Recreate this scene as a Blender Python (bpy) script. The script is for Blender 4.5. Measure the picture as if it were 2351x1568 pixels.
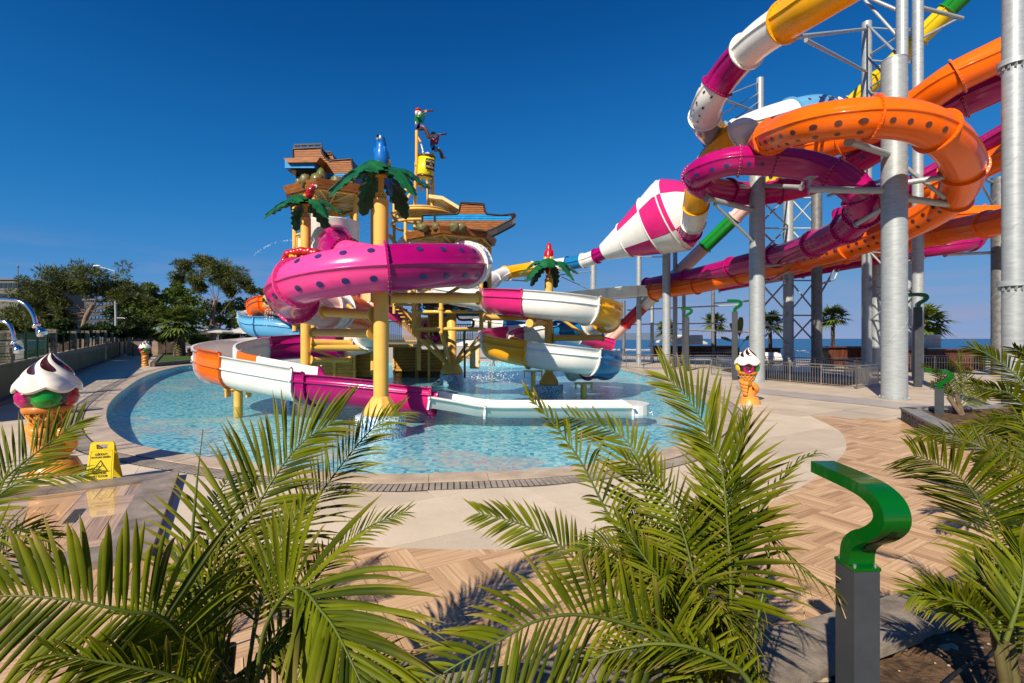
import bpy, bmesh, math, random
from math import sin, cos, pi, radians, sqrt, atan2
from mathutils import Vector, Matrix, geometry, noise
random.seed(7)
for _o in list(bpy.data.objects): bpy.data.objects.remove(_o)
SC = bpy.context.scene
COL = SC.collection
# ---------------------------------------------------------------- camera
EYE = 2.1; F = 1110.0; CX = 1175.5; HY = 777.0     # working scale: photo seen 2351 wide
cam_d = bpy.data.cameras.new('camera'); cam = bpy.data.objects.new('camera', cam_d); COL.objects.link(cam)
cam.location = (0, 0, EYE); cam.rotation_euler = (pi/2, 0, 0)
cam_d.sensor_width = 36; cam_d.lens = 36*F/2351; cam_d.shift_y = -7/2351
cam_d.clip_start = .05; cam_d.clip_end = 20000
SC.camera = cam
# ---------------------------------------------------------------- sun and sky
SUN_EL = radians(36.6); SUN_AZ = atan2(-.517, -.856)   # clockwise from +Y
sun_vec = Vector((sin(SUN_AZ)*cos(SUN_EL), cos(SUN_AZ)*cos(SUN_EL), sin(SUN_EL)))
sd = bpy.data.lights.new('sun', 'SUN'); sd.energy = 5.0; sd.angle = radians(.53); sd.color = (1, .90, .74)
so = bpy.data.objects.new('sun', sd); COL.objects.link(so)
so.rotation_euler = sun_vec.to_track_quat('Z', 'Y').to_euler(); so.location = sun_vec*50
wd = bpy.data.worlds.new('World'); SC.world = wd; wd.use_nodes = True
nt = wd.node_tree; nt.nodes.clear()
sky = nt.nodes.new('ShaderNodeTexSky'); sky.sky_type = 'NISHITA'; sky.sun_disc = False
sky.sun_elevation = SUN_EL; sky.sun_rotation = SUN_AZ % (2*pi)
sky.altitude = 2500; sky.air_density = 1.0; sky.dust_density = 0; sky.ozone_density = 1.5
# polarising-filter response of the camera, applied to the whole sky alike
SCL = .108
v1 = nt.nodes.new('ShaderNodeVectorMath'); v1.operation = 'SCALE'; v1.inputs['Scale'].default_value = SCL; nt.links.new(sky.outputs[0], v1.inputs[0])
rc = nt.nodes.new('ShaderNodeRGBCurve'); nt.links.new(v1.outputs[0], rc.inputs['Color'])
for ch, pts_ in enumerate([[(0, 0), (.08, .003), (.1, .006), (.153, .016), (.254, .048), (.462, .125), (.73, .185), (1, .21)], [(0, 0), (.138, .069), (.171, .098), (.258, .158), (.418, .225), (.694, .285), (1, .31)], [(0, 0), (.266, .26), (.323, .335), (.462, .45), (.68, .53), (1, .54)]]):
    cv = rc.mapping.curves[ch]
    cv.points[0].location = pts_[0]; cv.points[-1].location = pts_[-1]
    for q in pts_[1:-1]: cv.points.new(*q)
rc.mapping.update()
hs = nt.nodes.new('ShaderNodeVectorMath'); hs.operation = 'SCALE'; hs.inputs['Scale'].default_value = 1/SCL; nt.links.new(rc.outputs[0], hs.inputs[0])
# thin pinkish cloud banks low over the horizon
tc = nt.nodes.new('ShaderNodeTexCoord')
mp = nt.nodes.new('ShaderNodeMapping'); mp.inputs['Scale'].default_value = (2.2, 2.2, 16)
nt.links.new(tc.outputs['Generated'], mp.inputs[0])
nz = nt.nodes.new('ShaderNodeTexNoise'); nz.inputs['Scale'].default_value = 2.4; nz.inputs['Detail'].default_value = 7; nz.inputs['Roughness'].default_value = .62
nt.links.new(mp.outputs[0], nz.inputs['Vector'])
r1 = nt.nodes.new('ShaderNodeMapRange'); r1.inputs[1].default_value = .47; r1.inputs[2].default_value = .72
nt.links.new(nz.outputs[0], r1.inputs[0])
sp = nt.nodes.new('ShaderNodeSeparateXYZ'); nt.links.new(tc.outputs['Generated'], sp.inputs[0])
r2 = nt.nodes.new('ShaderNodeMapRange'); r2.inputs[1].default_value = .17; r2.inputs[2].default_value = .04; nt.links.new(sp.outputs[2], r2.inputs[0])
mm = nt.nodes.new('ShaderNodeMath'); mm.operation = 'MULTIPLY'; nt.links.new(r1.outputs[0], mm.inputs[0]); nt.links.new(r2.outputs[0], mm.inputs[1])
m2 = nt.nodes.new('ShaderNodeMath'); m2.operation = 'MULTIPLY'; m2.inputs[1].default_value = .55; nt.links.new(mm.outputs[0], m2.inputs[0])
mx = nt.nodes.new('ShaderNodeMix'); mx.data_type = 'RGBA'
nt.links.new(m2.outputs[0], mx.inputs[0]); nt.links.new(hs.outputs[0], mx.inputs[6]); mx.inputs[7].default_value = (3.2, 2.8, 3.9, 1)
bg = nt.nodes.new('ShaderNodeBackground'); bg.inputs['Strength'].default_value = .085
nt.links.new(mx.outputs[2], bg.inputs['Color'])
wo = nt.nodes.new('ShaderNodeOutputWorld'); nt.links.new(bg.outputs[0], wo.inputs[0])
vs = SC.view_settings; vs.view_transform = 'Standard'; vs.look = 'None'; vs.exposure = .52; vs.gamma = 1; vs.use_curve_mapping = False
SC.render.engine = 'CYCLES'
cy = SC.cycles; cy.max_bounces = 7; cy.diffuse_bounces = 2; cy.glossy_bounces = 3; cy.transmission_bounces = 4; cy.transparent_max_bounces = 8
cy.use_denoising = True; cy.caustics_reflective = False; cy.caustics_refractive = False; cy.sample_clamp_indirect = 6
# ---------------------------------------------------------------- helpers
OFF = {}
def V(*a): return Vector(a)
def W(px, py, d): return Vector(((px-CX)*d/F, d, EYE-(py-HY)*d/F))
def G(px, py, z=0.0): return W(px, py, (EYE-z)*F/(py-HY))
def tag(o, label=None, cat=None, group=None, kind=None):
    if label: o['label'] = label
    if cat: o['category'] = cat
    if group: o['group'] = group
    if kind: o['kind'] = kind
    return o
def thing(name, loc, label, cat, group=None):
    o = bpy.data.objects.new(name, None); COL.objects.link(o); o.location = loc; o.empty_display_size = .1
    OFF[o.name] = Vector(loc)
    return tag(o, label, cat, group)
def copy_tree(o, parent=None, label=None, loc=None, rz=None, scale=None):
    c = o.copy(); COL.objects.link(c); OFF[c.name] = OFF.get(o.name, V(0, 0, 0))
    if parent: c.parent = parent
    for ch in list(o.children): copy_tree(ch, c)
    if label: c['label'] = label
    if loc is not None: c.location = loc
    if rz is not None: c.rotation_euler = (0, 0, rz)
    if scale: c.scale = (scale,)*3
    return c
def frame(T):
    T = T.normalized(); Z = V(0, 0, 1) if abs(T.z) < .9997 else V(0, 1, 0)
    S = T.cross(Z).normalized(); return T, S, S.cross(T).normalized()
class MB:
    def __init__(s): s.v = []; s.f = []; s.sm = []; s.mi = []
    def add(s, vs, fs, smooth=False, mi=0):
        n = len(s.v); s.v += [Vector(p) for p in vs]
        for f in fs: s.f.append([i+n for i in f]); s.sm.append(smooth); s.mi.append(mi)
        return s
    def box(s, c, size, rz=0, mi=0, rx=0, ry=0):
        hx, hy, hz = size[0]/2, size[1]/2, size[2]/2
        M = Matrix.Rotation(rz, 3, 'Z') @ Matrix.Rotation(ry, 3, 'Y') @ Matrix.Rotation(rx, 3, 'X')
        P = [Vector(c)+M @ V(x, y, z) for z in (-hz, hz) for x, y in ((-hx, -hy), (hx, -hy), (hx, hy), (-hx, hy))]
        return s.add(P, [(3, 2, 1, 0), (4, 5, 6, 7), (0, 1, 5, 4), (1, 2, 6, 5), (2, 3, 7, 6), (3, 0, 4, 7)], False, mi)
    def bar(s, a, b, w, h, mi=0):   # box along a-b
        a, b = Vector(a), Vector(b); T, S, U = frame(b-a)
        P = [p+S*x*w/2+U*y*h/2 for p in (a, b) for x, y in ((-1, -1), (1, -1), (1, 1), (-1, 1))]
        return s.add(P, [(0, 1, 2, 3), (7, 6, 5, 4), (1, 0, 4, 5), (2, 1, 5, 6), (3, 2, 6, 7), (0, 3, 7, 4)], False, mi)
    def prism(s, poly, z0, z1, mi=0, topmi=None):
        n = len(poly); P = [V(p[0], p[1], z0) for p in poly]+[V(p[0], p[1], z1) for p in poly]
        s.add(P, [tuple(range(n-1, -1, -1))]+[(i, (i+1) % n, (i+1) % n+n, i+n) for i in range(n)], False, mi)
        return s.add(P[n:], [tuple(range(n))], False, mi if topmi is None else topmi)
    def ribbon_prism(s, poly, origin, U, Vv, N, th, mi=0):  # polygon (u,v) in plane, extruded by th along N (concave ok)
        A = [origin+U*p[0]+Vv*p[1]-N*th/2 for p in poly]; B = [p+N*th for p in A]; n = len(A)
        t = geometry.tessellate_polygon([[V(p[0], p[1], 0) for p in poly]])
        s.add(A, t, False, mi); s.add(B, [tuple(reversed(f)) for f in t], False, mi)
        return s.add(A+B, [(i, (i+1) % n, (i+1) % n+n, i+n) for i in range(n)], False, mi)
    def pipe(s, pts, r, n=12, mi=0, cap=True, smooth=True):
        pts = [Vector(p) for p in pts]; rr = r if isinstance(r, (list, tuple)) else [r]*len(pts); rings = []; m = len(pts)
        lastS = None
        for i, p in enumerate(pts):
            T = (pts[min(i+1, m-1)]-pts[max(i-1, 0)])
            T, S, U = frame(T)
            if lastS is not None:
                S = lastS-T*lastS.dot(T)
                S = S.normalized() if S.length > 1e-6 else frame(T)[1]
                U = S.cross(T)
            lastS = S
            rings.append([p+(S*cos(2*pi*k/n)+U*sin(2*pi*k/n))*rr[i] for k in range(n)])
        s.add([q for R in rings for q in R], [(i*n+k, i*n+(k+1) % n, (i+1)*n+(k+1) % n, (i+1)*n+k) for i in range(m-1) for k in range(n)], smooth, mi)
        if cap: s.add(rings[0], [tuple(range(n-1, -1, -1))], False, mi); s.add(rings[-1], [tuple(range(n))], False, mi)
        return s
    def lathe(s, prof, c=(0, 0, 0), n=24, axis=None, mi=0, smooth=True):
        c = Vector(c); T, S, U = frame(Vector(axis)) if axis is not None else (V(0, 0, 1), V(1, 0, 0), V(0, 1, 0))
        P = [c+T*z+(S*cos(2*pi*k/n)+U*sin(2*pi*k/n))*r for r, z in prof for k in range(n)]
        return s.add(P, [(i*n+k, i*n+(k+1) % n, (i+1)*n+(k+1) % n, (i+1)*n+k) for i in range(len(prof)-1) for k in range(n)], smooth, mi)
    def ball(s, c, r, n=12, m=8, mi=0, disp=None):
        c = Vector(c); r = V(r, r, r) if isinstance(r, (int, float)) else Vector(r); P = []
        for i in range(m+1):
            a = pi*i/m
            for k in range(n):
                b = 2*pi*k/n; d = V(sin(a)*cos(b), sin(a)*sin(b), cos(a)); q = 1+(disp(d) if disp else 0)
                P.append(c+V(d.x*r.x, d.y*r.y, d.z*r.z)*q)
        return s.add(P, [(i*n+k, (i+1)*n+k, (i+1)*n+(k+1) % n, i*n+(k+1) % n) for i in range(m) for k in range(n)], True, mi)
    def build(s, name, m, parent=None, kind=None, label=None, loc=None):
        off = OFF.get(parent.name, V(0, 0, 0)) if parent else (Vector(loc) if loc is not None else V(0, 0, 0))
        me = bpy.data.meshes.new(name); me.from_pydata([tuple(p-off) for p in s.v], [], s.f)
        for x in (m if isinstance(m, (list, tuple)) else [m]): me.materials.append(x)
        me.polygons.foreach_set('use_smooth', s.sm); me.polygons.foreach_set('material_index', s.mi); me.update()
        o = bpy.data.objects.new(name, me); COL.objects.link(o)
        if parent: o.parent = parent; OFF[o.name] = off
        elif loc is not None: o.location = loc; OFF[o.name] = off
        return tag(o, label, kind=kind)
def catmull(pts, step=.25, params=None):
    """uniform-ish resample of control points; returns positions and the control parameter of each"""
    P = [Vector(p) for p in pts]; n = len(P); out = []; us = []
    def at(u):
        i = min(int(u), n-2); t = u-i
        p0 = P[i-1] if i > 0 else P[0]*2-P[1]; p1 = P[i]; p2 = P[i+1]; p3 = P[i+2] if i+2 < n else P[-1]*2-P[-2]
        return .5*((2*p1)+(p2-p0)*t+(2*p0-5*p1+4*p2-p3)*t*t+(3*p1-p0-3*p2+p3)*t**3)
    u = 0; N = 40*(n-1); prev = at(0); acc = 0; out.append(prev); us.append(0.)
    for k in range(1, N+1):
        q = at(k*(n-1)/N); acc += (q-prev).length; prev = q
        if acc >= step or k == N:
            out.append(q); us.append(k*(n-1)/N); acc = 0
    return out, us
def cat_at(pts):
    P = [Vector(p) for p in pts]; n = len(P)
    def at(u):
        u = max(0., min(u, n-1.)); i = min(int(u), n-2); t = u-i
        p0 = P[i-1] if i > 0 else P[0]*2-P[1]; p1 = P[i]; p2 = P[i+1]; p3 = P[i+2] if i+2 < n else P[-1]*2-P[-2]
        return .5*((2*p1)+(p2-p0)*t+(2*p0-5*p1+4*p2-p3)*t*t+(3*p1-p0-3*p2+p3)*t**3)
    return at
def rs(a, b): return random.uniform(a, b)
# ---------------------------------------------------------------- materials
def nodes(m): m.use_nodes = True; t = m.node_tree; return t, t.nodes, t.links, t.nodes.get('Principled BSDF')
def mat(name, col, rough=.5, metal=0., coat=0., var=.12, vs=3., bump=0., bs=30., spec=.28, col2=None, sss=0., gen=False, stretch=None, crough=.05):
    m = bpy.data.materials.new(name); t, N, L, b = nodes(m)
    b.inputs['Roughness'].default_value = rough; b.inputs['Metallic'].default_value = metal
    b.inputs['Coat Weight'].default_value = coat; b.inputs['Coat Roughness'].default_value = crough; b.inputs['Specular IOR Level'].default_value = spec
    tc = N.new('ShaderNodeTexCoord'); src = tc.outputs['Object']
    if stretch:
        mp = N.new('ShaderNodeMapping'); mp.inputs['Scale'].default_value = stretch; L.new(src, mp.inputs[0]); src = mp.outputs[0]
    nz = N.new('ShaderNodeTexNoise'); nz.inputs['Scale'].default_value = vs; nz.inputs['Detail'].default_value = 6; nz.inputs['Roughness'].default_value = .6; L.new(src, nz.inputs['Vector'])
    c = Vector(col); c2 = Vector(col2) if col2 else c*(1-2*var)
    cr = N.new('ShaderNodeValToRGB'); cr.color_ramp.elements[0].position = .3; cr.color_ramp.elements[1].position = .7
    ca = c if col2 else c*(1+var*.6)
    cr.color_ramp.elements[0].color = (*c2, 1); cr.color_ramp.elements[1].color = (min(ca.x, 1), min(ca.y, 1), min(ca.z, 1), 1)
    L.new(nz.outputs[0], cr.inputs[0]); L.new(cr.outputs[0], b.inputs['Base Color'])
    rr = N.new('ShaderNodeMapRange'); rr.inputs[3].default_value = max(rough-.08, .02); rr.inputs[4].default_value = rough+.12; L.new(nz.outputs[0], rr.inputs[0]); L.new(rr.outputs[0], b.inputs['Roughness'])
    if bump:
        n2 = N.new('ShaderNodeTexNoise'); n2.inputs['Scale'].default_value = bs; n2.inputs['Detail'].default_value = 5; L.new(src, n2.inputs['Vector'])
        bp = N.new('ShaderNodeBump'); bp.inputs['Strength'].default_value = bump; bp.inputs['Distance'].default_value = .02; L.new(n2.outputs[0], bp.inputs['Height']); L.new(bp.outputs[0], b.inputs['Normal'])
    if sss: b.inputs['Subsurface Weight'].default_value = sss; b.inputs['Subsurface Radius'].default_value = (.1, .05, .03); b.inputs['Subsurface Scale'].default_value = .1
    return m
M = {}
def gel(name, col, rough=.22, var=.05): return mat(name, col, rough, coat=.16, var=var, vs=1.2, bump=.02, bs=3, spec=.3)
M['pink'] = gel('gelcoat_pink', (.82, .06, .27)); M['magenta'] = gel('gelcoat_magenta', (.33, .0015, .12))
M['rose'] = gel('gelcoat_rose', (.62, .02, .17))
M['plum'] = gel('gelcoat_plum', (.36, .002, .12)); M['white'] = gel('gelcoat_white', (.80, .77, .72), .25)
M['amber'] = gel('gelcoat_amber', (.86, .38, .004)); M['blue'] = gel('gelcoat_blue', (.012, .15, .36))
M['skyblue'] = gel('gelcoat_skyblue', (.12, .36, .62)); M['orange'] = gel('gelcoat_orange', (.85, .13, .001))
M['green'] = gel('gelcoat_green', (.01, .22, .02)); M['lemon'] = gel('gelcoat_lemon', (.72, .50, .01))
M['red'] = gel('gelcoat_red', (.5, .01, .02)); M['blush'] = gel('gelcoat_blush', (.78, .50, .45))
M['spot_blue'] = mat('tinted_window_blue', (.035, .03, .14), .2, coat=.2); M['spot_brown'] = mat('tinted_window_brown', (.10, .03, .02), .15, coat=.4)
M['smoke'] = mat('tinted_grey', (.25, .30, .36), .1, coat=.6)
M['ypaint'] = mat('yellow_steel_paint', (.74, .42, .085), .42, coat=.1, var=.06, vs=2)
M['galv'] = mat('galvanised_steel', (.38, .41, .42), .45, metal=.3, var=.11, vs=3, stretch=(1, 1, 5), bump=.04, bs=9)
M['dgalv'] = mat('dark_steel', (.20, .20, .20), .5, metal=.4, var=.2, vs=5)  # darker grey steel for some columns, poles and mounts
M['chrome'] = mat('chrome', (.75, .77, .80), .08, metal=1, var=.02)
M['inox'] = mat('stainless_tube', (.5, .47, .42), .28, metal=.9, var=.06)
M['bolt'] = mat('bolt_steel', (.55, .55, .55), .35, metal=.8)
# ================================================================= ground, pool, sea
AXR = radians(30.7)                       # paving axis
UX = V(cos(AXR), sin(AXR), 0); UY = V(-sin(AXR), cos(AXR), 0)
def closed_curve(P, step):
    P = [Vector(p) for p in P]; n = len(P); out = []
    for i in range(n):
        p0, p1, p2, p3 = P[i-1], P[i], P[(i+1) % n], P[(i+2) % n]
        k = max(2, int((p2-p1).length/step))
        for j in range(k):
            t = j/k; out.append(.5*((2*p1)+(p2-p0)*t+(2*p0-5*p1+4*p2-p3)*t*t+(3*p1-p0-3*p2+p3)*t**3))
    return out
def inside(p, poly):
    c = False; n = len(poly); x, y = p[0], p[1]
    for i in range(n):
        a, b = poly[i], poly[i-1]
        if (a[1] > y) != (b[1] > y) and x < (b[0]-a[0])*(y-a[1])/(b[1]-a[1])+a[0]: c = not c
    return c
def clip(poly, p, nrm):                   # keep the side where (q-p).nrm <= 0
    out = []
    for i in range(len(poly)):
        a, b = poly[i], poly[(i+1) % len(poly)]; da = (a-p).dot(nrm); db = (b-p).dot(nrm)
        if da <= 0: out.append(a)
        if (da <= 0) != (db <= 0): out.append(a+(b-a)*(da/(da-db)))
    return out
pool_px = [(241,948),(246,978),(267,1000),(296,1017),(333,1028),(407,1041),(508,1056),(700,1080),(871,1091),(1030,1088),(1264,1077),(1450,1052),(1560,1022),(1625,985),(1640,950),(1612,915),(1560,887),(1500,867),(1440,850),(1380,840),(1250,832),(1000,828),(700,829),(560,832),(440,838),(385,847),(330,865),(285,893),(252,922)]
POOL = closed_curve([G(x, y) for x, y in pool_px], .12)
_area = sum(POOL[i-1].x*POOL[i].y-POOL[i].x*POOL[i-1].y for i in range(len(POOL)))
def offset_curve(C, d, sg=1 if _area > 0 else -1):
    n = len(C); out = []
    for i in range(n):
        T = (C[(i+1) % n]-C[i-1]).normalized(); out.append(C[i]+V(T.y, -T.x, 0)*d*sg)
    return out
def nearest(C, p):
    i = min(range(0, len(C), 3), key=lambda k: (C[k]-p).length_squared); return i
# ---- base sheet with the pool cut out
def cream_mat():
    m = mat('cream_stone_tile', (.66, .55, .42), .42, var=.10, vs=1.3, bump=.06, bs=60, col2=(.56, .465, .35)); t, N, L, b = nodes(m)
    old = b.inputs['Base Color'].links[0].from_socket; tc = N.new('ShaderNodeTexCoord'); out = old      # fine grain, grime blotches, scuffs
    for sc, lo, hi, dk in ((34., .35, .75, .88), (.33, .50, .66, .84), (3.1, .56, .70, .90)):
        nz = N.new('ShaderNodeTexNoise'); nz.inputs['Scale'].default_value = sc; nz.inputs['Detail'].default_value = 8; nz.inputs['Roughness'].default_value = .68; L.new(tc.outputs['Object'], nz.inputs['Vector'])
        mr = N.new('ShaderNodeMapRange'); mr.inputs[1].default_value = lo; mr.inputs[2].default_value = hi; mr.inputs[3].default_value = 1; mr.inputs[4].default_value = dk; L.new(nz.outputs[0], mr.inputs[0])
        sc_ = N.new('ShaderNodeVectorMath'); sc_.operation = 'SCALE'; L.new(out, sc_.inputs[0]); L.new(mr.outputs[0], sc_.inputs['Scale']); out = sc_.outputs[0]
    L.new(out, b.inputs['Base Color'])
    return m
def joint_mat():
    m = cream_mat(); m.name = 'cream_paving'; t, N, L, b = nodes(m)
    tc = N.new('ShaderNodeTexCoord'); mp = N.new('ShaderNodeMapping'); mp.inputs['Rotation'].default_value = (0, 0, -AXR); L.new(tc.outputs['Object'], mp.inputs[0])
    br = N.new('ShaderNodeTexBrick'); br.offset = 0; br.inputs['Scale'].default_value = 1; br.inputs['Brick Width'].default_value = 1.2; br.inputs['Row Height'].default_value = 1.2
    br.inputs['Mortar Size'].default_value = .008; br.inputs['Color1'].default_value = (1, 1, 1, 1); br.inputs['Color2'].default_value = (.86, .85, .84, 1); br.inputs['Mortar'].default_value = (.30, .27, .23, 1)
    L.new(mp.outputs[0], br.inputs['Vector'])
    mx = N.new('ShaderNodeMix'); mx.data_type = 'RGBA'; mx.blend_type = 'MULTIPLY'; mx.inputs[0].default_value = 1
    old = b.inputs['Base Color'].links[0].from_socket; L.new(old, mx.inputs[6]); L.new(br.outputs[0], mx.inputs[7]); L.new(mx.outputs[2], b.inputs['Base Color'])
    return m
M['cream'] = cream_mat(); M['cream'].name = 'cream_tile'; M['paving'] = joint_mat()
outer = [V(-12, -12, 0), V(30, -12, 0), V(60, 30, 0), V(46, 48, 0), V(20, 50, 0), V(2, 75, 0), V(-14, 130, 0), V(-99, 129.7, 0), V(-13.4, 11.1, 0)]
sheet = MB(); PL = POOL[::3]
tess = geometry.tessellate_polygon([outer, PL])
allv = outer+PL
sheet.add([V(p.x, p.y, -.006) for p in allv], [tuple(f) if (allv[f[1]]-allv[f[0]]).cross(allv[f[2]]-allv[f[0]]).z > 0 else tuple(reversed(f)) for f in tess])
tag(sheet.build('plaza', M['paving']), kind='structure')
# land beneath/behind and to the far left
M['land'] = mat('dry_ground', (.16, .15, .10), .9, var=.3, vs=.05)
b_ = MB(); b_.prism([(-3000, -400), (60, -400), (62, 31), (47, 52), (20, 58), (2, 77), (-14, 132), (-30, 400), (-350, 1500), (-3000, 1500)], -7, -.75); tag(b_.build('land', M['land']), kind='structure')
# sea
ms = bpy.data.materials.new('sea_water'); t, N, L, b = nodes(ms); M['sea'] = ms
b.inputs['Base Color'].default_value = (.004, .045, .12, 1); b.inputs['Roughness'].default_value = .28; b.inputs['IOR'].default_value = 1.33; b.inputs['Specular IOR Level'].default_value = .35
tc = N.new('ShaderNodeTexCoord'); mp = N.new('ShaderNodeMapping'); mp.inputs['Scale'].default_value = (.5, .16, 1); L.new(tc.outputs['Object'], mp.inputs[0])
n1 = N.new('ShaderNodeTexNoise'); n1.inputs['Scale'].default_value = .8; n1.inputs['Detail'].default_value = 8; L.new(mp.outputs[0], n1.inputs[0])
bp = N.new('ShaderNodeBump'); bp.inputs['Strength'].default_value = .5; bp.inputs['Distance'].default_value = .5; L.new(n1.outputs[0], bp.inputs['Height']); L.new(bp.outputs[0], b.inputs['Normal'])
cr = N.new('ShaderNodeValToRGB'); cr.color_ramp.elements[0].position = .35; cr.color_ramp.elements[1].position = .65
cr.color_ramp.elements[0].color = (.003, .050, .13, 1); cr.color_ramp.elements[1].color = (.006, .085, .20, 1); L.new(n1.outputs[0], cr.inputs[0]); L.new(cr.outputs[0], b.inputs['Base Color'])
b_ = MB(); b_.add([V(-15000, -500, -6), V(15000, -500, -6), V(15000, 15000, -6), V(-15000, 15000, -6)], [(0, 1, 2, 3)]); tag(b_.build('sea', ms), kind='structure')
# ---- pool shell: walls and mosaic floor
mo = bpy.data.materials.new('glass_mosaic_floor'); t, N, L, b = nodes(mo); M['mosaic'] = mo
def mosaic(m, cols, cell=.05, grout=(.35, .5, .55), blot=None, wob=0):
    t, N, L, b = nodes(m); b.inputs['Roughness'].default_value = .25
    tc = N.new('ShaderNodeTexCoord'); src = tc.outputs['Object']
    vo = N.new('ShaderNodeTexVoronoi'); vo.inputs['Scale'].default_value = 1/cell; vo.inputs['Randomness'].default_value = .25; L.new(src, vo.inputs['Vector'])
    wn = N.new('ShaderNodeTexWhiteNoise'); L.new(vo.outputs['Position'], wn.inputs['Vector'])
    cr = N.new('ShaderNodeValToRGB'); cr.color_ramp.interpolation = 'CONSTANT'
    while len(cr.color_ramp.elements) < len(cols): cr.color_ramp.elements.new(.5)
    for i, c in enumerate(cols): cr.color_ramp.elements[i].position = i/len(cols); cr.color_ramp.elements[i].color = (*c, 1)
    L.new(wn.outputs['Value'], cr.inputs[0]); out = cr.outputs[0]
    if blot:
        for (c, sc, lo, off) in blot:
            mp = N.new('ShaderNodeMapping'); mp.inputs['Location'].default_value = (off, off*2, 0); L.new(src, mp.inputs[0])
            nz = N.new('ShaderNodeTexNoise'); nz.inputs['Scale'].default_value = sc; nz.inputs['Detail'].default_value = 2; L.new(mp.outputs[0], nz.inputs['Vector'])
            mr = N.new('ShaderNodeMapRange'); mr.inputs[1].default_value = lo; mr.inputs[2].default_value = lo+.08; L.new(nz.outputs[0], mr.inputs[0])
            w2 = N.new('ShaderNodeTexWhiteNoise'); L.new(vo.outputs['Position'], w2.inputs['Vector'])
            mu = N.new('ShaderNodeMath'); mu.operation = 'MULTIPLY'; L.new(mr.outputs[0], mu.inputs[0]); L.new(w2.outputs['Value'], mu.inputs[1])
            mx = N.new('ShaderNodeMix'); mx.data_type = 'RGBA'; L.new(mu.outputs[0], mx.inputs[0]); L.new(out, mx.inputs[6]); mx.inputs[7].default_value = (*c, 1); out = mx.outputs[2]
    L.new(out, b.inputs['Base Color']); return m
mosaic(mo, [(.24, .70, .80), (.38, .82, .86), (.12, .52, .70), (.60, .90, .90), (.18, .60, .74), (.48, .84, .86), (.06, .34, .60), (.42, .80, .84)], .085, blot=[((.95, .55, .48), .35, .56, 3.), ((.95, .80, .55), .42, .58, 17.)])
fl = MB(); inn = PL
tess = geometry.tessellate_polygon([inn]); fl.add([V(p.x, p.y, -.42) for p in inn], [tuple(f) if (inn[f[1]]-inn[f[0]]).cross(inn[f[2]]-inn[f[0]]).z > 0 else tuple(reversed(f)) for f in tess])
n = len(inn); fl.add([V(p.x, p.y, -.42) for p in inn]+[V(p.x, p.y, -.01) for p in inn], [(i, (i+1) % n, (i+1) % n+n, i+n) for i in range(n)])
tag(fl.build('pool_floor', mo), kind='structure')
# water: clear surface that tints what is below and mirrors the sky
mw = bpy.data.materials.new('pool_water'); t, N, L, b = nodes(mw); N.remove(b); M['water'] = mw
out = N['Material Output']; gl = N.new('ShaderNodeBsdfGlossy'); gl.inputs['Roughness'].default_value = .06; gl.inputs['Color'].default_value = (1, 1, 1, 1)
tr = N.new('ShaderNodeBsdfTransparent'); tr.inputs[0].default_value = (.88, .985, .99, 1)
fr = N.new('ShaderNodeFresnel'); fr.inputs[0].default_value = 1.33; ms_ = N.new('ShaderNodeMixShader')
tc = N.new('ShaderNodeTexCoord'); n1 = N.new('ShaderNodeTexNoise'); n1.inputs['Scale'].default_value = 2.6; n1.inputs['Detail'].default_value = 4; n1.inputs['Roughness'].default_value = .55; n1.inputs['Distortion'].default_value = .6
mp = N.new('ShaderNodeMapping'); mp.inputs['Scale'].default_value = (1, 1.5, 1); L.new(tc.outputs['Object'], mp.inputs[0]); L.new(mp.outputs[0], n1.inputs[0])
bp = N.new('ShaderNodeBump'); bp.inputs['Strength'].default_value = .75; bp.inputs['Distance'].default_value = .04; L.new(n1.outputs[0], bp.inputs['Height'])
L.new(bp.outputs[0], gl.inputs['Normal']); L.new(bp.outputs[0], fr.inputs['Normal']); mf = N.new('ShaderNodeMath'); mf.operation = 'MULTIPLY'; mf.inputs[1].default_value = .42; L.new(fr.outputs[0], mf.inputs[0]); L.new(mf.outputs[0], ms_.inputs[0]); L.new(tr.outputs[0], ms_.inputs[1]); L.new(gl.outputs[0], ms_.inputs[2]); L.new(ms_.outputs[0], out.inputs[0])
wa = MB(); wa.add([V(p.x, p.y, -.06) for p in inn], [tuple(f) if (inn[f[1]]-inn[f[0]]).cross(inn[f[2]]-inn[f[0]]).z > 0 else tuple(reversed(f)) for f in tess])
tag(wa.build('pool_water', mw), kind='structure')
# ---- coping and drain grating around the pool
M['coping'] = mat('sandstone_coping', (.52, .41, .30), .38, var=.18, vs=2.2, bump=.08, bs=40)
M['grate'] = mat('drain_slat_stone', (.34, .29, .24), .5, var=.2, vs=3)
M['darkgap'] = mat('drain_channel', (.05, .045, .04), .8)
C0 = POOL; C1 = offset_curve(POOL, .42); C2 = offset_curve(POOL, .46); C3 = offset_curve(POOL, .76); C4 = offset_curve(POOL, .80); Cin = offset_curve(POOL, -.03)
rim = MB(); n = len(C0)
rim.add([V(p.x, p.y, -.002) for p in Cin]+[V(p.x, p.y, -.002) for p in C4], [(i, i+n, (i+1) % n+n, (i+1) % n) for i in range(n)])
tag(rim.build('pool_surround', M['darkgap']), kind='structure'); rimo = bpy.data.objects['pool_surround']
def quadslab(mb, a0, a1, b1, b0, z0, z1, mi=0): mb.prism([a0, a1, b1, b0] if (a1-a0).cross(b0-a0).z > 0 else [a0, b0, b1, a1], z0, z1, mi)
def pixsize(c): return 1/max(c.length, 1)
i = 0; kk = 0
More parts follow.
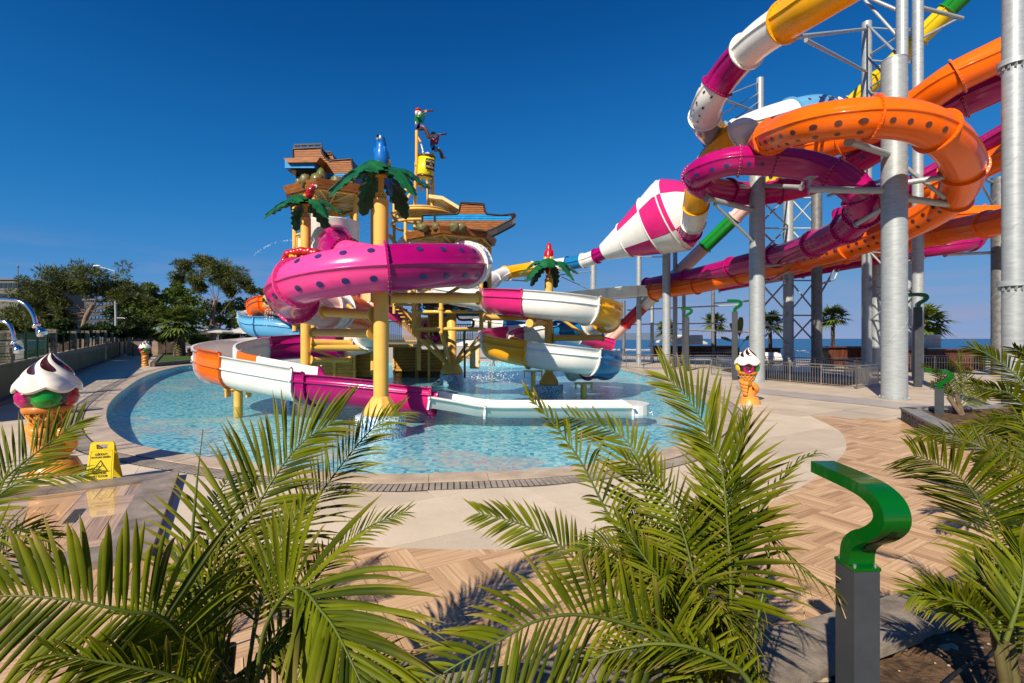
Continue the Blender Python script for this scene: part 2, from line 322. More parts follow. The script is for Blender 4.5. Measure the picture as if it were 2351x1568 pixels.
while i < n:
    st = 7; mb = MB(); j = min(i+st, n)
    A = [Cin[k % n] for k in range(i, j+1)]; B = [C1[k % n] for k in range(i, j+1)]
    # pull the ends in a little for the joint
    A[0] = A[0].lerp(A[1], .05); B[0] = B[0].lerp(B[1], .05)
    poly = A+B[::-1]
    if sum(poly[q-1].x*poly[q].y-poly[q].x*poly[q-1].y for q in range(len(poly))) < 0: poly = poly[::-1]
    mb.prism(poly, -.05, .012+.002*(kk % 3)); mb.build('coping_stone', M['coping'], rimo); i += st; kk += 1
slats = []
per = [0.]
for i in range(n): per.append(per[-1]+(C3[(i+1) % n]-C3[i]).length)
tot = per[-1]; s = 0; i = 0
while s < tot-.05:
    while per[i+1] < s: i += 1
    t = (s-per[i])/max(per[i+1]-per[i], 1e-6); a = C2[i].lerp(C2[(i+1) % n], t); c = C3[i].lerp(C3[(i+1) % n], t); T = (c-a).normalized(); Sd = V(-T.y, T.x, 0)
    slats.append((a, c, Sd)); s += .088
slats.sort(key=lambda q: q[0].length)
near = MB()
for k, (a, c, Sd) in enumerate(slats):
    mb = MB() if k < 300 else near; h = .034
    quadslab(mb, a-Sd*h, c-Sd*h, c+Sd*h, a+Sd*h, -.02, .006)
    if k < 300: mb.build('grating_slat', M['grate'], rimo)
near.build('grating_slat', M['grate'], rimo, kind='stuff')
# ---- timber-look paving (basket weave) outside the cream zone
zone_px = [(-1200,1160),(-200,1225),(352,1244),(600,1250),(871,1258),(1150,1262),(1400,1242),(1600,1206),(1700,1181),(1800,1140),(1880,1092),(1930,1050),(1943,1020),(1925,988),(1865,957)]
BND = [G(x, y) for x, y in zone_px]; BNDc = catmull(BND[1:], .12)[0]
WOOD = [BND[0]]+BNDc+[G(2075, 967), V(8.5, 9.2, 0), V(9.2, 6.4, 0), V(9.6, 4.6, 0), V(4, 3.3, 0), V(1.27, 2.5, 0), V(-2, 1.9, 0), V(-6, 1.2, 0)]
woods = []
for tone, (c1, c2) in enumerate([((.62, .41, .235), (.34, .195, .10)), ((.70, .48, .285), (.42, .25, .135)), ((.52, .33, .185), (.26, .145, .07))]):
    for ori in (0, 1):
        m = mat('timber_tile_%s_%s' % (('tan', 'sand', 'umber')[tone], ('along', 'across')[ori]), c1, .36, col2=c2, vs=2.2, bump=.05, bs=30); t, N, L, b = nodes(m)
        tc = N.new('ShaderNodeTexCoord'); mp = N.new('ShaderNodeMapping'); mp.vector_type = 'TEXTURE'; mp.inputs['Rotation'].default_value = (0, 0, AXR+(pi/2 if ori else 0)); mp.inputs['Scale'].default_value = (2.2, .06, 1)
        L.new(tc.outputs['Object'], mp.inputs[0])
        for nd in N:
            if nd.type == 'TEX_NOISE': L.new(mp.outputs[0], nd.inputs['Vector'])
        woods.append(m)
M['wetwood'] = [m.copy() for m in woods]
for m in M['wetwood']:
    m.name = 'wet_'+m.name; b = m.node_tree.nodes['Principled BSDF']
    b.inputs['Coat Weight'].default_value = .7; b.inputs['Coat Roughness'].default_value = .015
def weave(region_test, near_clip, mats, blk=.52, npl=4, rng=((-30, 40), (-30, 40)), z1=.006, o=V(0, 0, 0), lim=60):
    out = []
    for i in range(*rng[0]):
        for j in range(*rng[1]):
            c = o+UX*(i+.5)*blk+UY*(j+.5)*blk
            if c.y < .3 or c.length > lim or not region_test(c, blk): continue
            for k in range(npl):
                w = blk/npl; g = .0034
                if (i+j) % 2: a0 = o+UX*(i*blk+g)+UY*(j*blk+k*w+g); e1 = UX*(blk-2*g); e2 = UY*(w-2*g)
                else: a0 = o+UX*(i*blk+k*w+g)+UY*(j*blk+g); e1 = UX*(w-2*g); e2 = UY*(blk-2*g)
                poly = [a0, a0+e1, a0+e1+e2, a0+e2]; poly = near_clip(poly)
                if len(poly) >= 3: out.append((poly, mats[2*random.choice((0, 0, 1, 1, 2))+((i+j+1) % 2)]))
    return out
def wtest(c, r): return inside(c, WOOD) or any(inside(c+d*r*.6, WOOD) for d in (UX, -UX, UY, -UY))
def wclip(poly):
    c = sum(poly, V(0, 0, 0))/len(poly)
    i = min(range(len(BNDc)), key=lambda k: (BNDc[k]-c).length_squared)
    if (BNDc[i]-c).length < .7:
        T = (BNDc[min(i+1, len(BNDc)-1)]-BNDc[max(i-1, 0)]).normalized(); nr = V(-T.y, T.x, 0)   # towards the cream side
        poly = clip(poly, BNDc[i], nr)
    if len(poly) >= 3: poly = clip(poly, G(1865, 957), V(-.05, 1, 0).normalized())
    return poly
# keep out of the raised foot bath
MC = V(-5.08, 7.38, 0); MA = V(.51, -.86, 0).normalized(); MBv = V(-.86, -.51, 0).normalized(); ML, MW_ = 3.25, 4.2
def in_mat(c, e=0): q = c-MC; return -e < q.dot(MA) < ML+e and -e < q.dot(MBv) < MW_+e
M['bed'] = mat('dark_grout', (.16, .095, .05), .8)
WB = WOOD; tess = geometry.tessellate_polygon([WB]); mb = MB(); mb.add([V(p.x, p.y, -.0035) for p in WB], [tuple(f) if (WB[f[1]]-WB[f[0]]).cross(WB[f[2]]-WB[f[0]]).z > 0 else tuple(reversed(f)) for f in tess]); tag(mb.build('paving_bed', M['bed']), kind='structure')
pl = weave(lambda c, r: wtest(c, r) and not in_mat(c, -.45), wclip, woods, npl=5)
pl = [q for q in pl if q[0][0].length < 16]
pl.sort(key=lambda q: (sum(q[0], V(0, 0, 0))/len(q[0])-V(0, 0.5, 0)).length)
vis = [q for q in pl if abs(q[0][0].x) < q[0][0].y*1.12 and q[0][0].y > 2.3]; hid = [q for q in pl if not (abs(q[0][0].x) < q[0][0].y*1.12 and q[0][0].y > 2.3)]
tb = MB(); tb.prism([(p.x, p.y) for p in [V(-9, .3, 0), V(9, .3, 0), V(9, .35, 0), V(-9, .35, 0)]], -.05, -.01); deck = tag(tb.build('timber_paving', woods[0]), kind='structure')
def put_planks(ps, parent, name, z=.006, lim=300):
    for p, m in ps[:lim]:
        mb = MB(); mb.prism([(q.x, q.y) for q in p], z-.012, z); mb.build(name, m, parent)
    rest = ps[lim:]
    if rest:
        ml = list({m.name: m for _, m in rest}.values()); mb = MB()
        for p, m in rest: mb.prism([(q.x, q.y) for q in p], z-.012, z+.0005, mi=[x.name for x in ml].index(m.name))
        mb.build(name, ml, parent, kind='stuff')
put_planks(vis+hid, deck, 'paving_plank')
# ---- cream tiles near the viewer, one by one
tiles = []; TB = 1.2
for i in range(-14, 14):
    for j in range(-6, 18):
        c = UX*(i+.5)*TB+UY*(j+.5)*TB
        if c.y < 2 or c.length > 17 or abs(c.x) > c.y*1.2+1 or c.x > 9: continue
        g = .003; a0 = UX*(i*TB+g)+UY*(j*TB+g); e = TB-2*g; poly = [a0, a0+UX*e, a0+UX*e+UY*e, a0+UY*e]
        if not any(not inside(q, WOOD) for q in poly): continue
        if c.y > 3 and inside(c, POOL) and (POOL[nearest(POOL, c)]-c).length > .7: continue
        k = nearest(C4, c)
        if (C4[k]-c).length < 1.3 or inside(c, C4):
            T = (C4[(k+1) % n]-C4[k-1]).normalized(); sgn = 1 if _area > 0 else -1; nr = V(T.y, -T.x, 0)*sgn
            poly = clip(poly, C4[k], -nr)
        if len(poly) < 3: continue
        k = min(range(len(BNDc)), key=lambda k: (BNDc[k]-c).length_squared)
        if (BNDc[k]-c).length < 1.3 and k < len(BNDc)-1:
            T = (BNDc[min(k+1, len(BNDc)-1)]-BNDc[max(k-1, 0)]).normalized(); poly = clip(poly, BNDc[k], V(T.y, -T.x, 0))
        if len(poly) < 3 or all(in_mat(q) for q in poly): continue
        cc = sum(poly, V(0, 0, 0))/len(poly)
        if inside(cc, WOOD) or inside(cc, C4): continue
        tiles.append(poly)
pz = bpy.data.objects['plaza']; ctones = [M['cream']]
for k, f_ in enumerate((.90, 1.05)):
    m = M['cream'].copy(); m.name = 'cream_tile_%s' % ('dark', 'light')[k]; ctones.append(m)
    for e in [n for n in m.node_tree.nodes if n.type == 'VALTORGB'][0].color_ramp.elements: c = e.color; e.color = (c[0]*f_, c[1]*f_, c[2]*f_, 1)
for p in tiles[:300]:
    mb = MB(); mb.prism([(q.x, q.y) for q in p], -.005, .0015+rs(0, .001)); mb.build('floor_tile', random.choice(ctones), pz)
# grey paving band that sweeps across the right of the plaza
M['greytile'] = mat('grey_stone_band', (.40, .36, .33), .45, var=.12, vs=1.5)
bt = [G(x, y) for x, y in [(1690,884),(1742,891),(1850,903),(2000,916),(2100,927),(2351,955),(2500,970)]]; bb = [G(x, y) for x, y in [(1690,893),(1742,902),(1850,916),(2000,931),(2100,944),(2351,977),(2500,995)]]
mb = MB(); mb.add([V(p.x, p.y, .004) for p in bb+bt], [(i, i+1, i+8, i+7) for i in range(6)]); tag(mb.build('paving_band', M['greytile']), kind='structure')
# ---- foot bath: raised wet timber floor framed with grey stone
M['greystone'] = mat('dark_grey_marble', (.31, .255, .21), .5, var=.25, vs=3.5, bump=.2, bs=14, col2=(.14, .115, .095))
fb = thing('foot_bath', MC, 'shallow foot bath, wet timber floor in a dark stone rim, by the yellow sign', 'foot bath')
def mp_(u, v): return MC+MA*u+MBv*v
bwid = .40; hb = .085
def rimseg(poly, nm): mb = MB(); poly = [(q.x, q.y) for q in poly]; mb.prism(poly if sum(poly[i-1][0]*poly[i][1]-poly[i][0]*poly[i-1][1] for i in range(len(poly))) > 0 else poly[::-1], .0, hb); mb.build(nm, M['greystone'], fb)
for q in range(3): rimseg([mp_(.0+q*ML/3+.004 if q else 0, 0), mp_((q+1)*ML/3, 0), mp_((q+1)*ML/3 if q < 2 else ML-bwid, bwid), mp_(q*ML/3+.004 if q else bwid, bwid)], 'rim_stone')
for q in range(3):
    v0 = q*MW_/3+.004; v1 = (q+1)*MW_/3
    rimseg([mp_(0, v0 if q else 0), mp_(0, v1), mp_(bwid, v1), mp_(bwid, v0 if q else bwid+.004)], 'rim_stone')
    rimseg([mp_(ML, v0 if q else 0), mp_(ML, v1), mp_(ML-bwid, v1), mp_(ML-bwid, v0 if q else bwid+.004)], 'rim_stone')
rimseg([mp_(bwid, MW_-.01), mp_(bwid, MW_-bwid), mp_(ML-bwid, MW_-bwid), mp_(ML-bwid, MW_-.01)], 'rim_stone')
def mclip(p):
    for q, nn in ((mp_(bwid+.003, 0), -MA), (mp_(ML-bwid-.003, 0), MA), (mp_(0, bwid+.003), -MBv), (mp_(0, MW_-bwid-.003), MBv)):
        if len(p) >= 3: p = clip(p, q, nn)
    return p
mp2 = weave(lambda c, r: in_mat(c, .3), mclip, M['wetwood'], blk=.8, npl=5)
put_planks(mp2, fb, 'wet_plank', z=.055)
mb = MB(); c = G(170, 1197); mb.box((c.x, c.y, .060), (.52, .10, .012), rz=atan2(MA.y, MA.x)); g_ = mb.build('drain_cover', M['inox'], fb)
mb = MB()
for k in range(-5, 6): mb.box((c.x+MA.x*k*.045, c.y+MA.y*k*.045, .068), (.012, .084, .004), rz=atan2(MA.y, MA.x))
mb.build('drain_slot', M['darkgap'], g_, kind='stuff')
# ---- camera-side planter: ledge slabs, soil, pebbles, hose
M['ledge'] = mat('basalt_ledge', (.25, .205, .16), .8, var=.25, vs=9, bump=.3, bs=110)
M['soil'] = mat('dark_soil', (.135, .078, .042), .95, var=.4, vs=9, bump=1., bs=35)
M['pebble'] = mat('pale_pebble', (.34, .27, .19), .8, var=.2, vs=20, bump=.4, bs=60)
LZ = .40
l_out = [V(-6, .9, 0), V(-4, 1.55, 0), V(-2.3, 2.0, 0), V(-.13, 2.49, 0), V(1.27, 2.78, 0), V(1.9, 2.97, 0), V(3.23, 3.5, 0), V(5, 4.35, 0), V(7, 5.5, 0)]
l_in = [V(-6, .5, 0), V(-4, 1.15, 0), V(-2.2, 1.6, 0), V(0, 2.08, 0), V(1.21, 2.37, 0), V(1.75, 2.54, 0), V(2.98, 3.05, 0), V(4.8, 3.9, 0), V(6.8, 5.0, 0)]
lo_, _ = catmull(l_out, .1); li_ = [catmull(l_in, .02)[0]][0]
ledge = thing('planter_ledge', (0, 2.3, 0), 'rough dark basalt ledge edging the soil bed at the bottom of the view', 'planter edge')
def near_on(C, p): return min(C, key=lambda q: (q-p).length_squared)
k = 0
while k < len(lo_)-1:
    e = min(k+7, len(lo_)-1); A = lo_[k:e+1]; B = [near_on(li_, p) for p in A]
    A[0] = A[0].lerp(A[1], .06); B[0] = B[0].lerp(B[1], .06)
    mb = MB(); mb.prism([(q.x, q.y) for q in B+A[::-1]], LZ-.05, LZ+rs(0, .003)); mb.build('ledge_slab', M['ledge'], ledge); k = e
mb = MB(); A = [p+V(.02, -.05, 0) for p in lo_]; B = [p+V(.03, -.15, 0) for p in lo_]; mb.prism([(q.x, q.y) for q in B+A[::-1]], -.02, LZ-.052); mb.build('wall', M['ledge'], ledge)
so_ = MB(); nx, ny = 150, 60; P = []
for i in range(nx):
    x = -5.5+12*i/(nx-1); yi = next((a.y+(b.y-a.y)*(x-a.x)/(b.x-a.x) for a, b in zip(l_in, l_in[1:]) if a.x <= x <= b.x), 2.)
    for j in range(ny):
        y = -1+(yi+.03+1)*j/(ny-1); P.append(V(x, y, .325+.05*noise.noise(V(x*2.2, y*2.2, 0))+.03*noise.noise(V(x*8, y*8, 3))+.012*noise.noise(V(x*25, y*25, 3))))
so_.add(P, [(i*ny+j, (i+1)*ny+j, (i+1)*ny+j+1, i*ny+j+1) for i in range(nx-1) for j in range(ny-1)], True)
tag(so_.build('soil', M['soil']), kind='structure')
pb = MB()
for k in range(520):
    y = rs(1.3, 3.0); x = rs(.2, 4.); 
    yi = next((a.y+(b.y-a.y)*(x-a.x)/(b.x-a.x) for a, b in zip(l_in, l_in[1:]) if a.x <= x <= b.x), 2.)
    if y > yi-.03: continue
    r = rs(.003, .011)*(1 if rs(0, 1) < .93 else 1.9); z = .325+.05*noise.noise(V(x*2.2, y*2.2, 0))+.03*noise.noise(V(x*8, y*8, 3))
    pb.ball((x, y, z+r*.3), (r*1.3, r, r*.6), 5, 3)
tag(pb.build('gravel', M['pebble']), kind='stuff')
for k, (px, py, r, lb) in enumerate([(2178,1492,.042,'largest pale stone lying on the soil to the right of the grey post'),(1880,1560,.035,'flat pale stone on the soil just left of the grey post'),(2075,1493,.014,'small round pale pebble near the foot of the grey post'),(2310,1500,.018,'pale stone on the soil right of the larger flat stone')]):
    p = G(px, py, .33); mb = MB(); sd_ = k*7.1
    mb.ball((p.x, p.y, .335+r*.2), (r*1.5, r, r*.5), 12, 7, disp=lambda d: .35*noise.noise(d*1.6+V(sd_, 0, 0))); tag(mb.build('stone', M['pebble'], loc=(p.x, p.y, .33)), lb, 'stone')
mb = MB(); hp = [G(x, y, .35)+V(0, 0, .03) for x, y in [(2150,1600),(2210,1548),(2270,1520),(2310,1480),(2345,1440),(2400,1420)]]; mb.pipe(catmull(hp, .04)[0], .009, 8)
M['black'] = mat('black_rubber', (.015, .015, .015), .5); tag(mb.build('hose', M['black']), 'thin black irrigation hose curling over the soil', 'hose')
# ---- island planter at the right
isl = thing('stone_planter', (10, 12, 0), 'raised stone planter with a grey capped wall holding a small palm and a lamp post', 'planter')
ip = [V(10.0, 12.4, 0), V(9.2, 10.9, 0), V(8.45, 9.4, 0), V(8.6, 8.0, 0), V(10.8, 6.9, 0), V(14, 8, 0), V(15.5, 11, 0), V(13.4, 12.9, 0)]
M['stackstone'] = mat('stacked_grey_stone', (.22, .20, .18), .8, var=.35, vs=5, bump=.5, bs=25)
M['capstone'] = mat('grey_cap_stone', (.22, .22, .22), .55, var=.12, vs=4, bump=.15, bs=30)
cnt = sum(ip, V(0, 0, 0))/len(ip); walls = [(0, 1), (1, 2), (2, 3), (3, 4), (7, 0)]
IZ = .34; core = MB(); core.prism([((p-cnt)*.97+cnt).to_2d() for p in ip[::1]], 0, IZ-.06) ; core.build('soil', M['soil'], isl)
rest = MB(); cntst = 0
for a, b in walls:
    A, B = ip[a], ip[b]; Ld = (B-A).length; T = (B-A)/Ld; Nn = V(-T.y, T.x, 0)
    if (cnt-A).dot(Nn) > 0: Nn = -Nn
    for r_ in range(4):
        z0 = r_*.07; x = -rs(0, .1)
        while x < Ld:
            w = rs(.13, .26); x0, x1 = max(x, 0)+.003, min(x+w, Ld)-.003; x += w
            if x1-x0 < .03: continue
            pr = rs(0, .022); c = A+T*(x0+x1)/2-Nn*(.05-pr); mb = MB() if cntst < 290 else rest; cntst += 1
            mb.box((c.x, c.y, z0+.035), (x1-x0, .12, .064), rz=atan2(T.y, T.x))
            if mb is not rest: mb.build('stone', M['stackstone'], isl)
    mb = MB(); c = (A+B)/2-Nn*.12; mb.box((c.x, c.y, IZ-.025), (Ld+.02, .34, .05), rz=atan2(T.y, T.x)); mb.build('cap_slab', M['capstone'], isl)
if rest.v: rest.build('stone', M['stackstone'], isl, kind='stuff')
# ================================================================= water slides
def tube_pairs(r, th=.025, n=26, seam=.045):
    out = []
    for k in range(n):
        a = 2*pi*k/n; out.append((a, r, r-th))
    for a0 in (0, pi):
        out += [(a0-.05, r, r-th), (a0-.03, r+seam, r-th), (a0+.03, r+seam, r-th), (a0+.05, r, r-th)]
    out = sorted({(round(a % (2*pi), 5)): (a % (2*pi), ro, ri) for a, ro, ri in out if not (ro == r and any(abs(((a-b+pi) % (2*pi))-pi) < .045 for b in (0, pi)))}.values())
    return [((ro*cos(a), ro*sin(a)), (ri*cos(a), ri*sin(a))) for a, ro, ri in out], True
def trough_pairs(r, hl, hr, th=.025, n=12):
    o = []
    def side(s, h):
        L = [((s*(r+.07), h), (s*(r-.0), h)), ((s*(r+.07), h-.03), (s*(r-.005), h-.03)), ((s*(r+.012), h-.035), (s*(r-.015), h-.035))]
        q = min(1., max(h-.04, .01)/.3); rb = .06*q
        L += [((s*(r+.005), .13*q), (s*(r-th), .13*q)), ((s*(r+rb), .12*q), (s*(r-th), .12*q)), ((s*(r+rb), .09*q), (s*(r-th), .09*q)), ((s*(r+.002), .08*q), (s*(r-th), .08*q))]
        return L
    o = side(-1, hl)
    for k in range(n+1):
        a = pi+pi*k/n; o.append(((r*cos(a), r*sin(a)), ((r-th)*cos(a), (r-th)*sin(a))))
    return o+side(1, hr)[::-1], False
def flume_pairs(w, h, th=.05):
    return [((-w-.12, h), (-w+.02, h)), ((-w-.12, h-.05), (-w+.03, h-.05)), ((-w-.0, h-.07), (-w+th, h-.07)), ((-w, 0), (-w+th, .06)), ((w, 0), (w-th, .06)), ((w, h-.07), (w-th, h-.07)), ((w+.12, h-.05), (w-.03, h-.05)), ((w+.12, h), (w-.02, h))], False
def sweep_pairs(mb, P, prof, mi=0, close_ends=True, Ts=None):
    """P list of points; prof(i)->(pairs, closed)"""
    rings = []; m = len(P)
    for i, p in enumerate(P):
        T, S, U = frame(Ts[i] if Ts else P[min(i+1, m-1)]-P[max(i-1, 0)]); pr, cl = prof(i)
        rings.append(([p+S*a[0]+U*a[1] for a, b in pr], [p+S*b[0]+U*b[1] for a, b in pr]))
    k = len(rings[0][0]); e = k if cl else k-1
    O = [q for R in rings for q in R[0]]; I = [q for R in rings for q in R[1]]
    mb.add(O, [(i*k+j, (i+1)*k+j, (i+1)*k+(j+1) % k, i*k+(j+1) % k) for i in range(m-1) for j in range(e)], True, mi)
    mb.add(I, [(i*k+j, i*k+(j+1) % k, (i+1)*k+(j+1) % k, (i+1)*k+j) for i in range(m-1) for j in range(e)], True, mi)
    if not cl:
        for j in (0, k-1):
            A = [R[0][j] for R in rings]+[R[1][j] for R in rings]
            mb.add(A, [(i, i+1, i+1+m, i+m) for i in range(m-1)], False, mi)
    for R in (rings[0], rings[-1]): mb.add(R[0]+R[1], [(j, (j+1) % k, (j+1) % k+k, j+k) for j in range(e)], False, mi)
    return rings
def slide(name, label, cat, pts, secs, r=.6, kind='tube', hl=.45, hr=.45, bolts=True, dots=None, spot='spot_blue', group=None, step=.3, fl=.085):
    """secs: (end parameter, material key, flags) ; dots: {section index: [(angle deg, spacing, radius)]}"""
    pts = [Vector(p) for p in pts]; root = thing(name, pts[0].to_2d().to_3d(), label, cat, group)
    u0 = 0.; cat = cat_at(pts)
    for si, sc in enumerate(secs):
        u1, mk = sc[0], sc[1]; extra = sc[2] if len(sc) > 2 else {}
        if u1-u0 < .02: continue
        nq = max(24, int((u1-u0)*24)); full = [cat(u0+(u1-u0)*i/nq) for i in range(nq+1)]; idx = range(nq+1)
        ln_ = sum((b-a).length for a, b in zip(full, full[1:])); ns_ = max(3, int(ln_/step)+1); U_ = [u0+(u1-u0)*i/ns_ for i in range(ns_+1)]
        P = [cat(u) for u in U_]; Ts = [cat(u+.03)-cat(u-.03) for u in U_]
        HL = extra.get('hl', hl); HR = extra.get('hr', hr)
        ff = (lambda u, h: h(u) if callable(h) else h)
        mb = MB()
        if kind == 'tube': pf = lambda i: tube_pairs(r)
        elif kind == 'flume': pf = lambda i: flume_pairs(r, hl)
        else: pf = lambda i: trough_pairs(r, ff(U_[i], HL), ff(U_[i], HR))
        rings = sweep_pairs(mb, P, pf, Ts=Ts); sec = mb.build('slide_section', M[mk], root)
        # joint flange with bolts at the far end of this section (and at the very start)
        for e, R in ((-1, rings[-1]),)+(((0, rings[0]),) if si == 0 else ()):
            p = P[e]; T, S, U = frame(Ts[e]); pr, cl = pf(len(P)-1 if e else 0); k = len(pr)
            def grow(q, g):
                L = sqrt(q[0]**2+q[1]**2); return (q[0]*(1+g/L), q[1]*(1+g/L)) if kind != 'flume' else (q[0]*(1+g/r), q[1]-g*.5 if q[1] < .2 else q[1])
            mb2 = MB(); tt = .028
            ins = [p+S*a[0]+U*a[1] for a, b in pr] if kind != 'tube' else [p+S*r*.995*cos(2*pi*j/28)+U*r*.995*sin(2*pi*j/28) for j in range(28)]
            if kind == 'tube': cir = [(r*cos(2*pi*j/28), r*sin(2*pi*j/28)) for j in range(28)]; k = 28
            else: cir = [a for a, b in pr]
            og = [grow(q, fl) for q in cir]; ee = k if cl else k-1
            L1 = [q-T*tt for q in ins]; L2 = [q+T*tt for q in ins]; L3 = [p+S*q[0]+U*q[1]+T*tt for q in og]; L4 = [p+S*q[0]+U*q[1]-T*tt for q in og]
            mb2.add(L1+L2+L3+L4, [(a*k+j, a*k+(j+1) % k, ((a+1) % 4)*k+(j+1) % k, ((a+1) % 4)*k+j) for a in range(4) for j in range(ee)], False, 0)
            if bolts:
                bm_ = [grow(q, fl*.55) for q in cir]
                for j in range(0, k, 1 if kind == 'tube' else 2):
                    c = p+S*bm_[j][0]+U*bm_[j][1]; mb2.pipe([c-T*(tt+.014), c+T*(tt+.014)], .014, 6, mi=1)
            mb2.build('flange', [M[mk], M['bolt']], sec)
        if kind == 'tube' and dots and si in dots:
            cum = [0.]; Pf = [full[i] for i in idx]
            for a, b in zip(Pf, Pf[1:]): cum.append(cum[-1]+(b-a).length)
            for (ang, spc, rad) in dots[si]:
                a0 = radians(ang); s = spc*.55
                while s < cum[-1]-spc*.4:
                    def at(q):
                        j = max(i for i in range(len(cum)) if cum[i] <= max(q, 0)); j = min(j, len(cum)-2); t = (q-cum[j])/max(cum[j+1]-cum[j], 1e-6)
                        return Pf[j].lerp(Pf[j+1], t), frame(Pf[min(j+2, len(Pf)-1)]-Pf[max(j-1, 0)])
                    ring = []
                    for z in range(14):
                        b = 2*pi*z/14; pp, (T, S, U) = at(s+rad*cos(b)); th = a0+rad*sin(b)/r; ring.append(pp+(S*cos(th)+U*sin(th))*(r+.009))
                    pp, (T, S, U) = at(s); c = pp+(S*cos(a0)+U*sin(a0))*(r+.012)
                    MB().add([c]+ring, [(0, i+1, (i+1) % 14+1) for i in range(14)], True).build('tinted_window', M[spot], sec); s += spc
        u0 = u1
    return root
# ---- 1 the big pink tube that circles the yellow posts
HC = V(-3.8, 14.4, 0); HR_ = 2.6
def hel(deg, z, R=HR_, C=HC): a = radians(deg); return V(C.x+R*cos(a), C.y+R*sin(a), z)
pts = [W(772, 545, 20.6), W(773, 556, 19.6), W(773, 578, 18.3), hel(115, 4.78), hel(85, 4.76), hel(55, 4.66), hel(20, 4.45), hel(-10, 4.22), hel(-40, 4.02), hel(-65, 3.88), hel(-90, 3.76), hel(-115, 3.62), hel(-140, 3.46), hel(-165, 3.30), hel(-190, 3.14), hel(-215, 3.02), W(775, 712, 16.4), W(820, 722, 17.5), W(848, 748, 19), W(840, 778, 20.4), W(800, 786, 21)]
row = [(140, .55, .08), (212, .55, .08)]
slide('pink_tube_slide', 'fat pink tube slide with dark round windows curling in front of the yellow post', 'water slide', pts,
      [(1.2, 'pink'), (2.4, 'magenta'), (4.3, 'pink'), (6.2, 'white'), (7.2, 'white'), (9.35, 'magenta'), (11.6, 'pink'), (13.6, 'rose'), (14.8, 'blush'), (16., 'white'), (17.4, 'orange'), (18.6, 'white'), (20, 'blush')],
      r=.58, dots={4: [(140, .5, .07), (212, .5, .07)], 5: row, 6: row, 7: row, 8: [(212, .5, .09)]}, fl=.10)
# ---- 2 the open trough that swings out over the pool
pts = [W(800, 792, 21), W(740, 790, 21.1), W(670, 793, 20.8), W(600, 799, 20), W(540, 807, 18.9), W(494, 820, 17.4), W(500, 838, 16.2), W(548, 851, 15.5), W(620, 865, 15), W(700, 879, 14.7), W(780, 886, 14.45), W(870, 895, 14.3), W(940, 903, 14.2), W(998, 908, 14.15)]
slide('open_trough_slide', 'open slide trough low over the pool, magenta, white and orange, sweeping round to the left', 'water slide', pts,
      [(2.9, 'magenta', {'hl': .45}), (5.9, 'white'), (7.0, 'orange', {'hr': .6}), (9.0, 'white', {'hr': .5}), (9.35, 'magenta', {'hl': lambda u: .5-(u-9)*1.3, 'hr': .4}), (11.3, 'magenta', {'hl': .04, 'hr': .35}), (13, 'rose', {'hl': .04, 'hr': .3})], r=.6, kind='open', hl=.45, hr=.45)
pts = [W(992, 948, 14.15)+V(0, 0, .24), W(1050, 948, 14.15)+V(0, 0, .12), W(1115, 948, 14.15)+V(0, 0, -.02), W(1220, 948, 14.15)+V(0, 0, -.04), W(1330, 948, 14.15)+V(0, 0, -.04), W(1440, 948, 14.15)+V(0, 0, -.04)]
splash = slide('run_out_flume', 'long low white run-out flume lying on the water behind the palm fronds', 'water slide', pts, [(2, 'white'), (5, 'white')], r=.62, kind='flume', hl=.33, bolts=False)
mb = MB(); e = pts[-1]; mb.prism([(e.x+.62*cos(radians(a)), e.y+.66*sin(radians(a))) for a in range(-90, 91, 15)], -.12, .22); mb.build('end_block', M['white'], splash)
# ---- 3 open spiral around the far palm post
SC3 = V(1.64, 21, 0)
def sp3(deg): 
    zz = [(160, 3.95), (180, 3.85), (270, 3.4), (360, 3.0), (450, 2.5), (540, 1.98), (630, 1.45), (720, .97), (810, .6)]
    z = next((a[1]+(b[1]-a[1])*(deg-a[0])/(b[0]-a[0]) for a, b in zip(zz, zz[1:]) if a[0] <= deg <= b[0]), .6)
    return V(SC3.x+2.45*cos(radians(deg)), SC3.y+2.45*sin(radians(deg)), z)
ang = list(range(180, 781, 20)); pts = [W(1020, 668, 24.5), W(1060, 675, 22.8)]+[sp3(a) for a in ang]
pa = lambda d: 2+(d-180)/20
slide('spiral_trough_slide', 'open spiral slide in pink, white, amber and blue winding twice round the far palm post', 'water slide', pts,
      [(pa(178), 'white'), (pa(245), 'rose'), (pa(302), 'white'), (pa(362), 'amber'), (pa(392), 'white'), (pa(442), 'blue'), (pa(486), 'white'), (pa(530), 'rose'), (pa(562), 'white'), (pa(608), 'amber'), (pa(663), 'white'), (pa(728), 'blue'), (pa(760), 'magenta'), (pa(780), 'white')], r=.6, kind='open', hl=.36, hr=.42, step=.4)
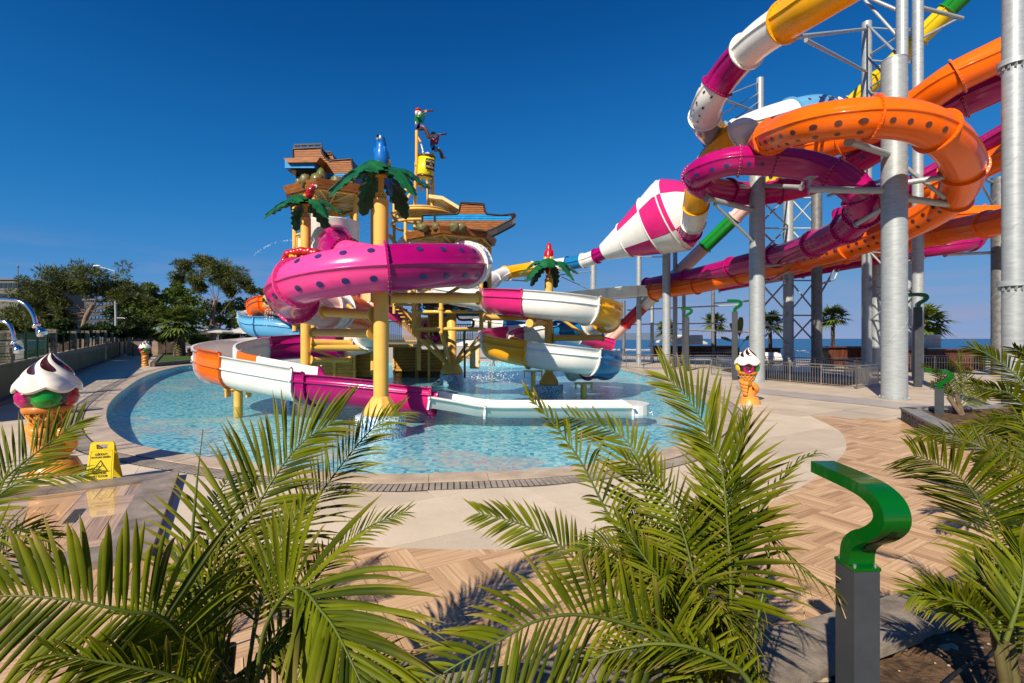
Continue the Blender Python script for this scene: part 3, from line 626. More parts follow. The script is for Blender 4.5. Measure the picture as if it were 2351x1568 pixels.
# ---- 4 raceways at the right
pts = [W(2000,-75,13), W(1880,0,14.3), W(1810,45,15.5), W(1735,98,17), W(1672,165,18.6), W(1628,232,19.7), W(1624,290,21.5), W(1690,335,23.5), W(1790,345,24), W(1880,335,24), W(1925,292,22.5), W(1900,256,22), W(1845,254,21.2), W(1725,292,20.6), W(1656,338,22), W(1612,400,24), W(1600,452,25), W(1595,500,26.5), W(1585,532,28.5)]
slide('striped_tube_slide', 'high tube slide banded amber, white, magenta and pale blue dropping into the cone', 'water slide', pts,
      [(2.1, 'amber'), (3.3, 'white'), (4.5, 'magenta'), (5.55, 'white'), (6.4, 'smoke'), (8, 'amber'), (9, 'amber'), (10.9, 'white'), (12.3, 'skyblue'), (13.35, 'white'), (15, 'amber'), (16.4, 'amber'), (17.3, 'white'), (18, 'magenta')], r=.6,
      dots={3: [(a, .34, .045) for a in (-20, 20, 160, 200, 235, 125)], 8: [(200, .6, .07), (150, .6, .07)], 4: [(200, .4, .05)]}, spot='spot_brown' , fl=.09)
pts = [W(2430,62,16.6), W(2290,130,17), W(2190,180,17.6), W(2115,232,18.6), W(2030,285,19.8), W(1950,316,21), W(1870,338,22), W(1800,347,22), W(1752,340,20.6), W(1768,316,18.2), W(1850,287,15.8), W(1960,272,14.8), W(2060,273,14.6), W(2132,292,14.7), W(2185,330,15.2), W(2212,385,16.3), W(2197,440,17.5), W(2150,482,18.5), W(2080,518,19.8), W(2000,548,21.5), W(1900,579,24), W(1800,606,27), W(1700,631,30), W(1600,654,33), W(1500,669,36)]
od = [(-30, .5, .085), (-66, .5, .07)]
slide('orange_ring_slide', 'bright orange tube slide with dark spots looping in front of the tallest grey column', 'water slide', pts,
      [(1.9, 'orange'), (3.2, 'orange'), (5.2, 'orange'), (7.3, 'orange'), (9.1, 'orange'), (11.4, 'orange'), (13.3, 'orange'), (15, 'orange'), (16.3, 'orange'), (18.2, 'orange'), (19.5, 'orange'), (20.5, 'orange'), (22, 'orange'), (23, 'orange'), (24, 'orange')], r=.58,
      dots={2: [(205, .6, .08)], 3: [(-30, .5, .08)], 4: od, 5: od, 6: [(-30, .5, .08)], 9: [(200, .5, .08), (228, .5, .07)], 10: [(198, .45, .08), (225, .45, .07)], 11: [(200, .5, .08)]}, spot='spot_brown', fl=.10)
pts = [W(2430,130,17.6), W(2290,198,18), W(2200,240,18.7), W(2100,290,19.5), W(2010,345,21), W(1930,390,22.5), W(1850,425,23.8), W(1750,444,24.2), W(1670,440,23.6), W(1608,425,22.2), W(1606,397,20.6), W(1672,372,19.6), W(1760,370,19.2), W(1850,380,18.8), W(1925,405,18.2), W(1972,442,17.8), W(1980,485,18.3), W(1945,524,20), W(1885,553,22), W(1800,583,25.5), W(1700,608,29), W(1600,633,33), W(1487,656,37.3)]
slide('purple_ring_slide', 'plum tube slide with dark spots looping under the orange ring around the shorter grey column', 'water slide', pts,
      [(1.9, 'plum'), (3.2, 'plum'), (5, 'plum'), (6.6, 'plum'), (8, 'plum'), (9.7, 'plum'), (11.3, 'plum'), (12.2, 'plum'), (13.8, 'plum'), (15.2, 'plum'), (16.1, 'plum'), (17, 'plum'), (18.2, 'plum'), (19.2, 'plum'), (20.2, 'plum'), (21.2, 'plum'), (22, 'plum')], r=.56,
      dots={2: [(205, .6, .075)], 4: [(200, .6, .07)], 5: [(-35, .5, .075)], 6: [(-32, .5, .085), (62, .6, .06)], 7: [(-32, .5, .085)], 10: [(190, .3, .05), (225, .3, .05)], 11: [(185, .3, .055), (205, .3, .055), (228, .3, .05)], 12: [(190, .4, .055), (215, .4, .055)]}, spot='spot_blue', fl=.10)
slide('orange_outer_slide', 'orange tube slide running level from the right edge just under the ring slides', 'water slide', [W(2430,468,20), W(2300,508,22.5), W(2200,527,25), W(2100,549,27), W(2000,570,29), W(1900,592,31.5), W(1780,622,34)],
      [(1.3, 'orange'), (2.4, 'orange'), (3.5, 'orange'), (4.6, 'orange'), (6, 'orange')], r=.6, dots={1: [(-10, .6, .08), (-40, .6, .08)], 2: [(-10, .6, .08), (-40, .6, .08)], 3: [(-20, .6, .08)]}, spot='spot_brown')
slide('orange_rear_slide', 'thin far orange tube slide with dark spots passing behind the others near the right edge', 'water slide', [W(2430,500,25), W(2280,492,27), W(2180,497,28.5), W(2080,515,30.5), W(1980,545,33)], [(1.2, 'orange'), (2.2, 'orange'), (3.2, 'orange'), (4, 'orange')], r=.5, dots={1: [(-10, .6, .08), (20, .6, .08)]}, spot='spot_brown')
slide('plum_outer_slide', 'plum tube slide ending in a rounded bend underneath the level orange tube', 'water slide', [W(2225,528,29), W(2240,548,28), W(2205,560,27.5), W(2120,572,28.5), W(2000,592,30.5), W(1900,610,32.5), W(1780,632,35), W(1650,655,37)], [(1.5, 'plum'), (3, 'plum'), (4.2, 'plum'), (5.5, 'plum'), (7, 'plum')], r=.5)
slide('plum_upper_slide', 'plum tube slide coming in from the right edge behind the orange ring', 'water slide', [W(2430,245,18.5), W(2300,318,21), W(2190,378,23), W(2085,432,25), W(1990,472,27), W(1930,500,28.5)], [(1.5, 'plum'), (2.6, 'plum'), (3.7, 'plum'), (5, 'plum')], r=.56)
slide('orange_lower_slide', 'orange tube slide pressed beneath the plum one at the right edge behind the ring', 'water slide', [W(2430,300,18.5), W(2300,362,21), W(2190,412,23), W(2100,452,25), W(2020,485,27)], [(1.5, 'orange'), (2.6, 'orange'), (4, 'orange')], r=.56)
# straight steep body slide
A = W(2262, -60, 24); B = W(1372, 806, 42)
def onl(px):  # parameter where the straight line crosses column px
    k = (px-CX)/F; return (k*A.y-A.x)/((B.x-A.x)-k*(B.y-A.y))
n_ = 12; pts = [A.lerp(B, i/n_) for i in range(n_+1)]
slide('straight_speed_slide', 'straight steep tube slide banded green, yellow, pale pink and red running down behind everything', 'water slide', pts,
      [(onl(x)*n_, c) for x, c in [(2175, 'green'), (2110, 'lemon'), (2030, 'lemon'), (1960, 'lemon'), (1760, 'lemon'), (1733, 'red'), (1688, 'blush'), (1618, 'green'), (1560, 'blush'), (1532, 'white'), (1500, 'lemon'), (1480, 'white'), (1436, 'red'), (1397, 'blush')]]+[(n_, 'green')], r=.47)
# cone
A = W(1388, 578, 34); B = W(1543, 496, 31); ax = (B-A).normalized(); L0 = (B-A).length
cone = thing('funnel_slide', (A.x, A.y, 0), 'huge funnel slide in a pink and white checker standing between the slides and the sky', 'water slide')
prof = [(0, .62), (.15, .88), (.34, 1.22), (.74, 1.99), (.97, 2.42), (1.08, 2.4), (1.22, 1.9), (1.36, 1.05)]
T, S, U = frame(ax)
def cp(t, r, a): return A+ax*(t*L0)+(S*cos(a)+U*sin(a))*r
for b, (i0, i1) in enumerate([(0, 2), (2, 3), (3, 5), (5, 7)]):
    for k in range(6):
        mb = MB(); g = []
        for i in range(i0, i1+1):
            for j in range(9): g.append(cp(prof[i][0], prof[i][1], 2*pi*(k+j/8*.985+.0075)/6+.35))
        mb.add(g, [(i*9+j, i*9+j+1, (i+1)*9+j+1, (i+1)*9+j) for i in range(i1-i0) for j in range(8)], True)
        white = (b == 0 and k % 2 == 0) or (b > 0 and (b+k) % 2 == 0) or (b == 0); mb.build('panel', M['white' if white else 'rose'], cone)
for t, r in ((.34, 1.22), (.74, 1.99), (1.02, 2.42)):
    mb = MB(); mb.pipe([cp(t, r+.03, 2*pi*k/32) for k in range(33)], .05, 6, cap=False); mb.build('rib', M['white'], cone)
slide('cone_exit_tube', 'thin striped tube slide leading left from the tip of the checkered funnel', 'water slide',
      [W(1392,577,34), W(1360,592,35), W(1325,602,36), W(1280,609,37), W(1220,617,37), W(1160,628,36), W(1132,642,34), W(1108,660,31)],
      [(.7, 'magenta'), (1.6, 'white'), (2.5, 'blue'), (3.95, 'white'), (5, 'amber'), (6, 'white'), (7, 'white')], r=.5, bolts=False)
slide('launch_flume', 'pale raised flume on grey posts that receives the plum tube', 'water slide', [W(1500,672,37.6)+V(0, 0, -.3), W(1470,672,38)+V(0, 0, -.3), W(1400,677,39)+V(0, 0, -.3), W(1330,684,40)+V(0, 0, -.3), W(1270,690,41)+V(0, 0, -.3)], [(1, 'white'), (2, 'white'), (3, 'white'), (4, 'white')], r=1.1, kind='flume', hl=.75, bolts=False)
# small slides left of the tower
slide('orange_side_slide', 'short orange open slide curling out left of the tower beneath the skull', 'water slide', [W(690,720,22.5), W(655,703,22.8), W(622,697,23.6), W(598,706,24.8), W(600,722,26)], [(2, 'orange'), (3.2, 'orange'), (4, 'white')], r=.55, kind='open', hl=.35, hr=.5)
slide('blue_side_slide', 'pale blue open slide below the orange one at the left of the tower', 'water slide', [W(600,722,26), W(578,735,25.6), W(592,748,24.6), W(640,752,24), W(700,762,24)], [(1, 'white'), (2.4, 'skyblue'), (4, 'skyblue')], r=.6, kind='open', hl=.35, hr=.5)
slide('rear_rose_slide', 'rose coloured open slide half hidden behind the wooden walls of the tower', 'water slide', [W(800,690,29), W(870,700,30), W(930,728,30), W(960,752,30), W(1000,765,31)], [(2, 'rose'), (3, 'blush'), (4, 'rose')], r=.6, kind='open', hl=.35, hr=.5)
slide('rear_blue_slide', 'white and blue slide passing low behind the spiral near the horizon', 'water slide', [W(1085,738,36), W(1150,746,36), W(1240,757,37), W(1330,772,38), W(1400,790,39)], [(1, 'white'), (2, 'blue'), (3, 'white'), (4, 'rose')], r=.6, kind='open', hl=.4, hr=.4)
# ================================================================= grey steel columns
def column(px, by, w, top, d=None, m='galv', label='', arms=(), zt=None, group='grey steel columns carrying the slides', upper=None, zb=0):
    d = d or EYE*F/(by-HY); c = V((px-CX)*d/F, d, 0); r = w*d/F/2; zt = EYE-(top-HY)*d/F
    t = thing('steel_column', c, label, 'steel column', group); n = max(2, int(zt/1.2))
    mb = MB(); mb.pipe([V(c.x, c.y, zb+(zt-zb)*i/n) for i in range(n+1)], r, 28); sh = mb.build('shaft', M[m], t)
    if r > .2:   # spiral weld seam
        mb = MB(); mb.pipe([V(c.x+(r+.001)*cos(a), c.y+(r+.001)*sin(a), zb+.4+a*r*1.15) for a in [q*.3 for q in range(int((zt-zb-.5)/(r*1.15)/.3))]], .008, 5); mb.build('weld_seam', M['galv'], sh)
    mb = MB(); mb.pipe([V(c.x, c.y, zb+.0), V(c.x, c.y, zb+.03)], r+.06, 24); mb.build('base_plate', M[m], t)
    mb = MB()
    for k in range(8):
        a = 2*pi*k/8; mb.bar(V(c.x+(r+.0)*cos(a), c.y+r*sin(a), zb+.02), V(c.x+(r+.05)*cos(a), c.y+(r+.05)*sin(a), zb+.02), .02, .16)
    mb.build('gusset', M[m], t, kind='stuff')
    if upper:
        ux, uw, ut = upper; ru = uw*d/F/2; cx = (ux-CX)*d/F; zu = EYE-(ut-HY)*d/F
        mb = MB(); mb.pipe([V(cx, c.y, zt), V(cx, c.y, (zt+zu)/2), V(cx, c.y, zu)], ru, 24); mb.build('upper_shaft', M[m], t)
        mb = MB(); mb.pipe([V(c.x, c.y, zt), V(c.x, c.y, zt+.03)], r+.01, 24); mb.build('cap_plate', M[m], t)
    for a in arms: arm(t, c, d, *a)
    return t
def arm(t, c, d, p1, p2, r=.1, m='galv', plate=True):
    a = W(*p1); b = W(*p2); mb = MB(); mb.pipe([a, b], r, 12); o = mb.build('bracket_arm', M[m], t)
    if plate:
        T, S, U = frame(b-a); mb = MB(); mb.pipe([b-T*.015, b+T*.015], r*1.5, 14); mb.pipe([b+U*r, b+U*(r+.28)], r*.55, 10); mb.box(b+U*(r+.3), (.34, .34, .03)); mb.build('saddle', M[m], o)
A_ = column(2053, 915, 50, 140, label='thickest grey column, standing nearest on the open paving in front of the orange ring', upper=(2071, 23, -60),
    arms=[((2040,355,16.8),(1950,325,15.4),.11), ((2040,438,16.9),(1858,435,17.6),.12), ((2075,420,17.2),(2190,403,16.4),.1), ((2075,455,17.2),(2185,470,17.6),.12), ((2075,380,17.2),(2170,455,17.0),.07,'galv',False), ((2040,470,17),(1965,515,18.2),.09), ((2040,410,17),(1900,450,19),.06,'galv',False)])
B_ = column(1738, 876, 33, 402, label='grey column under the plum ring, second thickest, right of the ice cream cone figure',
    arms=[((1735,484,23.5),(1622,455,22),.12), ((1735,560,23.5),(1640,468,22.3),.07,'galv',False), ((1745,425,23.5),(1840,430,21),.1), ((1735,440,23.5),(1750,500,23.3),.08,'galv',False)])
C_ = column(2328, 955, 42, -120, label='grey column with flanged joints at the far right edge of the plaza')
for y in (145, 650):
    d = EYE*F/(955-HY); c = V((2328-CX)*d/F, d, EYE-(y-HY)*d/F); r = 42*d/F/2; mb = MB(); mb.pipe([c-V(0, 0, .09), c-V(0, 0, .03)], r+.09, 24); mb.pipe([c+V(0, 0, -.03), c+V(0, 0, .06)], r+.09, 24)
    for k in range(14): q = V(cos(k*pi/7), sin(k*pi/7), 0); mb.bar(c+q*(r+.04)-V(0, 0, .2), c+q*(r+.04), .015, .07)
    mb.build('joint_flange', M['galv'], C_)
column(2295, 858, 30, 408, m='dgalv', label='dark grey column just left of the column with flanged joints', arms=[((2280,420,29),(2235,400,26),.08), ((2280,580,29),(2170,585,28),.09), ((2285,480,29),(2245,405,26.5),.06,'galv',False)])
column(1745, 850, 16, 180, d=30, label='slim pole with thin stays rising above the shorter thick column', arms=[((1740,190,30),(1655,225,21.5),.035,'galv',False), ((1740,215,30),(1655,265,22),.035,'galv',False), ((1740,258,30),(1645,222,20.8),.06), ((1740,235,30),(1670,285,23),.035,'galv',False)])
column(1530, 838, 18, 540, d=34, label='grey column close below the wide end of the checkered funnel')
column(1467, 838, 11, 572, d=38, label='thin grey post under the middle of the checkered funnel')
column(1550, 840, 10, 560, d=36, label='thin grey post just right of the column below the funnel')
column(1362, 830, 13, 600, d=40, label='grey post below the blue band of the thin striped tube', arms=[((1360,622,40),(1275,633,37.5),.05), ((1360,668,40),(1290,636,37.6),.04,'galv',False)])
column(1130, 800, 11, 640, d=38, label='grey post behind the clear end of the pink tube', arms=[((1130,640,38),(1205,645,37),.05)])
for i, (x, y) in enumerate([(1432, 815), (1497, 832), (1570, 838), (1637, 830), (1465, 838), (1527, 832)]):
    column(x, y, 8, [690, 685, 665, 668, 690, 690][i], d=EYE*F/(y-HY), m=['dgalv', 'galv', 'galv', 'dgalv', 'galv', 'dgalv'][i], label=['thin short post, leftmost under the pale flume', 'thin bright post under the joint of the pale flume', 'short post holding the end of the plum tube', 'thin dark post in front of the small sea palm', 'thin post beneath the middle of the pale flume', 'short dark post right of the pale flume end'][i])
# lattice frame between the slim columns
lat = thing('lattice_frame', (14, 24, 0), 'lattice of slim grey columns and crossed braces standing behind the ring slides', 'steel frame')
LC = [(1990, 20, 52, 27), (2107, 22, -70, 24), (1810, 22, 438, 31), (1875, 22, 438, 30), (2012, 20, 575, 31), (2085, 12, 420, 33)]
for px, w, top, d in LC:
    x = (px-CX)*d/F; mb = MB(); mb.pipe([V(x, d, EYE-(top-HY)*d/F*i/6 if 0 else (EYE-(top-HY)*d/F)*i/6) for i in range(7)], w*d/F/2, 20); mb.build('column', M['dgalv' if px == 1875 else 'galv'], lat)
def brace(p, q, r=.05, m='galv'):
    mb = MB(); mb.pipe([W(*p), W(*q)], r, 8); mb.build('brace', M[m], lat)
for y0, y1 in [(55, 130), (130, 205), (205, 300), (480, 570), (570, 650), (650, 740)]:
    brace((1990, y0, 27), (2065, y1, 17.6 if y1 < 400 else 25)); brace((1990, y1, 27), (2107, y0, 24)); brace((1990, y0+8, 27), (2107, y0+16, 24), .04)
brace((1990, 66, 27), (1828, 85, 15.8), .08); brace((1990, 165, 27), (1850, 92, 16.2), .07); brace((2107, 15, 24), (2210, 42, 24.5), .09); brace((2107, 92, 24), (2195, 45, 24.5), .06)
brace((2066, 26, 17), (1960, -20, 18), .06); brace((2066, 90, 17), (1985, 0, 18), .05)
for y0, y1 in [(450, 520), (520, 590), (640, 720), (720, 790)]:
    for a, b in (((1738, 23.6), (1810, 31)), ((1810, 31), (1875, 30))):
        brace((a[0], y0, a[1]), (b[0], y1, b[1])); brace((a[0], y1, a[1]), (b[0], y0, b[1])); brace((a[0], y0+4, a[1]), (b[0], y0+4, b[1]), .045)
for y0, y1 in [(590, 680), (680, 765)]: brace((2012, y0, 31), (2100, y1, 24)); brace((2012, y1, 31), (2100, y0, 24)); brace((2012, y0, 31), (2100, y0, 24), .045)
brace((1875, 690, 30), (1916, 618, 31), .06); brace((1875, 655, 30), (1915, 642, 31), .06); brace((1916, 640, 31), (1926, 618, 31), .06); brace((1430, 745, 40), (1660, 742, 36), .05); brace((1440, 712, 40), (1700, 700, 34), .05); brace((1740, 612, 24), (1822, 604, 27), .08); brace((1740, 660, 24), (1830, 610, 27), .06)
brace((1640, 696, 34), (1738, 690, 24), .05); brace((1560, 757, 38), (1738, 762, 24), .06); brace((1530, 560, 34), (1585, 520, 28), .06); brace((1467, 590, 38), (1530, 590, 34), .04)
# ================================================================= palm posts, parrots, pirate tower
M['leafgreen'] = mat('fibreglass_leaf_green', (.012, .13, .035), .3, coat=.2, var=.2, vs=4, col2=(.006, .05, .018))
M['plankwood'] = mat('painted_ship_wood', (.40, .14, .025), .45, coat=.1, var=.3, vs=3, stretch=(1, 1, 9), col2=(.17, .05, .01))
M['beamwood'] = mat('carved_beam_wood', (.33, .12, .025), .5, var=.3, vs=2.5, stretch=(1, 1, 8), col2=(.13, .04, .01), bump=.2, bs=10)
M['wallwood'] = mat('orange_timber_panel', (.68, .36, .07), .5, var=.3, vs=2, stretch=(1, 1, 10), col2=(.34, .14, .025), bump=.15, bs=10)
M['darktrim'] = mat('dark_brown_trim', (.035, .018, .012), .35, coat=.2)
M['hullblue'] = mat('hull_blue', (.01, .26, .60), .35, coat=.2)
M['rock'] = mat('painted_rock', (.20, .11, .06), .4, coat=.15, var=.3, vs=3.5, col2=(.06, .13, .02))
M['mosaicw'] = bpy.data.materials.new('mosaic_plinth'); mosaic(M['mosaicw'], [(.6, .72, .78), (.08, .25, .5), (.7, .78, .8), (.15, .4, .6), (.65, .74, .78), (.03, .12, .35)], .032)
M['cream_panel'] = mat('cream_panel', (.70, .60, .40), .45)
M['beige'] = mat('beige_canopy', (.66, .50, .22), .45)
for k, c in dict(pred=(.45, .008, .015), pblue=(.01, .14, .50), pwhite=(.75, .75, .72), pblack=(.012, .012, .012), pyellow=(.75, .45, .01), skin=(.55, .27, .12), shirtg=(.01, .16, .02), shirtr=(.28, .01, .03), trousers=(.12, .08, .22), boots=(.09, .035, .015), scope=(.10, .02, .012), bucket=(.72, .62, .01), bone=(.50, .38, .17), caramel=(.62, .25, .045)).items(): M[k] = mat('paint_'+k, c, .28, coat=.35, var=.08)
def palm_leaf(mb, hub, az, L=1.3, w=.24, rise=.12, drop=.62, n=14):
    D = V(cos(az), sin(az), 0); Sd = V(-sin(az), cos(az), 0); top = []; P = []
    for i in range(n+1):
        t = i/n; r = L*(t-.08*t*t*t); z = rise*sin(pi*min(t*1.3, 1))-drop*t**2.1
        ww = w*(sin(pi*min(1, .12+t*.88))**.55)*(1 if i in (0, n) else (1.0 if i % 2 else .72)) if t < 1 else .01
        c = hub+D*r+V(0, 0, z); P.append((c, ww))
    for th in (0, -.02):
        for c, ww in P: top += [c-Sd*ww+V(0, 0, th-ww*.42), c-Sd*ww*.5+V(0, 0, th-ww*.12), c+V(0, 0, th+.015), c+Sd*ww*.5+V(0, 0, th-ww*.12), c+Sd*ww+V(0, 0, th-ww*.42)]
    k = 5; N_ = (n+1)*k
    f = [(i*k+j, i*k+j+1, (i+1)*k+j+1, (i+1)*k+j) for i in range(n) for j in range(4)]
    f2 = [(N_+i*k+j, N_+(i+1)*k+j, N_+(i+1)*k+j+1, N_+i*k+j+1) for i in range(n) for j in range(4)]
    ed = [(i*k, (i+1)*k, N_+(i+1)*k, N_+i*k) for i in range(n)]+[(i*k+4, N_+i*k+4, N_+(i+1)*k+4, (i+1)*k+4) for i in range(n)]
    mb.add(top, f+f2+ed, False)
def palm_post(px, d, w, ytop, ystem, yhub, leaves, label, plinth=True, pr=.64, arms=(), ped=True):
    c = V((px-CX)*d/F, d, 0); z = lambda y: EYE-(y-HY)*d/F; r = w*d/F/2
    t = thing('palm_post', c, label, 'palm post', 'yellow posts topped with green palm leaves')
    mb = MB(); mb.pipe([V(c.x, c.y, -.4), V(c.x, c.y, z(ytop)*.5), V(c.x, c.y, z(ytop))], r, 32); mb.build('post', M['ypaint'], t)
    mb = MB(); mb.pipe([V(c.x, c.y, z(ytop)), V(c.x, c.y, z(yhub))], r*.38, 16); mb.build('stem', M['ypaint'], t)
    for zz in (z(ytop)+.05, z(ytop)+.11, z(yhub)-.08, z(yhub)-.02):
        mb = MB(); mb.pipe([V(c.x, c.y, zz), V(c.x, c.y, zz+.03)], r*.75, 18)
        for k in range(10): a = k*pi/5; mb.box((c.x+r*.66*cos(a), c.y+r*.66*sin(a), zz+.015), (.03, .03, .06))
        mb.build('flange', M['ypaint'], t)
    hub = V(c.x, c.y, z(yhub))
    for az, L, wd, rise, drop in leaves:
        mb = MB(); palm_leaf(mb, hub+V(cos(radians(az)), sin(radians(az)), 0)*r*.4, radians(az), L, wd, rise, drop); lf = mb.build('palm_leaf', M['leafgreen'], t)
        mb = MB(); D = V(cos(radians(az)), sin(radians(az)), 0); mb.pipe([hub+D*(q*L)+V(0, 0, rise*sin(pi*min(q*1.3, 1))-drop*q**2.1-.035) for q in (0, .2, .4, .6, .8)], .014, 6); mb.build('midrib', M['darktrim'], lf)
    if plinth:
        mb = MB(); mb.lathe([(0, .14), (pr-.02, .14), (pr, .12), (pr, -.42)], c, 36); mb.build('plinth', M['mosaicw'], t)
    if ped:
        mb = MB(); mb.lathe([(r+.0, .62), (r*1.25, .58), (r*2.1, .34), (r*2.35, .22), (r*2.3, .15), (0, .142)], c, 10, smooth=False); mb.build('pedestal', M['ypaint'], t)
    for p, q, rr in arms:
        a, b = W(*p), W(*q); mb = MB(); mb.pipe([a, b], rr, 12); T, S, U = frame(b-a); mb.pipe([b-T*.02, b+T*.02], rr*1.45, 12); mb.pipe([a-T*.02, a+T*.02], rr*1.6, 12); mb.build('bracket_arm', M['ypaint'], t)
    return t, hub
L7 = lambda s, w=.25: [(188, 1.35*s, w, .16, .50), (218, 1.35*s, w*1.05, .05, .85), (262, 1.0*s, w*1.2, .22, .25), (322, 1.35*s, w, .12, .80), (352, 1.35*s, w, .14, .42), (70, 1.2*s, w, .05, .9), (130, 1.2*s, w, .05, .85)]
p1, hub1 = palm_post(875, 12.5, 34, 458, 410, 398, L7(1.0, .34), 'nearest yellow palm post, rising through the pink ring with the blue parrot on it',
   arms=[((893,684,12.7),(1098,684,14.2),.145), ((857,722,12.6),(745,716,13.4),.13), ((857,765,12.7),(722,764,15),.12), ((1010,684,13.6),(1062,655,14.2),.05), ((858,712,12.6),(905,680,14.4),.05), ((857,745,12.7),(800,702,15.5),.05), ((940,684,13.2),(985,662,15.5),.05)])
p2, hub2 = palm_post(702, 19, 22, 500, 478, 466, L7(1.15, .36), 'yellow palm post on the left behind the pink ring with a red parrot', pr=.6,
   arms=[((713,786,19),(803,788,19.8),.13), ((713,798,19),(843,799,20),.13), ((713,826,19),(802,826,20.4),.11), ((713,800,19),(770,822,20),.05)])
p3, hub3 = palm_post(1260, 20.6, 19, 640, 618, 606, L7(.95, .32), 'yellow palm post standing inside the open spiral with a red parrot', pr=.62,
   arms=[((1250,729,20.5),(1112,729,19.6),.12), ((1252,742,20.4),(1216,742,18.6),.11), ((1270,776,20.5),(1384,775,21),.13), ((1272,720,20.5),(1349,775,20.8),.07), ((1250,700,20.5),(1225,745,18.7),.05)])
# short supports that stand in the water under the troughs
for k, (px, by, ty, d, lb) in enumerate([(547, 923, 893, 15.4, 'short yellow support in the water under the white and orange bend'), (1224, 893, 852, 18.6, 'yellow support in the water left of the far pedestal'), (1340, 895, 880, 20, 'short yellow support under the blue end of the spiral')]):
    c = V((px-CX)*d/F, d, 0); z = EYE-(ty-HY)*d/F; t = thing('slide_support', c, lb, 'slide support', 'yellow supports standing in the water')
    mb = MB(); mb.pipe([V(c.x, c.y, -.4), V(c.x, c.y, z)], .13 if k != 1 else .09, 14); mb.build('post', M['ypaint'], t)
    mb = MB(); mb.box((c.x, c.y, z), (.75, .3, .05)); mb.box((c.x-.33, c.y, z-.14), (.05, .26, .24)); mb.box((c.x+.33, c.y, z-.14), (.05, .26, .24)); mb.build('cradle', M['ypaint'], t)
# ---------------------------------------------------------------- parrots (facing +X, feet at origin, about 1.1 tall)
def parrot(label, loc, rz, s, body, wing, lean=0., bandy=True):
    t = thing('parrot', (0, 0, 0), label, 'parrot statue', 'parrot statues on the palm posts')
    mb = MB(); sp_ = [(-.42, -.38, .02), (-.30, -.22, .05), (-.16, .0, .10), (-.08, .14, .17), (-.02, .32, .20), (.0, .50, .18), (.01, .64, .135), (.02, .74, .12), (.04, .83, .115), (.05, .90, .09), (.055, .945, .03)]
    pts = catmull([V(x, 0, z) for x, z, r in sp_], .03); rr = []
    for u in pts[1]: i = min(int(u), len(sp_)-2); rr.append(sp_[i][2]+(sp_[i+1][2]-sp_[i][2])*(u-i))
    mb.pipe(pts[0], rr, 16); mb.build('body', M[body], t)
    mb = MB(); mb.ball((.115, 0, .845), (.055, .085, .065), 12, 8); mb.build('face_patch', M['pwhite'], t)
    mb = MB(); mb.pipe(catmull([V(.13, 0, .87), V(.20, 0, .865), V(.225, 0, .82), V(.205, 0, .775)], .015)[0], [.04, .038, .036, .033, .028, .024, .02, .016, .012, .009, .007, .005][:len(catmull([V(.13, 0, .87), V(.20, 0, .865), V(.225, 0, .82), V(.205, 0, .775)], .015)[0])]+[.004]*max(0, len(catmull([V(.13, 0, .87), V(.20, 0, .865), V(.225, 0, .82), V(.205, 0, .775)], .015)[0])-12), 10)
    mb.build('beak', M['pwhite' if body == 'pred' else 'pblack'], t)
    for sy in (-1, 1):
        mb = MB(); mb.ball((.12, sy*.075, .865), .016, 8, 6); mb.build('eye', M['pblack'], t)
        mb = MB(); W_ = [(.06, .60, .05), (.0, .48, .11), (-.06, .32, .13), (-.12, .16, .12), (-.2, .0, .09), (-.27, -.14, .05), (-.32, -.24, .01)]
        g = []
        for x, z, r in W_: g += [V(x+r*.9, sy*.17*(1 if z > .1 else .7), z+.02), V(x, sy*(.215 if z > .1 else .15), z), V(x-r, sy*.13, z-.03)]
        g2 = [q+V(0, -sy*.05, 0) for q in g]; n = len(W_); N_ = 3*n
        mb.add(g+g2, [(i*3+j, i*3+j+1, (i+1)*3+j+1, (i+1)*3+j) for i in range(n-1) for j in range(2)]+[(N_+i*3+j, N_+(i+1)*3+j, N_+(i+1)*3+j+1, N_+i*3+j+1) for i in range(n-1) for j in range(2)]+[(i*3+j, (i+1)*3+j, N_+(i+1)*3+j, N_+i*3+j) for i in range(n-1) for j in (0, 2)], False)
        w_ = mb.build('wing', [M[wing], M['pyellow'], M['pblue']], t)
        if bandy:
            for p in w_.data.polygons: p.material_index = 0 if p.center.z > .3 else (1 if p.center.z > .14 else 2)
        mb = MB(); mb.pipe([V(.03, sy*.07, .2), V(.05, sy*.07, .03)], .03, 8)
        for a in (-.4, 0, .4): mb.pipe([V(.04, sy*.07, .02), V(.04+.09*cos(a), sy*.07+.09*sin(a), .005)], .014, 6)
        mb.build('foot', M['pblack'], t)
    mb = MB()
    for k in range(-2, 3): mb.bar(V(-.27, k*.02, -.15), V(-.46+abs(k)*.03, k*.035, -.5+abs(k)*.05), .035, .012)
    mb.build('tail_feather', M['pblue' if body == 'pblue' else 'pred'], t)
    t.location = loc; t.rotation_euler = (0, lean, rz); t.scale = (s,)*3
    return t
parrot('big blue parrot statue with a white face perched on the nearest palm post', hub1+V(.02, -.02, .02), radians(250), 1.0, 'pblue', 'pblue', 0)
parrot('red parrot statue perched on the left palm post, yellow and blue wing', hub2+V(.05, -.05, .02), radians(-15), .85, 'pred', 'pred', radians(25))
parrot('red parrot statue with blue wings seen from behind on the far palm post', hub3+V(0, -.05, .0), radians(75), .95, 'pred', 'pred', 0)
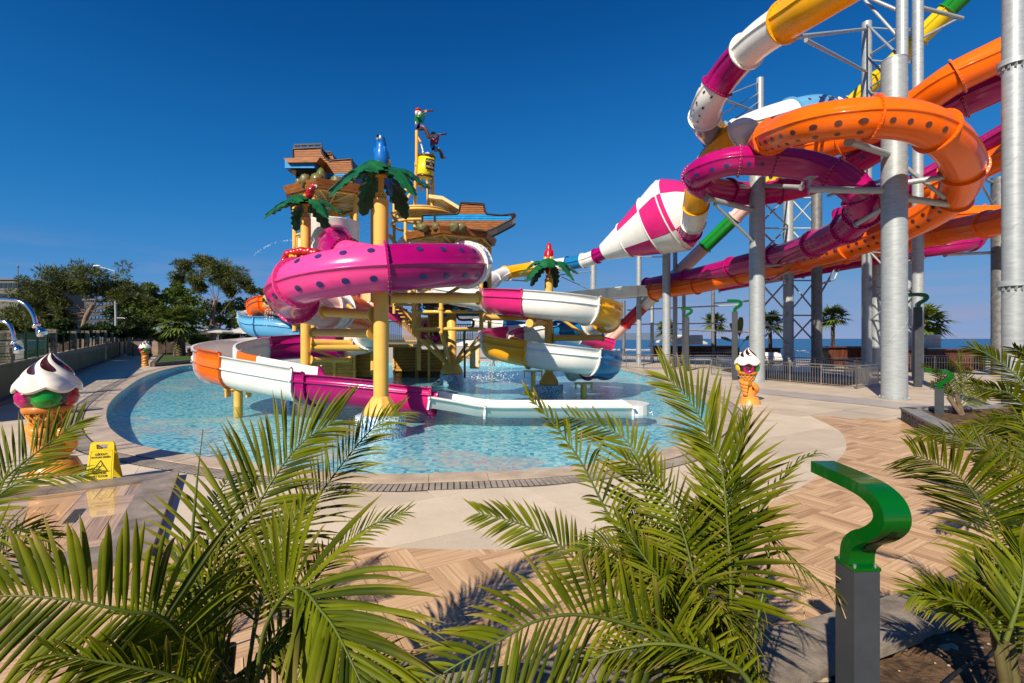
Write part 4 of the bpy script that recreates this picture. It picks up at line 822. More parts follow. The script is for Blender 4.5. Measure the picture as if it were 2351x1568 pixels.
# ---------------------------------------------------------------- the yellow play tower
tw = thing('play_tower', (-6, 24, 0), 'yellow pipe play tower with wooden walls and two plank roofs behind the pink slide', 'play tower')
def tp(name, pts, r=.07, m='ypaint', n=12, par=None):
    mb = MB(); mb.pipe([W(*p) for p in pts], r, n); return mb.build(name, M[m], par or tw)
def collar(mb, p, r): mb.pipe([p-V(0, 0, .04), p+V(0, 0, .04)], r, 12)
def wpost(px, d, y0, y1, r=.1):
    x = (px-CX)*d/F; z0, z1 = EYE-(y0-HY)*d/F, EYE-(y1-HY)*d/F; mb = MB(); mb.pipe([V(x, d, z0), V(x, d, z1)], r, 14)
    q = z0+1.2
    while q < z1: collar(mb, V(x, d, q), r*1.45); q += 2.4
    return mb.build('post', M['ypaint'], tw)
def hexroof(vs, z, h, name='roof'):
    """vs: (px, d) clockwise; fascia boards, rim pipe, spokes, boarded ceiling"""
    P = [V((x-CX)*d/F, d, z) for x, d in vs]; c = sum(P, V(0, 0, 0))/len(P); n = len(P)
    mb = MB(); pl2 = [(p.x, p.y) for p in [q.lerp(c, .03) for q in P]]
    ar = sum(pl2[i-1][0]*pl2[i][1]-pl2[i][0]*pl2[i-1][1] for i in range(n)); mb.prism(pl2 if ar > 0 else pl2[::-1], z+h*.45, z+h*.6); rf = mb.build(name, M['beige'], tw)
    for i in range(n):
        a, b = P[i], P[(i+1) % n]; T = (b-a).normalized(); o = (a+b)/2-c; o.z = 0; o.normalize()
        mb = MB(); g = [a+V(0, 0, 0), b+V(0, 0, 0), b+V(0, 0, h)+(b-c).normalized()*.12, a+V(0, 0, h)+(a-c).normalized()*.12]; g2 = [q-o*.08 for q in g]
        mb.add(g+g2, [(0, 1, 2, 3), (7, 6, 5, 4), (1, 0, 4, 5), (2, 1, 5, 6), (3, 2, 6, 7), (0, 3, 7, 4)]); mb.build('fascia_board', M['beamwood'], rf)
        mb = MB(); mb.pipe([a.lerp(c, .12), b.lerp(c, .12)], .06, 10); mb.build('rim_pipe', M['ypaint'], rf)
        mb = MB(); mb.pipe([a.lerp(c, .08)+V(0, 0, .05), c+V(0, 0, .0)], .055, 10); mb.pipe([(a+b)/2+(c-(a+b)/2)*.1+V(0, 0, .05), c-V(0, 0, .15)], .04, 8); mb.build('roof_spoke', M['ypaint'], rf)
    return P, c
R1, c1 = hexroof([(727, 20.8), (656, 21.9), (668, 24.8), (790, 26.0), (862, 23.9), (822, 21.6)], 8.62, .36)
R2, c2 = hexroof([(1010, 23.0), (935, 24.5), (955, 27.2), (1068, 28.0), (1136, 26.2), (1117, 24.0)], 7.12, .32)
for px, d, y0, y1 in [(677, 22.4, 760, 440), (720, 21.4, 760, 425), (817, 22.2, 700, 440), (808, 25.2, 700, 485), (856, 23.9, 860, 468), (768, 24.2, 700, 440)]: wpost(px, d, y0, y1, .11 if px != 768 else .17)
for px, d, y0, y1 in [(950, 25, 765, 545), (1013, 24, 765, 535), (1105, 25, 765, 545), (1124, 26.2, 765, 560), (962, 26.8, 850, 555)]: wpost(px, d, y0, y1, .11)
# central yellow column with its cone base and raking struts
def cb(px, d, h, label=None):
    x = (px-CX)*d/F; mb = MB(); mb.lathe([(.26, 8.8), (.26, .95), (.32, .9), (.62, .32), (.6, .16), (0, .15)], (x, d, 0), 20); mb.build('main_column', M['ypaint'], tw)
    mb = MB(); mb.lathe([(0, .15), (.63, .15), (.65, .12), (.65, -.42)], (x, d, 0), 30); mb.build('plinth', M['mosaicw'], tw)
cb(1037, 26.5, 5)
for p, q in [((950,765,25),(1028,838,26.3)), ((1013,765,24),(1034,838,26.2)), ((1108,765,25),(1045,838,26.3)), ((1124,775,26.2),(1047,836,26.5)), ((978,770,27.5),(1030,836,26.7)), ((1072,790,28),(1044,832,26.8))]: tp('strut', [p, q], .085)
for y, zz in ((755, 0), (716, 0)):
    tp('ring_pipe', [(950, y, 25), (1013, y, 24), (1105, y, 25), (1124, y+4, 26.2)], .085); tp('ring_pipe', [(950, y, 25), (975, y+5, 27.5), (1070, y+3, 28), (1124, y+4, 26.2)], .07)
# water valves on the pipes
for k, (px, py) in enumerate([(968, 712), (1003, 708), (1046, 708), (1062, 712), (1080, 712), (1096, 706), (1110, 712)]):
    c = W(px, py, 24.6); mb = MB(); mb.pipe([c-V(.12, 0, 0), c+V(.12, 0, 0)], .075, 10); mb.pipe([c, c+V(.02, 0, .18)], .025, 8); mb.box(c+V(.08, 0, .2), (.22, .03, .03), ry=.5); mb.build('valve', M['pblack' if k % 2 else 'hullblue'], tw)
mb = MB(); mb.pipe(catmull([W(1050,690,25), W(1050,700,24.8), W(1052,732,24.8), W(1085,735,24.8), W(1085,750,25), W(1067,762,25.3), W(1067,830,25.5), W(1067,868,25.5)], .15)[0], .06, 10); mb.build('water_pipe', M['pblack'], tw)
# timber walls standing in the water, board by board
def boardwall(x0, x1, ytop, ybot, d, n=8, lab=None):
    z0, z1 = EYE-(ybot-HY)*d/F, EYE-(ytop-HY)*d/F; xa, xb = (x0-CX)*d/F, (x1-CX)*d/F; h = (z1-z0)/n
    mb = MB(); mb.box(((xa+xb)/2, d+.06, (z0+z1)/2-.2), (xb-xa, .04, z1-z0+.4)); w_ = mb.build('timber_wall', M['darktrim'], tw)
    for i in range(n): mb = MB(); mb.box(((xa+xb)/2, d-rs(0, .02), z0+h*(i+.5)), (xb-xa-.03, .06, h-.018)); mb.build('board', M['wallwood'], w_)
    mb = MB()
    for x in (xa, xb): mb.pipe([V(x, d-.06, -.4), V(x, d-.06, z1+.1)], .07, 10); collar(mb, V(x, d-.06, z0+.35), .12)
    mb.build('wall_post', M['ypaint'], tw)
boardwall(714, 768, 808, 866, 26, 7); boardwall(770, 815, 806, 866, 26, 7); boardwall(815, 857, 800, 866, 26.6, 7)
boardwall(905, 956, 797, 853, 31, 8); boardwall(959, 1020, 802, 853, 31.2, 7); boardwall(985, 1022, 698, 755, 28, 6)
# decks, blue undersides, cream panels, railings and stairs
def slabp(x0, x1, y, d0, d1, th, m, name):
    dm = (d0+d1)/2; z = EYE-(y-HY)*dm/F; xa, xb = (x0-CX)*dm/F, (x1-CX)*dm/F; mb = MB(); mb.box(((xa+xb)/2, dm, z), (xb-xa, d1-d0, th)); return mb.build(name, M[m], tw)
slabp(960, 1095, 690, 25, 31, .22, 'blue', 'deck'); slabp(985, 1090, 704, 26, 30, .5, 'pblack', 'deck_beam'); slabp(1010, 1115, 727, 26.5, 30, .1, 'blue', 'lower_deck')
slabp(870, 960, 793, 28, 31, .18, 'ypaint', 'bridge_deck'); slabp(690, 835, 700, 22.5, 26.5, .18, 'blue', 'deck'); slabp(725, 860, 793, 23, 26, .12, 'ypaint', 'lower_deck')
def panel(x0, y0, x1, y1, d, m='cream_panel', name='panel'):
    a = W(x0, y0, d); b = W(x1, y1, d); mb = MB(); mb.box((a+b)/2, (abs(b.x-a.x), .05, abs(b.z-a.z))); o = mb.build(name, M[m], tw)
    mb = MB()
    for p, q in (((a.x, a.z), (b.x, a.z)), ((a.x, b.z), (b.x, b.z)), ((a.x, a.z), (a.x, b.z)), ((b.x, a.z), (b.x, b.z))): mb.pipe([V(p[0], d-.02, p[1]), V(q[0], d-.02, q[1])], .035, 8)
    mb.build('panel_frame', M['ypaint'], o); return o
panel(682, 545, 702, 578, 22.3); panel(682, 585, 712, 640, 22.3); panel(935, 665, 1015, 692, 25.5); panel(1022, 662, 1085, 690, 25.5); panel(830, 640, 870, 700, 26.5, 'beige'); panel(1080, 795, 1100, 845, 28, 'cream_panel'); panel(900, 690, 935, 700, 28)
panel(890, 668, 960, 686, 27, 'white'); panel(965, 730, 1030, 790, 31.5, 'lemon', 'back_panel')
def railing(x0, x1, ytop, ybot, d, n):
    a, b = W(x0, ytop, d), W(x1, ytop, d); a2, b2 = W(x0, ybot, d), W(x1, ybot, d); mb = MB(); mb.pipe([a, b], .035, 8); mb.pipe([a2, b2], .03, 8)
    r_ = mb.build('railing', M['ypaint'], tw)
    for i in range(n+1): q = i/n; mb = MB(); mb.pipe([a.lerp(b, q), a2.lerp(b2, q)], .022, 6); mb.build('rail_bar', M['ypaint'], r_)
railing(884, 958, 738, 783, 28, 16); railing(1030, 1085, 745, 780, 28.5, 10); railing(830, 870, 735, 790, 25.5, 9); railing(738, 810, 770, 806, 25.5, 12)
for sx in (870, 880): tp('stringer', [(sx, 655, 27), (sx+75, 745, 27.5)], .07)
mb = MB()
for i in range(11): c = W(872+i*7.2, 662+i*8.3, 27.3); mb.box(c, (.28, 1.0, .05))
mb.build('stair_tread', M['ypaint'], tw, kind='stuff')
for k in range(6): tp('brace', [(870+k*22, 668+k*2, 26), (886+k*22, 690, 26)], .03)
tp('beam', [(905, 700, 25.5), (950, 700, 25.3)], .06); tp('beam', [(888, 664, 25), (960, 690, 25)], .06); tp('brace', [(862, 505, 24), (880, 560, 23.8), (906, 590, 24)], .09); tp('brace', [(893, 540, 25.5), (930, 585, 25.5)], .1)
tp('rail', [(677, 540, 22.4), (697, 535, 21.9), (720, 533, 21.4)], .05); tp('rail', [(822, 555, 22.4), (850, 575, 23)], .05); tp('rail', [(677, 578, 22.4), (720, 575, 21.4)], .04)
# white start tub behind the pink elbow
c = W(768, 545, 21.2); mb = MB(); mb.lathe([(1.0, -.75), (1.0, -.25), (1.04, -.22), (1.04, .62), (1.08, .66), (.98, .66), (.95, -.2), (0, -.2)], c, 36); mb.build('start_tub', M['white'], tw)
mb = MB(); mb.ball(W(942, 570, 25), (.75, .3, .75), 16, 10); mb.build('white_dome', M['white'], tw)
# cage ring for the tipping bucket
RC = W(970, 497, 26); 
for y, rr, q in ((497, 1.62, .08), (520, 1.62, .07), (488, 1.35, .05)):
    c = W(970, y, 26); mb = MB(); mb.pipe([c+V(rr*cos(a), rr*sin(a), 0) for a in [k*pi/16 for k in range(33)]], q, 10, cap=False); mb.build('cage_ring', M['ypaint'], tw)
c = W(970, 500, 26); mb = MB(); mb.lathe([(0, .22), (1.4, .18), (1.4, .12), (0, -.12)], c, 30); mb.build('splash_plate', M['beige'], tw)
tp('arch_pipe', [(905, 720, 26), (905, 500, 26), (905, 470, 26), (909, 452, 26), (918, 441, 26), (934, 436, 26), (944, 436, 26)], .085)
tp('arch_pipe', [(931, 690, 24.6), (931, 480, 24.6), (933, 462, 24.7), (940, 448, 25), (950, 440, 25.4)], .085)
tp('pole', [(953, 770, 25.6), (953, 500, 25.6), (954, 420, 25.4), (957, 370, 25), (957, 300, 25)], .09); tp('pole', [(993, 530, 26), (993, 420, 26), (993, 352, 26)], .1); tp('pole', [(984, 500, 26.4), (982, 420, 26.3), (972, 372, 26)], .08)
tp('pole', [(968, 440, 25.8), (965, 390, 25.6), (962, 365, 25.4)], .06); tp('cross_pipe', [(953, 425, 25.5), (993, 424, 26)], .06); tp('cross_pipe', [(953, 385, 25.3), (966, 378, 25.4)], .05); tp('spout', [(957, 312, 25), (966, 326, 25)], .06); tp('spout', [(993, 362, 26), (985, 354, 26)], .06)
for px in (914, 945, 1000, 1030): tp('pole', [(px, 500, 26-.3), (px, 474, 26-.3)], .07)
# slanting beige chute roof
a0 = [W(984, 444, 26), W(1055, 474, 25), W(1050, 492, 25.4), W(1040, 488, 27), W(984, 462, 28)]
mb = MB(); top = [W(984, 446, 25.2), W(1016, 450, 24.9), W(1056, 474, 24.6), W(1046, 492, 26.8), W(1010, 470, 27.2), W(984, 458, 27.6)]; bot = [p-V(0, 0, .18) for p in top]
mb.add(top+bot, [(0, 1, 4, 5), (1, 2, 3, 4), (11, 10, 7, 6), (10, 9, 8, 7)]+[(i, i+6, (i+1) % 6+6, (i+1) % 6) for i in range(6)]); mb.build('chute_roof', M['beige'], tw)
# ---------------------------------------------------------------- tipping bucket
bk = W(978, 383, 25.2); tb_ = thing('tipping_bucket', bk, 'yellow tipping bucket with brown rims and a dark name board, hung high beside the pirate', 'bucket')
axb = V(.10, -.05, 1).normalized(); mb = MB(); mb.lathe([(0, -.58), (.36, -.58), (.42, -.5), (.44, .5), (.40, .5), (.38, -.45), (0, -.45)], bk, 28, axis=axb); mb.build('body', M['bucket'], tb_)
for zz, rr in ((.5, .455), (-.52, .435)): mb = MB(); mb.lathe([(rr-.03, zz-.06), (rr, zz-.06), (rr, zz+.05), (rr-.03, zz+.05)], bk, 28, axis=axb); mb.build('rim', M['boots'], tb_)
def board_on(c, r, a0, a1, z0, z1, par, m, name):
    mb = MB(); g = []
    for i in range(9):
        a = a0+(a1-a0)*i/8
        for z in (z0+.03*(i % 2), z1-.03*((i+1) % 2)): g.append(c+V(r*cos(a), r*sin(a), z))
    g2 = [c+(q-c)*1.0+V(cos(a0+(a1-a0)*(k//2)/8), sin(a0+(a1-a0)*(k//2)/8), 0)*-.03 for k, q in enumerate(g)]
    mb.add(g+g2, [(i*2, i*2+2, i*2+3, i*2+1) for i in range(8)]+[(i*2+1, i*2+3, i*2+3+18, i*2+1+18) for i in range(8)]+[(i*2, i*2+18, i*2+2+18, i*2+2) for i in range(8)]); return mb.build(name, m, par)
nb = board_on(bk, .475, radians(-82), radians(-12), -.28, .3, tb_, M['darktrim'], 'name_board')
def text_obj(txt, size, m, origin, ux, uz, parent, ext=.006, curve=None, name='lettering', align='CENTER', width=None, bold=0):
    cu = bpy.data.curves.new('txt', 'FONT'); cu.body = txt; cu.size = size; cu.extrude = ext; cu.align_x = align; cu.align_y = 'CENTER'; cu.resolution_u = 3; cu.offset = bold
    o = bpy.data.objects.new('tmp', cu); COL.objects.link(o); dg = bpy.context.evaluated_depsgraph_get(); me = bpy.data.meshes.new_from_object(o.evaluated_get(dg)); bpy.data.objects.remove(o)
    ux = Vector(ux).normalized(); uz = Vector(uz).normalized(); nn = ux.cross(uz)
    xs = [v.co.x for v in me.vertices]; sc_ = width/(max(xs)-min(xs)) if width else 1
    mb = MB(); vv = []
    for v in me.vertices:
        x, y, z = v.co.x*sc_, v.co.y, v.co.z
        if curve: c, r, am = curve; a = am+x/r; vv.append(c+V((r+z)*cos(a), (r+z)*sin(a), 0)+uz*y+(Vector(origin)-c).dot(uz)*uz)
        else: vv.append(Vector(origin)+ux*x+uz*y+nn*z)
    mb.add(vv, [tuple(p.vertices) for p in me.polygons]); return mb.build(name, m, parent, kind=None)
M['letter'] = mat('cream_lettering', (.75, .62, .30), .5)
for s_, z, sz in (('WELCOME', .15, .15), ('TO', .0, .12), ('PIRATES', -.15, .15)): text_obj(s_, sz, M['letter'], bk+V(0, 0, z), (1, 0, 0), (0, 0, 1), nb, curve=(bk, .485, radians(-47)))
mb = MB(); mb.box(bk+V(-.42, -.1, .1), (.3, .2, .2), rz=.3); mb.pipe([bk+V(-.5, 0, .05), bk+V(-.35, 0, -.9)], .05, 8); mb.build('hinge_bracket', M['ypaint'], tb_)
# ---------------------------------------------------------------- skinned figures
def skin_mesh(joints, edges, sub=1):
    """joints: (x,y,z,r,tag); edges; returns vertices, faces and the tag of the nearest bone"""
    me = bpy.data.meshes.new('sk'); me.from_pydata([j[:3] for j in joints], edges, []); o = bpy.data.objects.new('sk', me); COL.objects.link(o)
    md = o.modifiers.new('s', 'SKIN'); lay = me.skin_vertices[0] if me.skin_vertices else None
    if lay is None:
        bm = bmesh.new(); bm.from_mesh(me); bm.verts.layers.skin.verify(); bm.to_mesh(me); bm.free(); lay = me.skin_vertices[0]
    for i, j in enumerate(joints): lay.data[i].radius = (j[3], j[3]); lay.data[i].use_root = (i == 0)
    s2 = o.modifiers.new('b', 'SUBSURF'); s2.levels = sub; s2.render_levels = sub
    dg = bpy.context.evaluated_depsgraph_get(); m2 = bpy.data.meshes.new_from_object(o.evaluated_get(dg)); bpy.data.objects.remove(o)
    vs_ = [v.co.copy() for v in m2.vertices]; fs = [tuple(p.vertices) for p in m2.polygons]; tags = []
    for f in fs:
        c = sum((vs_[i] for i in f), V(0, 0, 0))/len(f); best = None
        for a, b in edges:
            A, B = Vector(joints[a][:3]), Vector(joints[b][:3]); t = max(0, min(1, (c-A).dot(B-A)/max((B-A).length_squared, 1e-9))); dd = (c-A.lerp(B, t)).length-.6*joints[a][3]
            if best is None or dd < best[0]: best = (dd, joints[b][4])
        tags.append(best[1])
    return vs_, fs, tags
def pirate(label, loc, s, shirt, hat, tro):
    t = thing('pirate_figure', (0, 0, 0), label, 'pirate statue', 'seated pirate statues with spyglasses')
    # sits facing +X; hip at origin
    J = [(0, 0, .05, .15, 't'), (.0, 0, .25, .15, 's'), (.02, 0, .45, .16, 's'), (.04, 0, .56, .07, 'k'), (.07, 0, .64, .06, 'k'), (.08, 0, .74, .105, 'k'), (.08, 0, .82, .085, 'k'),
         (.04, .19, .48, .075, 's'), (.18, .22, .34, .06, 's'), (.30, .10, .60, .05, 's'), (.34, .06, .68, .045, 'k'), (.04, -.19, .48, .075, 's'), (.20, -.22, .36, .06, 's'), (.36, -.10, .62, .05, 's'), (.42, -.06, .69, .045, 'k'),
         (.06, .11, .0, .11, 't'), (.34, .13, .0, .09, 't'), (.42, .13, -.16, .085, 'b'), (.44, .13, -.40, .07, 'b'), (.50, .13, -.44, .055, 'b'), (.60, .13, -.45, .045, 'b'),
         (.06, -.11, .0, .11, 't'), (.36, -.14, -.02, .09, 't'), (.50, -.14, -.20, .085, 'b'), (.60, -.14, -.48, .07, 'b'), (.68, -.14, -.52, .055, 'b'), (.78, -.14, -.52, .045, 'b')]
    E = [(0, 1), (1, 2), (2, 3), (3, 4), (4, 5), (5, 6), (2, 7), (7, 8), (8, 9), (9, 10), (2, 11), (11, 12), (12, 13), (13, 14), (0, 15), (15, 16), (16, 17), (17, 18), (18, 19), (19, 20), (0, 21), (21, 22), (22, 23), (23, 24), (24, 25), (25, 26)]
    vs_, fs, tg = skin_mesh(J, E, 2); ms_ = {'s': 0, 't': 1, 'b': 2, 'k': 3}; mb = MB()
    for f, g in zip(fs, tg): mb.f.append(list(f)); mb.sm.append(True); mb.mi.append(ms_[g])
    mb.v = vs_; mb.build('body', [M[shirt], M[tro], M['boots'], M['skin']], t)
    mb = MB(); mb.ball((.12, 0, .66), (.09, .085, .12), 12, 8, disp=lambda d: .2*noise.noise(d*4)); mb.ball((-.02, 0, .68), (.07, .12, .13), 10, 8); mb.build('beard', M['pwhite'], t)
    mb = MB(); mb.ball((.05, 0, .845), (.14, .13, .075), 14, 8); mb.pipe([V(-.06, .0, .82), V(-.16, .03, .72)], [.04, .01], 8); mb.build('bandana', M[hat], t)
    mb = MB(); mb.ball((.19, 0, .745), .025, 8, 6); mb.build('nose', M['skin'], t)
    for sy in (-1, 1): mb = MB(); mb.ball((.165, sy*.04, .785), .014, 6, 4); mb.build('eye', M['pblack'], t)
    mb = MB(); mb.lathe([(.0, 0), (.032, 0), (.032, .26), (.04, .27), (.04, .50), (.052, .51), (.052, .56), (.0, .56)], (.20, 0, .745), 12, axis=V(1, 0, .03)); mb.build('spyglass', M['scope'], t)
    for sy in (-1, 1):   # fingers round the tube
        mb = MB()
        for k in range(4): x = (.33 if sy > 0 else .41)+k*.022; mb.pipe([V(x, sy*.05, .70), V(x, sy*.052, .755), V(x, sy*.02, .79), V(x, -sy*.01, .79)], [.012, .013, .012, .009], 6)
        mb.pipe([V((.32 if sy > 0 else .40), sy*.04, .69), V((.33 if sy > 0 else .41), 0, .70)], [.014, .010], 6); mb.build('fingers', M['skin'], t)
    t.location = loc; t.scale = (s,)*3; t.rotation_euler = (0, 0, radians(-8)); return t
pirate('upper pirate statue in a green shirt looking through a spyglass on the tallest pole', W(957, 294, 25)+V(.02, 0, 0), 1.12, 'shirtg', 'pred', 'trousers')
pirate('lower pirate statue in a dark red shirt looking through a spyglass above the bucket', W(992, 343, 26)+V(.02, 0, 0), 1.02, 'shirtr', 'boots', 'hullblue')
# water jets
M['spray'] = mat('spray_droplets', (.8, .85, .9), .1, spec=1)
mb = MB()
for k in range(150): q = rs(0, 1); p = W(967+q*9+rs(-2, 2)*(.4+q), 330+q*45, 25); mb.ball(p, rs(.012, .03), 5, 3)
for k in range(60): q = rs(0, 1); p = W(985-q*12, 354-6*sin(q*3)+q*q*16, 26); mb.ball(p+V(rs(-.05, .05), 0, rs(-.04, .04)), rs(.012, .028), 5, 3)
for k in range(80): q = rs(0, 1)**.7; p = W(672-q*90, 552+38*q*q-4*q, 22); mb.ball(p+V(rs(-.05, .05)*q, 0, rs(-.03, .03)), rs(.006, .014), 5, 3)
for k in range(320): x = random.choice([i*4.6 for i in range(8)]); q = rs(0, 1); p = W(822+x+rs(-.6, .6), 455+q*90, 22.6+x*.03); mb.ball(p, rs(.005, .013), 4, 3)
for k in range(110): x = random.choice([0, 5, 11, 17]); q = rs(0, 1); mb.ball(W(610+x+rs(-1, 1)-q*3, 705+q*45, 21.6), rs(.008, .018), 4, 3)
for (px, py, d_, nn, sp_, hh) in ((1128, 862, 25, 160, .7, .35), (1100, 866, 24.5, 80, .8, .15), (480, 838, 36, 60, .9, .12), (1455, 950, 14, 60, .3, .06), (1250, 870, 24, 60, 1.2, .15)):
    for k in range(nn): q = rs(0, 1); mb.ball(W(px, py, d_)+V(random.gauss(0, sp_), random.gauss(0, sp_*.7), 0)-V(0, 0, W(px, py, d_).z+.05)+V(0, 0, abs(random.gauss(0, hh))), rs(.012, .03), 4, 3)
tag(mb.build('water_spray', M['spray']), kind='stuff')
# ---------------------------------------------------------------- ships
def ship(name, label, d, outline, ndepth, rows, planks_m='plankwood', blue=None, z=0):
    """outline: px points of the side; built as a solid hull of thickness ndepth with plank strips proud on the near side"""
    P = [W(x, y, d) for x, y in outline]; cx = sum(p.x for p in P)/len(P); t = thing(name, (cx, d, 0), label, 'ship ornament')
    pl = [(p.x, p.z) for p in P]; mb = MB(); mb.ribbon_prism(pl, V(0, d+ndepth/2, 0), V(1, 0, 0), V(0, 0, 1), V(0, 1, 0), ndepth); mb.build('hull', M['darktrim'], t)
    zs_ = [p[1] for p in pl]; z0, z1 = min(zs_), max(zs_); h = (z1-z0)/rows
    def spans(zc):
        xs = []
        for i in range(len(pl)):
            a, b = pl[i-1], pl[i]
            if (a[1] > zc) != (b[1] > zc): xs.append(a[0]+(b[0]-a[0])*(zc-a[1])/(b[1]-a[1]))
        xs.sort(); return list(zip(xs[::2], xs[1::2]))
    for i in range(rows):
        zc = z0+h*(i+.5)
        for xa, xb in spans(zc):
            if xb-xa < .15: continue
            isb = blue and blue[0](((xa+xb)/2)) if False else (blue and blue[0] < (zc-z0)/(z1-z0) < blue[1])
            for yy in (d-.035, d+ndepth+.035):
                mb = MB(); mb.box(((xa+xb)/2+.0, yy, zc), (xb-xa-.08, .05, h-.02)); mb.build('hull_plank', M['hullblue' if isb else planks_m], t)
    # rounded dark trim along the outline, both sides
    for yy in (d-.05, d+ndepth+.05):
        mb = MB(); pts_ = [V(p[0], yy, p[1]) for p in pl]+[V(pl[0][0], yy, pl[0][1])]
        for a, b in zip(pts_, pts_[1:]): mb.pipe([a, b], .05, 7)
        mb.build('trim', M['darktrim'], t)
    return t
s1 = ship('ship_stern', 'wooden galleon stern with blue stripes on top of the left plank roof', 22.0,
   [(683, 424), (683, 397), (676, 391), (674, 343), (739, 340), (741, 352), (747, 362), (757, 370), (808, 366), (812, 392), (812, 420)], 1.5, 17, blue=(.17, .30))
mb = MB(); a, b = W(660, 372, 21.6), W(727, 390, 21.6); mb.box((a+b)/2, (b.x-a.x, .5, abs(a.z-b.z))); mb.build('gallery', M['hullblue'], s1)
mb = MB(); g = [W(651, 363, 21.2), W(735, 360, 21.2), W(727, 372, 21.2), W(660, 373, 21.2)]; g2 = [p+V(0, .9, 0) for p in g]; mb.add(g+g2, [(3, 2, 1, 0), (4, 5, 6, 7), (0, 1, 5, 4), (1, 2, 6, 5), (2, 3, 7, 6), (3, 0, 4, 7)]); mb.build('gallery_roof', M['plankwood'], s1)
mb = MB(); g = [W(660, 391, 21.3), W(724, 391, 21.3), W(690, 402, 21.9), W(672, 400, 21.9)]; g2 = [p+V(0, .6, 0) for p in g]; mb.add(g+g2, [(3, 2, 1, 0), (4, 5, 6, 7), (0, 1, 5, 4), (1, 2, 6, 5), (2, 3, 7, 6), (3, 0, 4, 7)]); mb.build('gallery_base', M['darktrim'], s1)
mb = MB(); g = [W(745, 352, 22.6), W(762, 352, 22.6), W(767, 367, 22.6), W(750, 366, 22.6)]; g2 = [p+V(0, .9, 0) for p in g]; mb.add(g+g2, [(3, 2, 1, 0), (4, 5, 6, 7), (0, 1, 5, 4), (1, 2, 6, 5), (2, 3, 7, 6), (3, 0, 4, 7)]); mb.build('aft_castle', M['plankwood'], s1)
def rail_on(par, x0, x1, yb, yt, d, n, y1b=None, y1t=None):
    y1b = y1b or yb; y1t = y1t or yt; mb = MB(); mb.bar(W(x0, yt, d), W(x1, y1t, d), .09, .07); mb.bar(W(x0, yb, d), W(x1, y1b, d), .09, .05); mb.build('rail', M['darktrim'], par)
    for i in range(n): q = i/(n-1); a = W(x0+(x1-x0)*q, yb+(y1b-yb)*q, d); b = W(x0+(x1-x0)*q, yt+(y1t-yt)*q, d); mb = MB(); mb.bar(a, b, .08, .06); mb.build('baluster', M['darktrim'], par)
rail_on(s1, 677, 738, 341, 333, 22, 5, 339, 331); rail_on(s1, 677, 738, 341, 333, 23.4, 5, 339, 331); rail_on(s1, 746, 761, 355, 349, 22.6, 3)
s2 = ship('ship_bow', 'wooden galleon hull with a blue stripe and raised stern on the right plank roof', 23.6,
   [(970, 512), (970, 494), (1049, 492), (1054, 486), (1058, 467), (1111, 471), (1113, 484), (1117, 492), (1150, 495), (1180, 492), (1183, 497), (1176, 503), (1140, 522), (1116, 532), (1040, 522), (970, 520)], 1.5, 13, blue=(.40, .60))
rail_on(s2, 1058, 1111, 471, 465, 23.6, 4, 474, 468); rail_on(s2, 1058, 1111, 471, 465, 25, 4, 474, 468)
mb = MB(); mb.pipe([W(1179, 495, 23.4), W(1179, 495, 25.2)], .13, 12); mb.build('prow_scroll', M['darktrim'], s2)
mb = MB(); mb.bar(W(997, 494, 23.5), W(997, 520, 23.5), .06, .05); mb.build('hull_strap', M['darktrim'], s2)
def rockorn(px, py, d, r, lb, h=1.):
    py += 4; r *= .78; c = W(px, py, d); mb = MB(); sd_ = px*.37; mb.ball(c, (r, r*.8, r*h), 14, 9, disp=lambda q: .45*noise.noise(q*2.2+V(sd_, 0, 0))); tag(mb.build('rock_ornament', M['rock'], loc=c), lb, 'rock ornament')
for a in [(700, 410, 21.2, .32, 'tallish brown rock at the left foot of the ship stern', 1.1), (728, 410, 21.0, .36, 'pale glossy rock at the front corner below the ship stern', 1.1), (737, 405, 21.4, .30, 'pointed mossy rock under the blue stripe of the ship stern', 1.9), (772, 413, 21.5, .34, 'green streaked rock beneath the stern planks behind the palm leaf', 1.0), (688, 415, 21.6, .24, 'small dark rock at the far left edge of the left roof', 1.),
          (971, 518, 23.2, .36, 'round mossy rock at the left end of the ship hull', .7), (1001, 516, 23.1, .24, 'smallest round rock beside the strap of the ship hull', 1.), (1043, 517, 23.0, .34, 'left one of the two large round rocks under the ship castle', .85), (1058, 518, 23.1, .36, 'right one of the two large round rocks under the ship castle', .8)]: rockorn(*a)
# skull
sk = thing('skull_figure', W(622, 693, 22.4), 'yellowed skull spilling water above the orange side slide', 'skull statue')
c = W(622, 690, 22.4); mb = MB(); mb.ball(c+V(0, 0, .08), (.34, .38, .30), 18, 12); mb.ball(c+V(-.08, -.1, -.18), (.2, .22, .16), 14, 8); mb.build('cranium', M['bone'], sk)
for dx in (-.17, .06): mb = MB(); mb.ball(c+V(dx, -.29, .02), (.085, .1, .09), 10, 8); mb.build('eye_socket', M['pblack'], sk)
mb = MB(); mb.ball(c+V(-.07, -.34, -.11), (.04, .06, .05), 8, 6); mb.build('nose_hole', M['pblack'], sk)
for k in range(6): mb = MB(); mb.box(c+V(-.2+k*.05, -.31, -.27), (.04, .04, .08)); mb.build('tooth', M['bone'], sk)
mb = MB(); mb.pipe(catmull([c+V(.2, 0, -.1), c+V(.35, 0, -.4), c+V(.6, 0, -.75), c+V(1.1, .2, -.8)], .1)[0], .12, 10); mb.build('neck', M['bone'], sk)
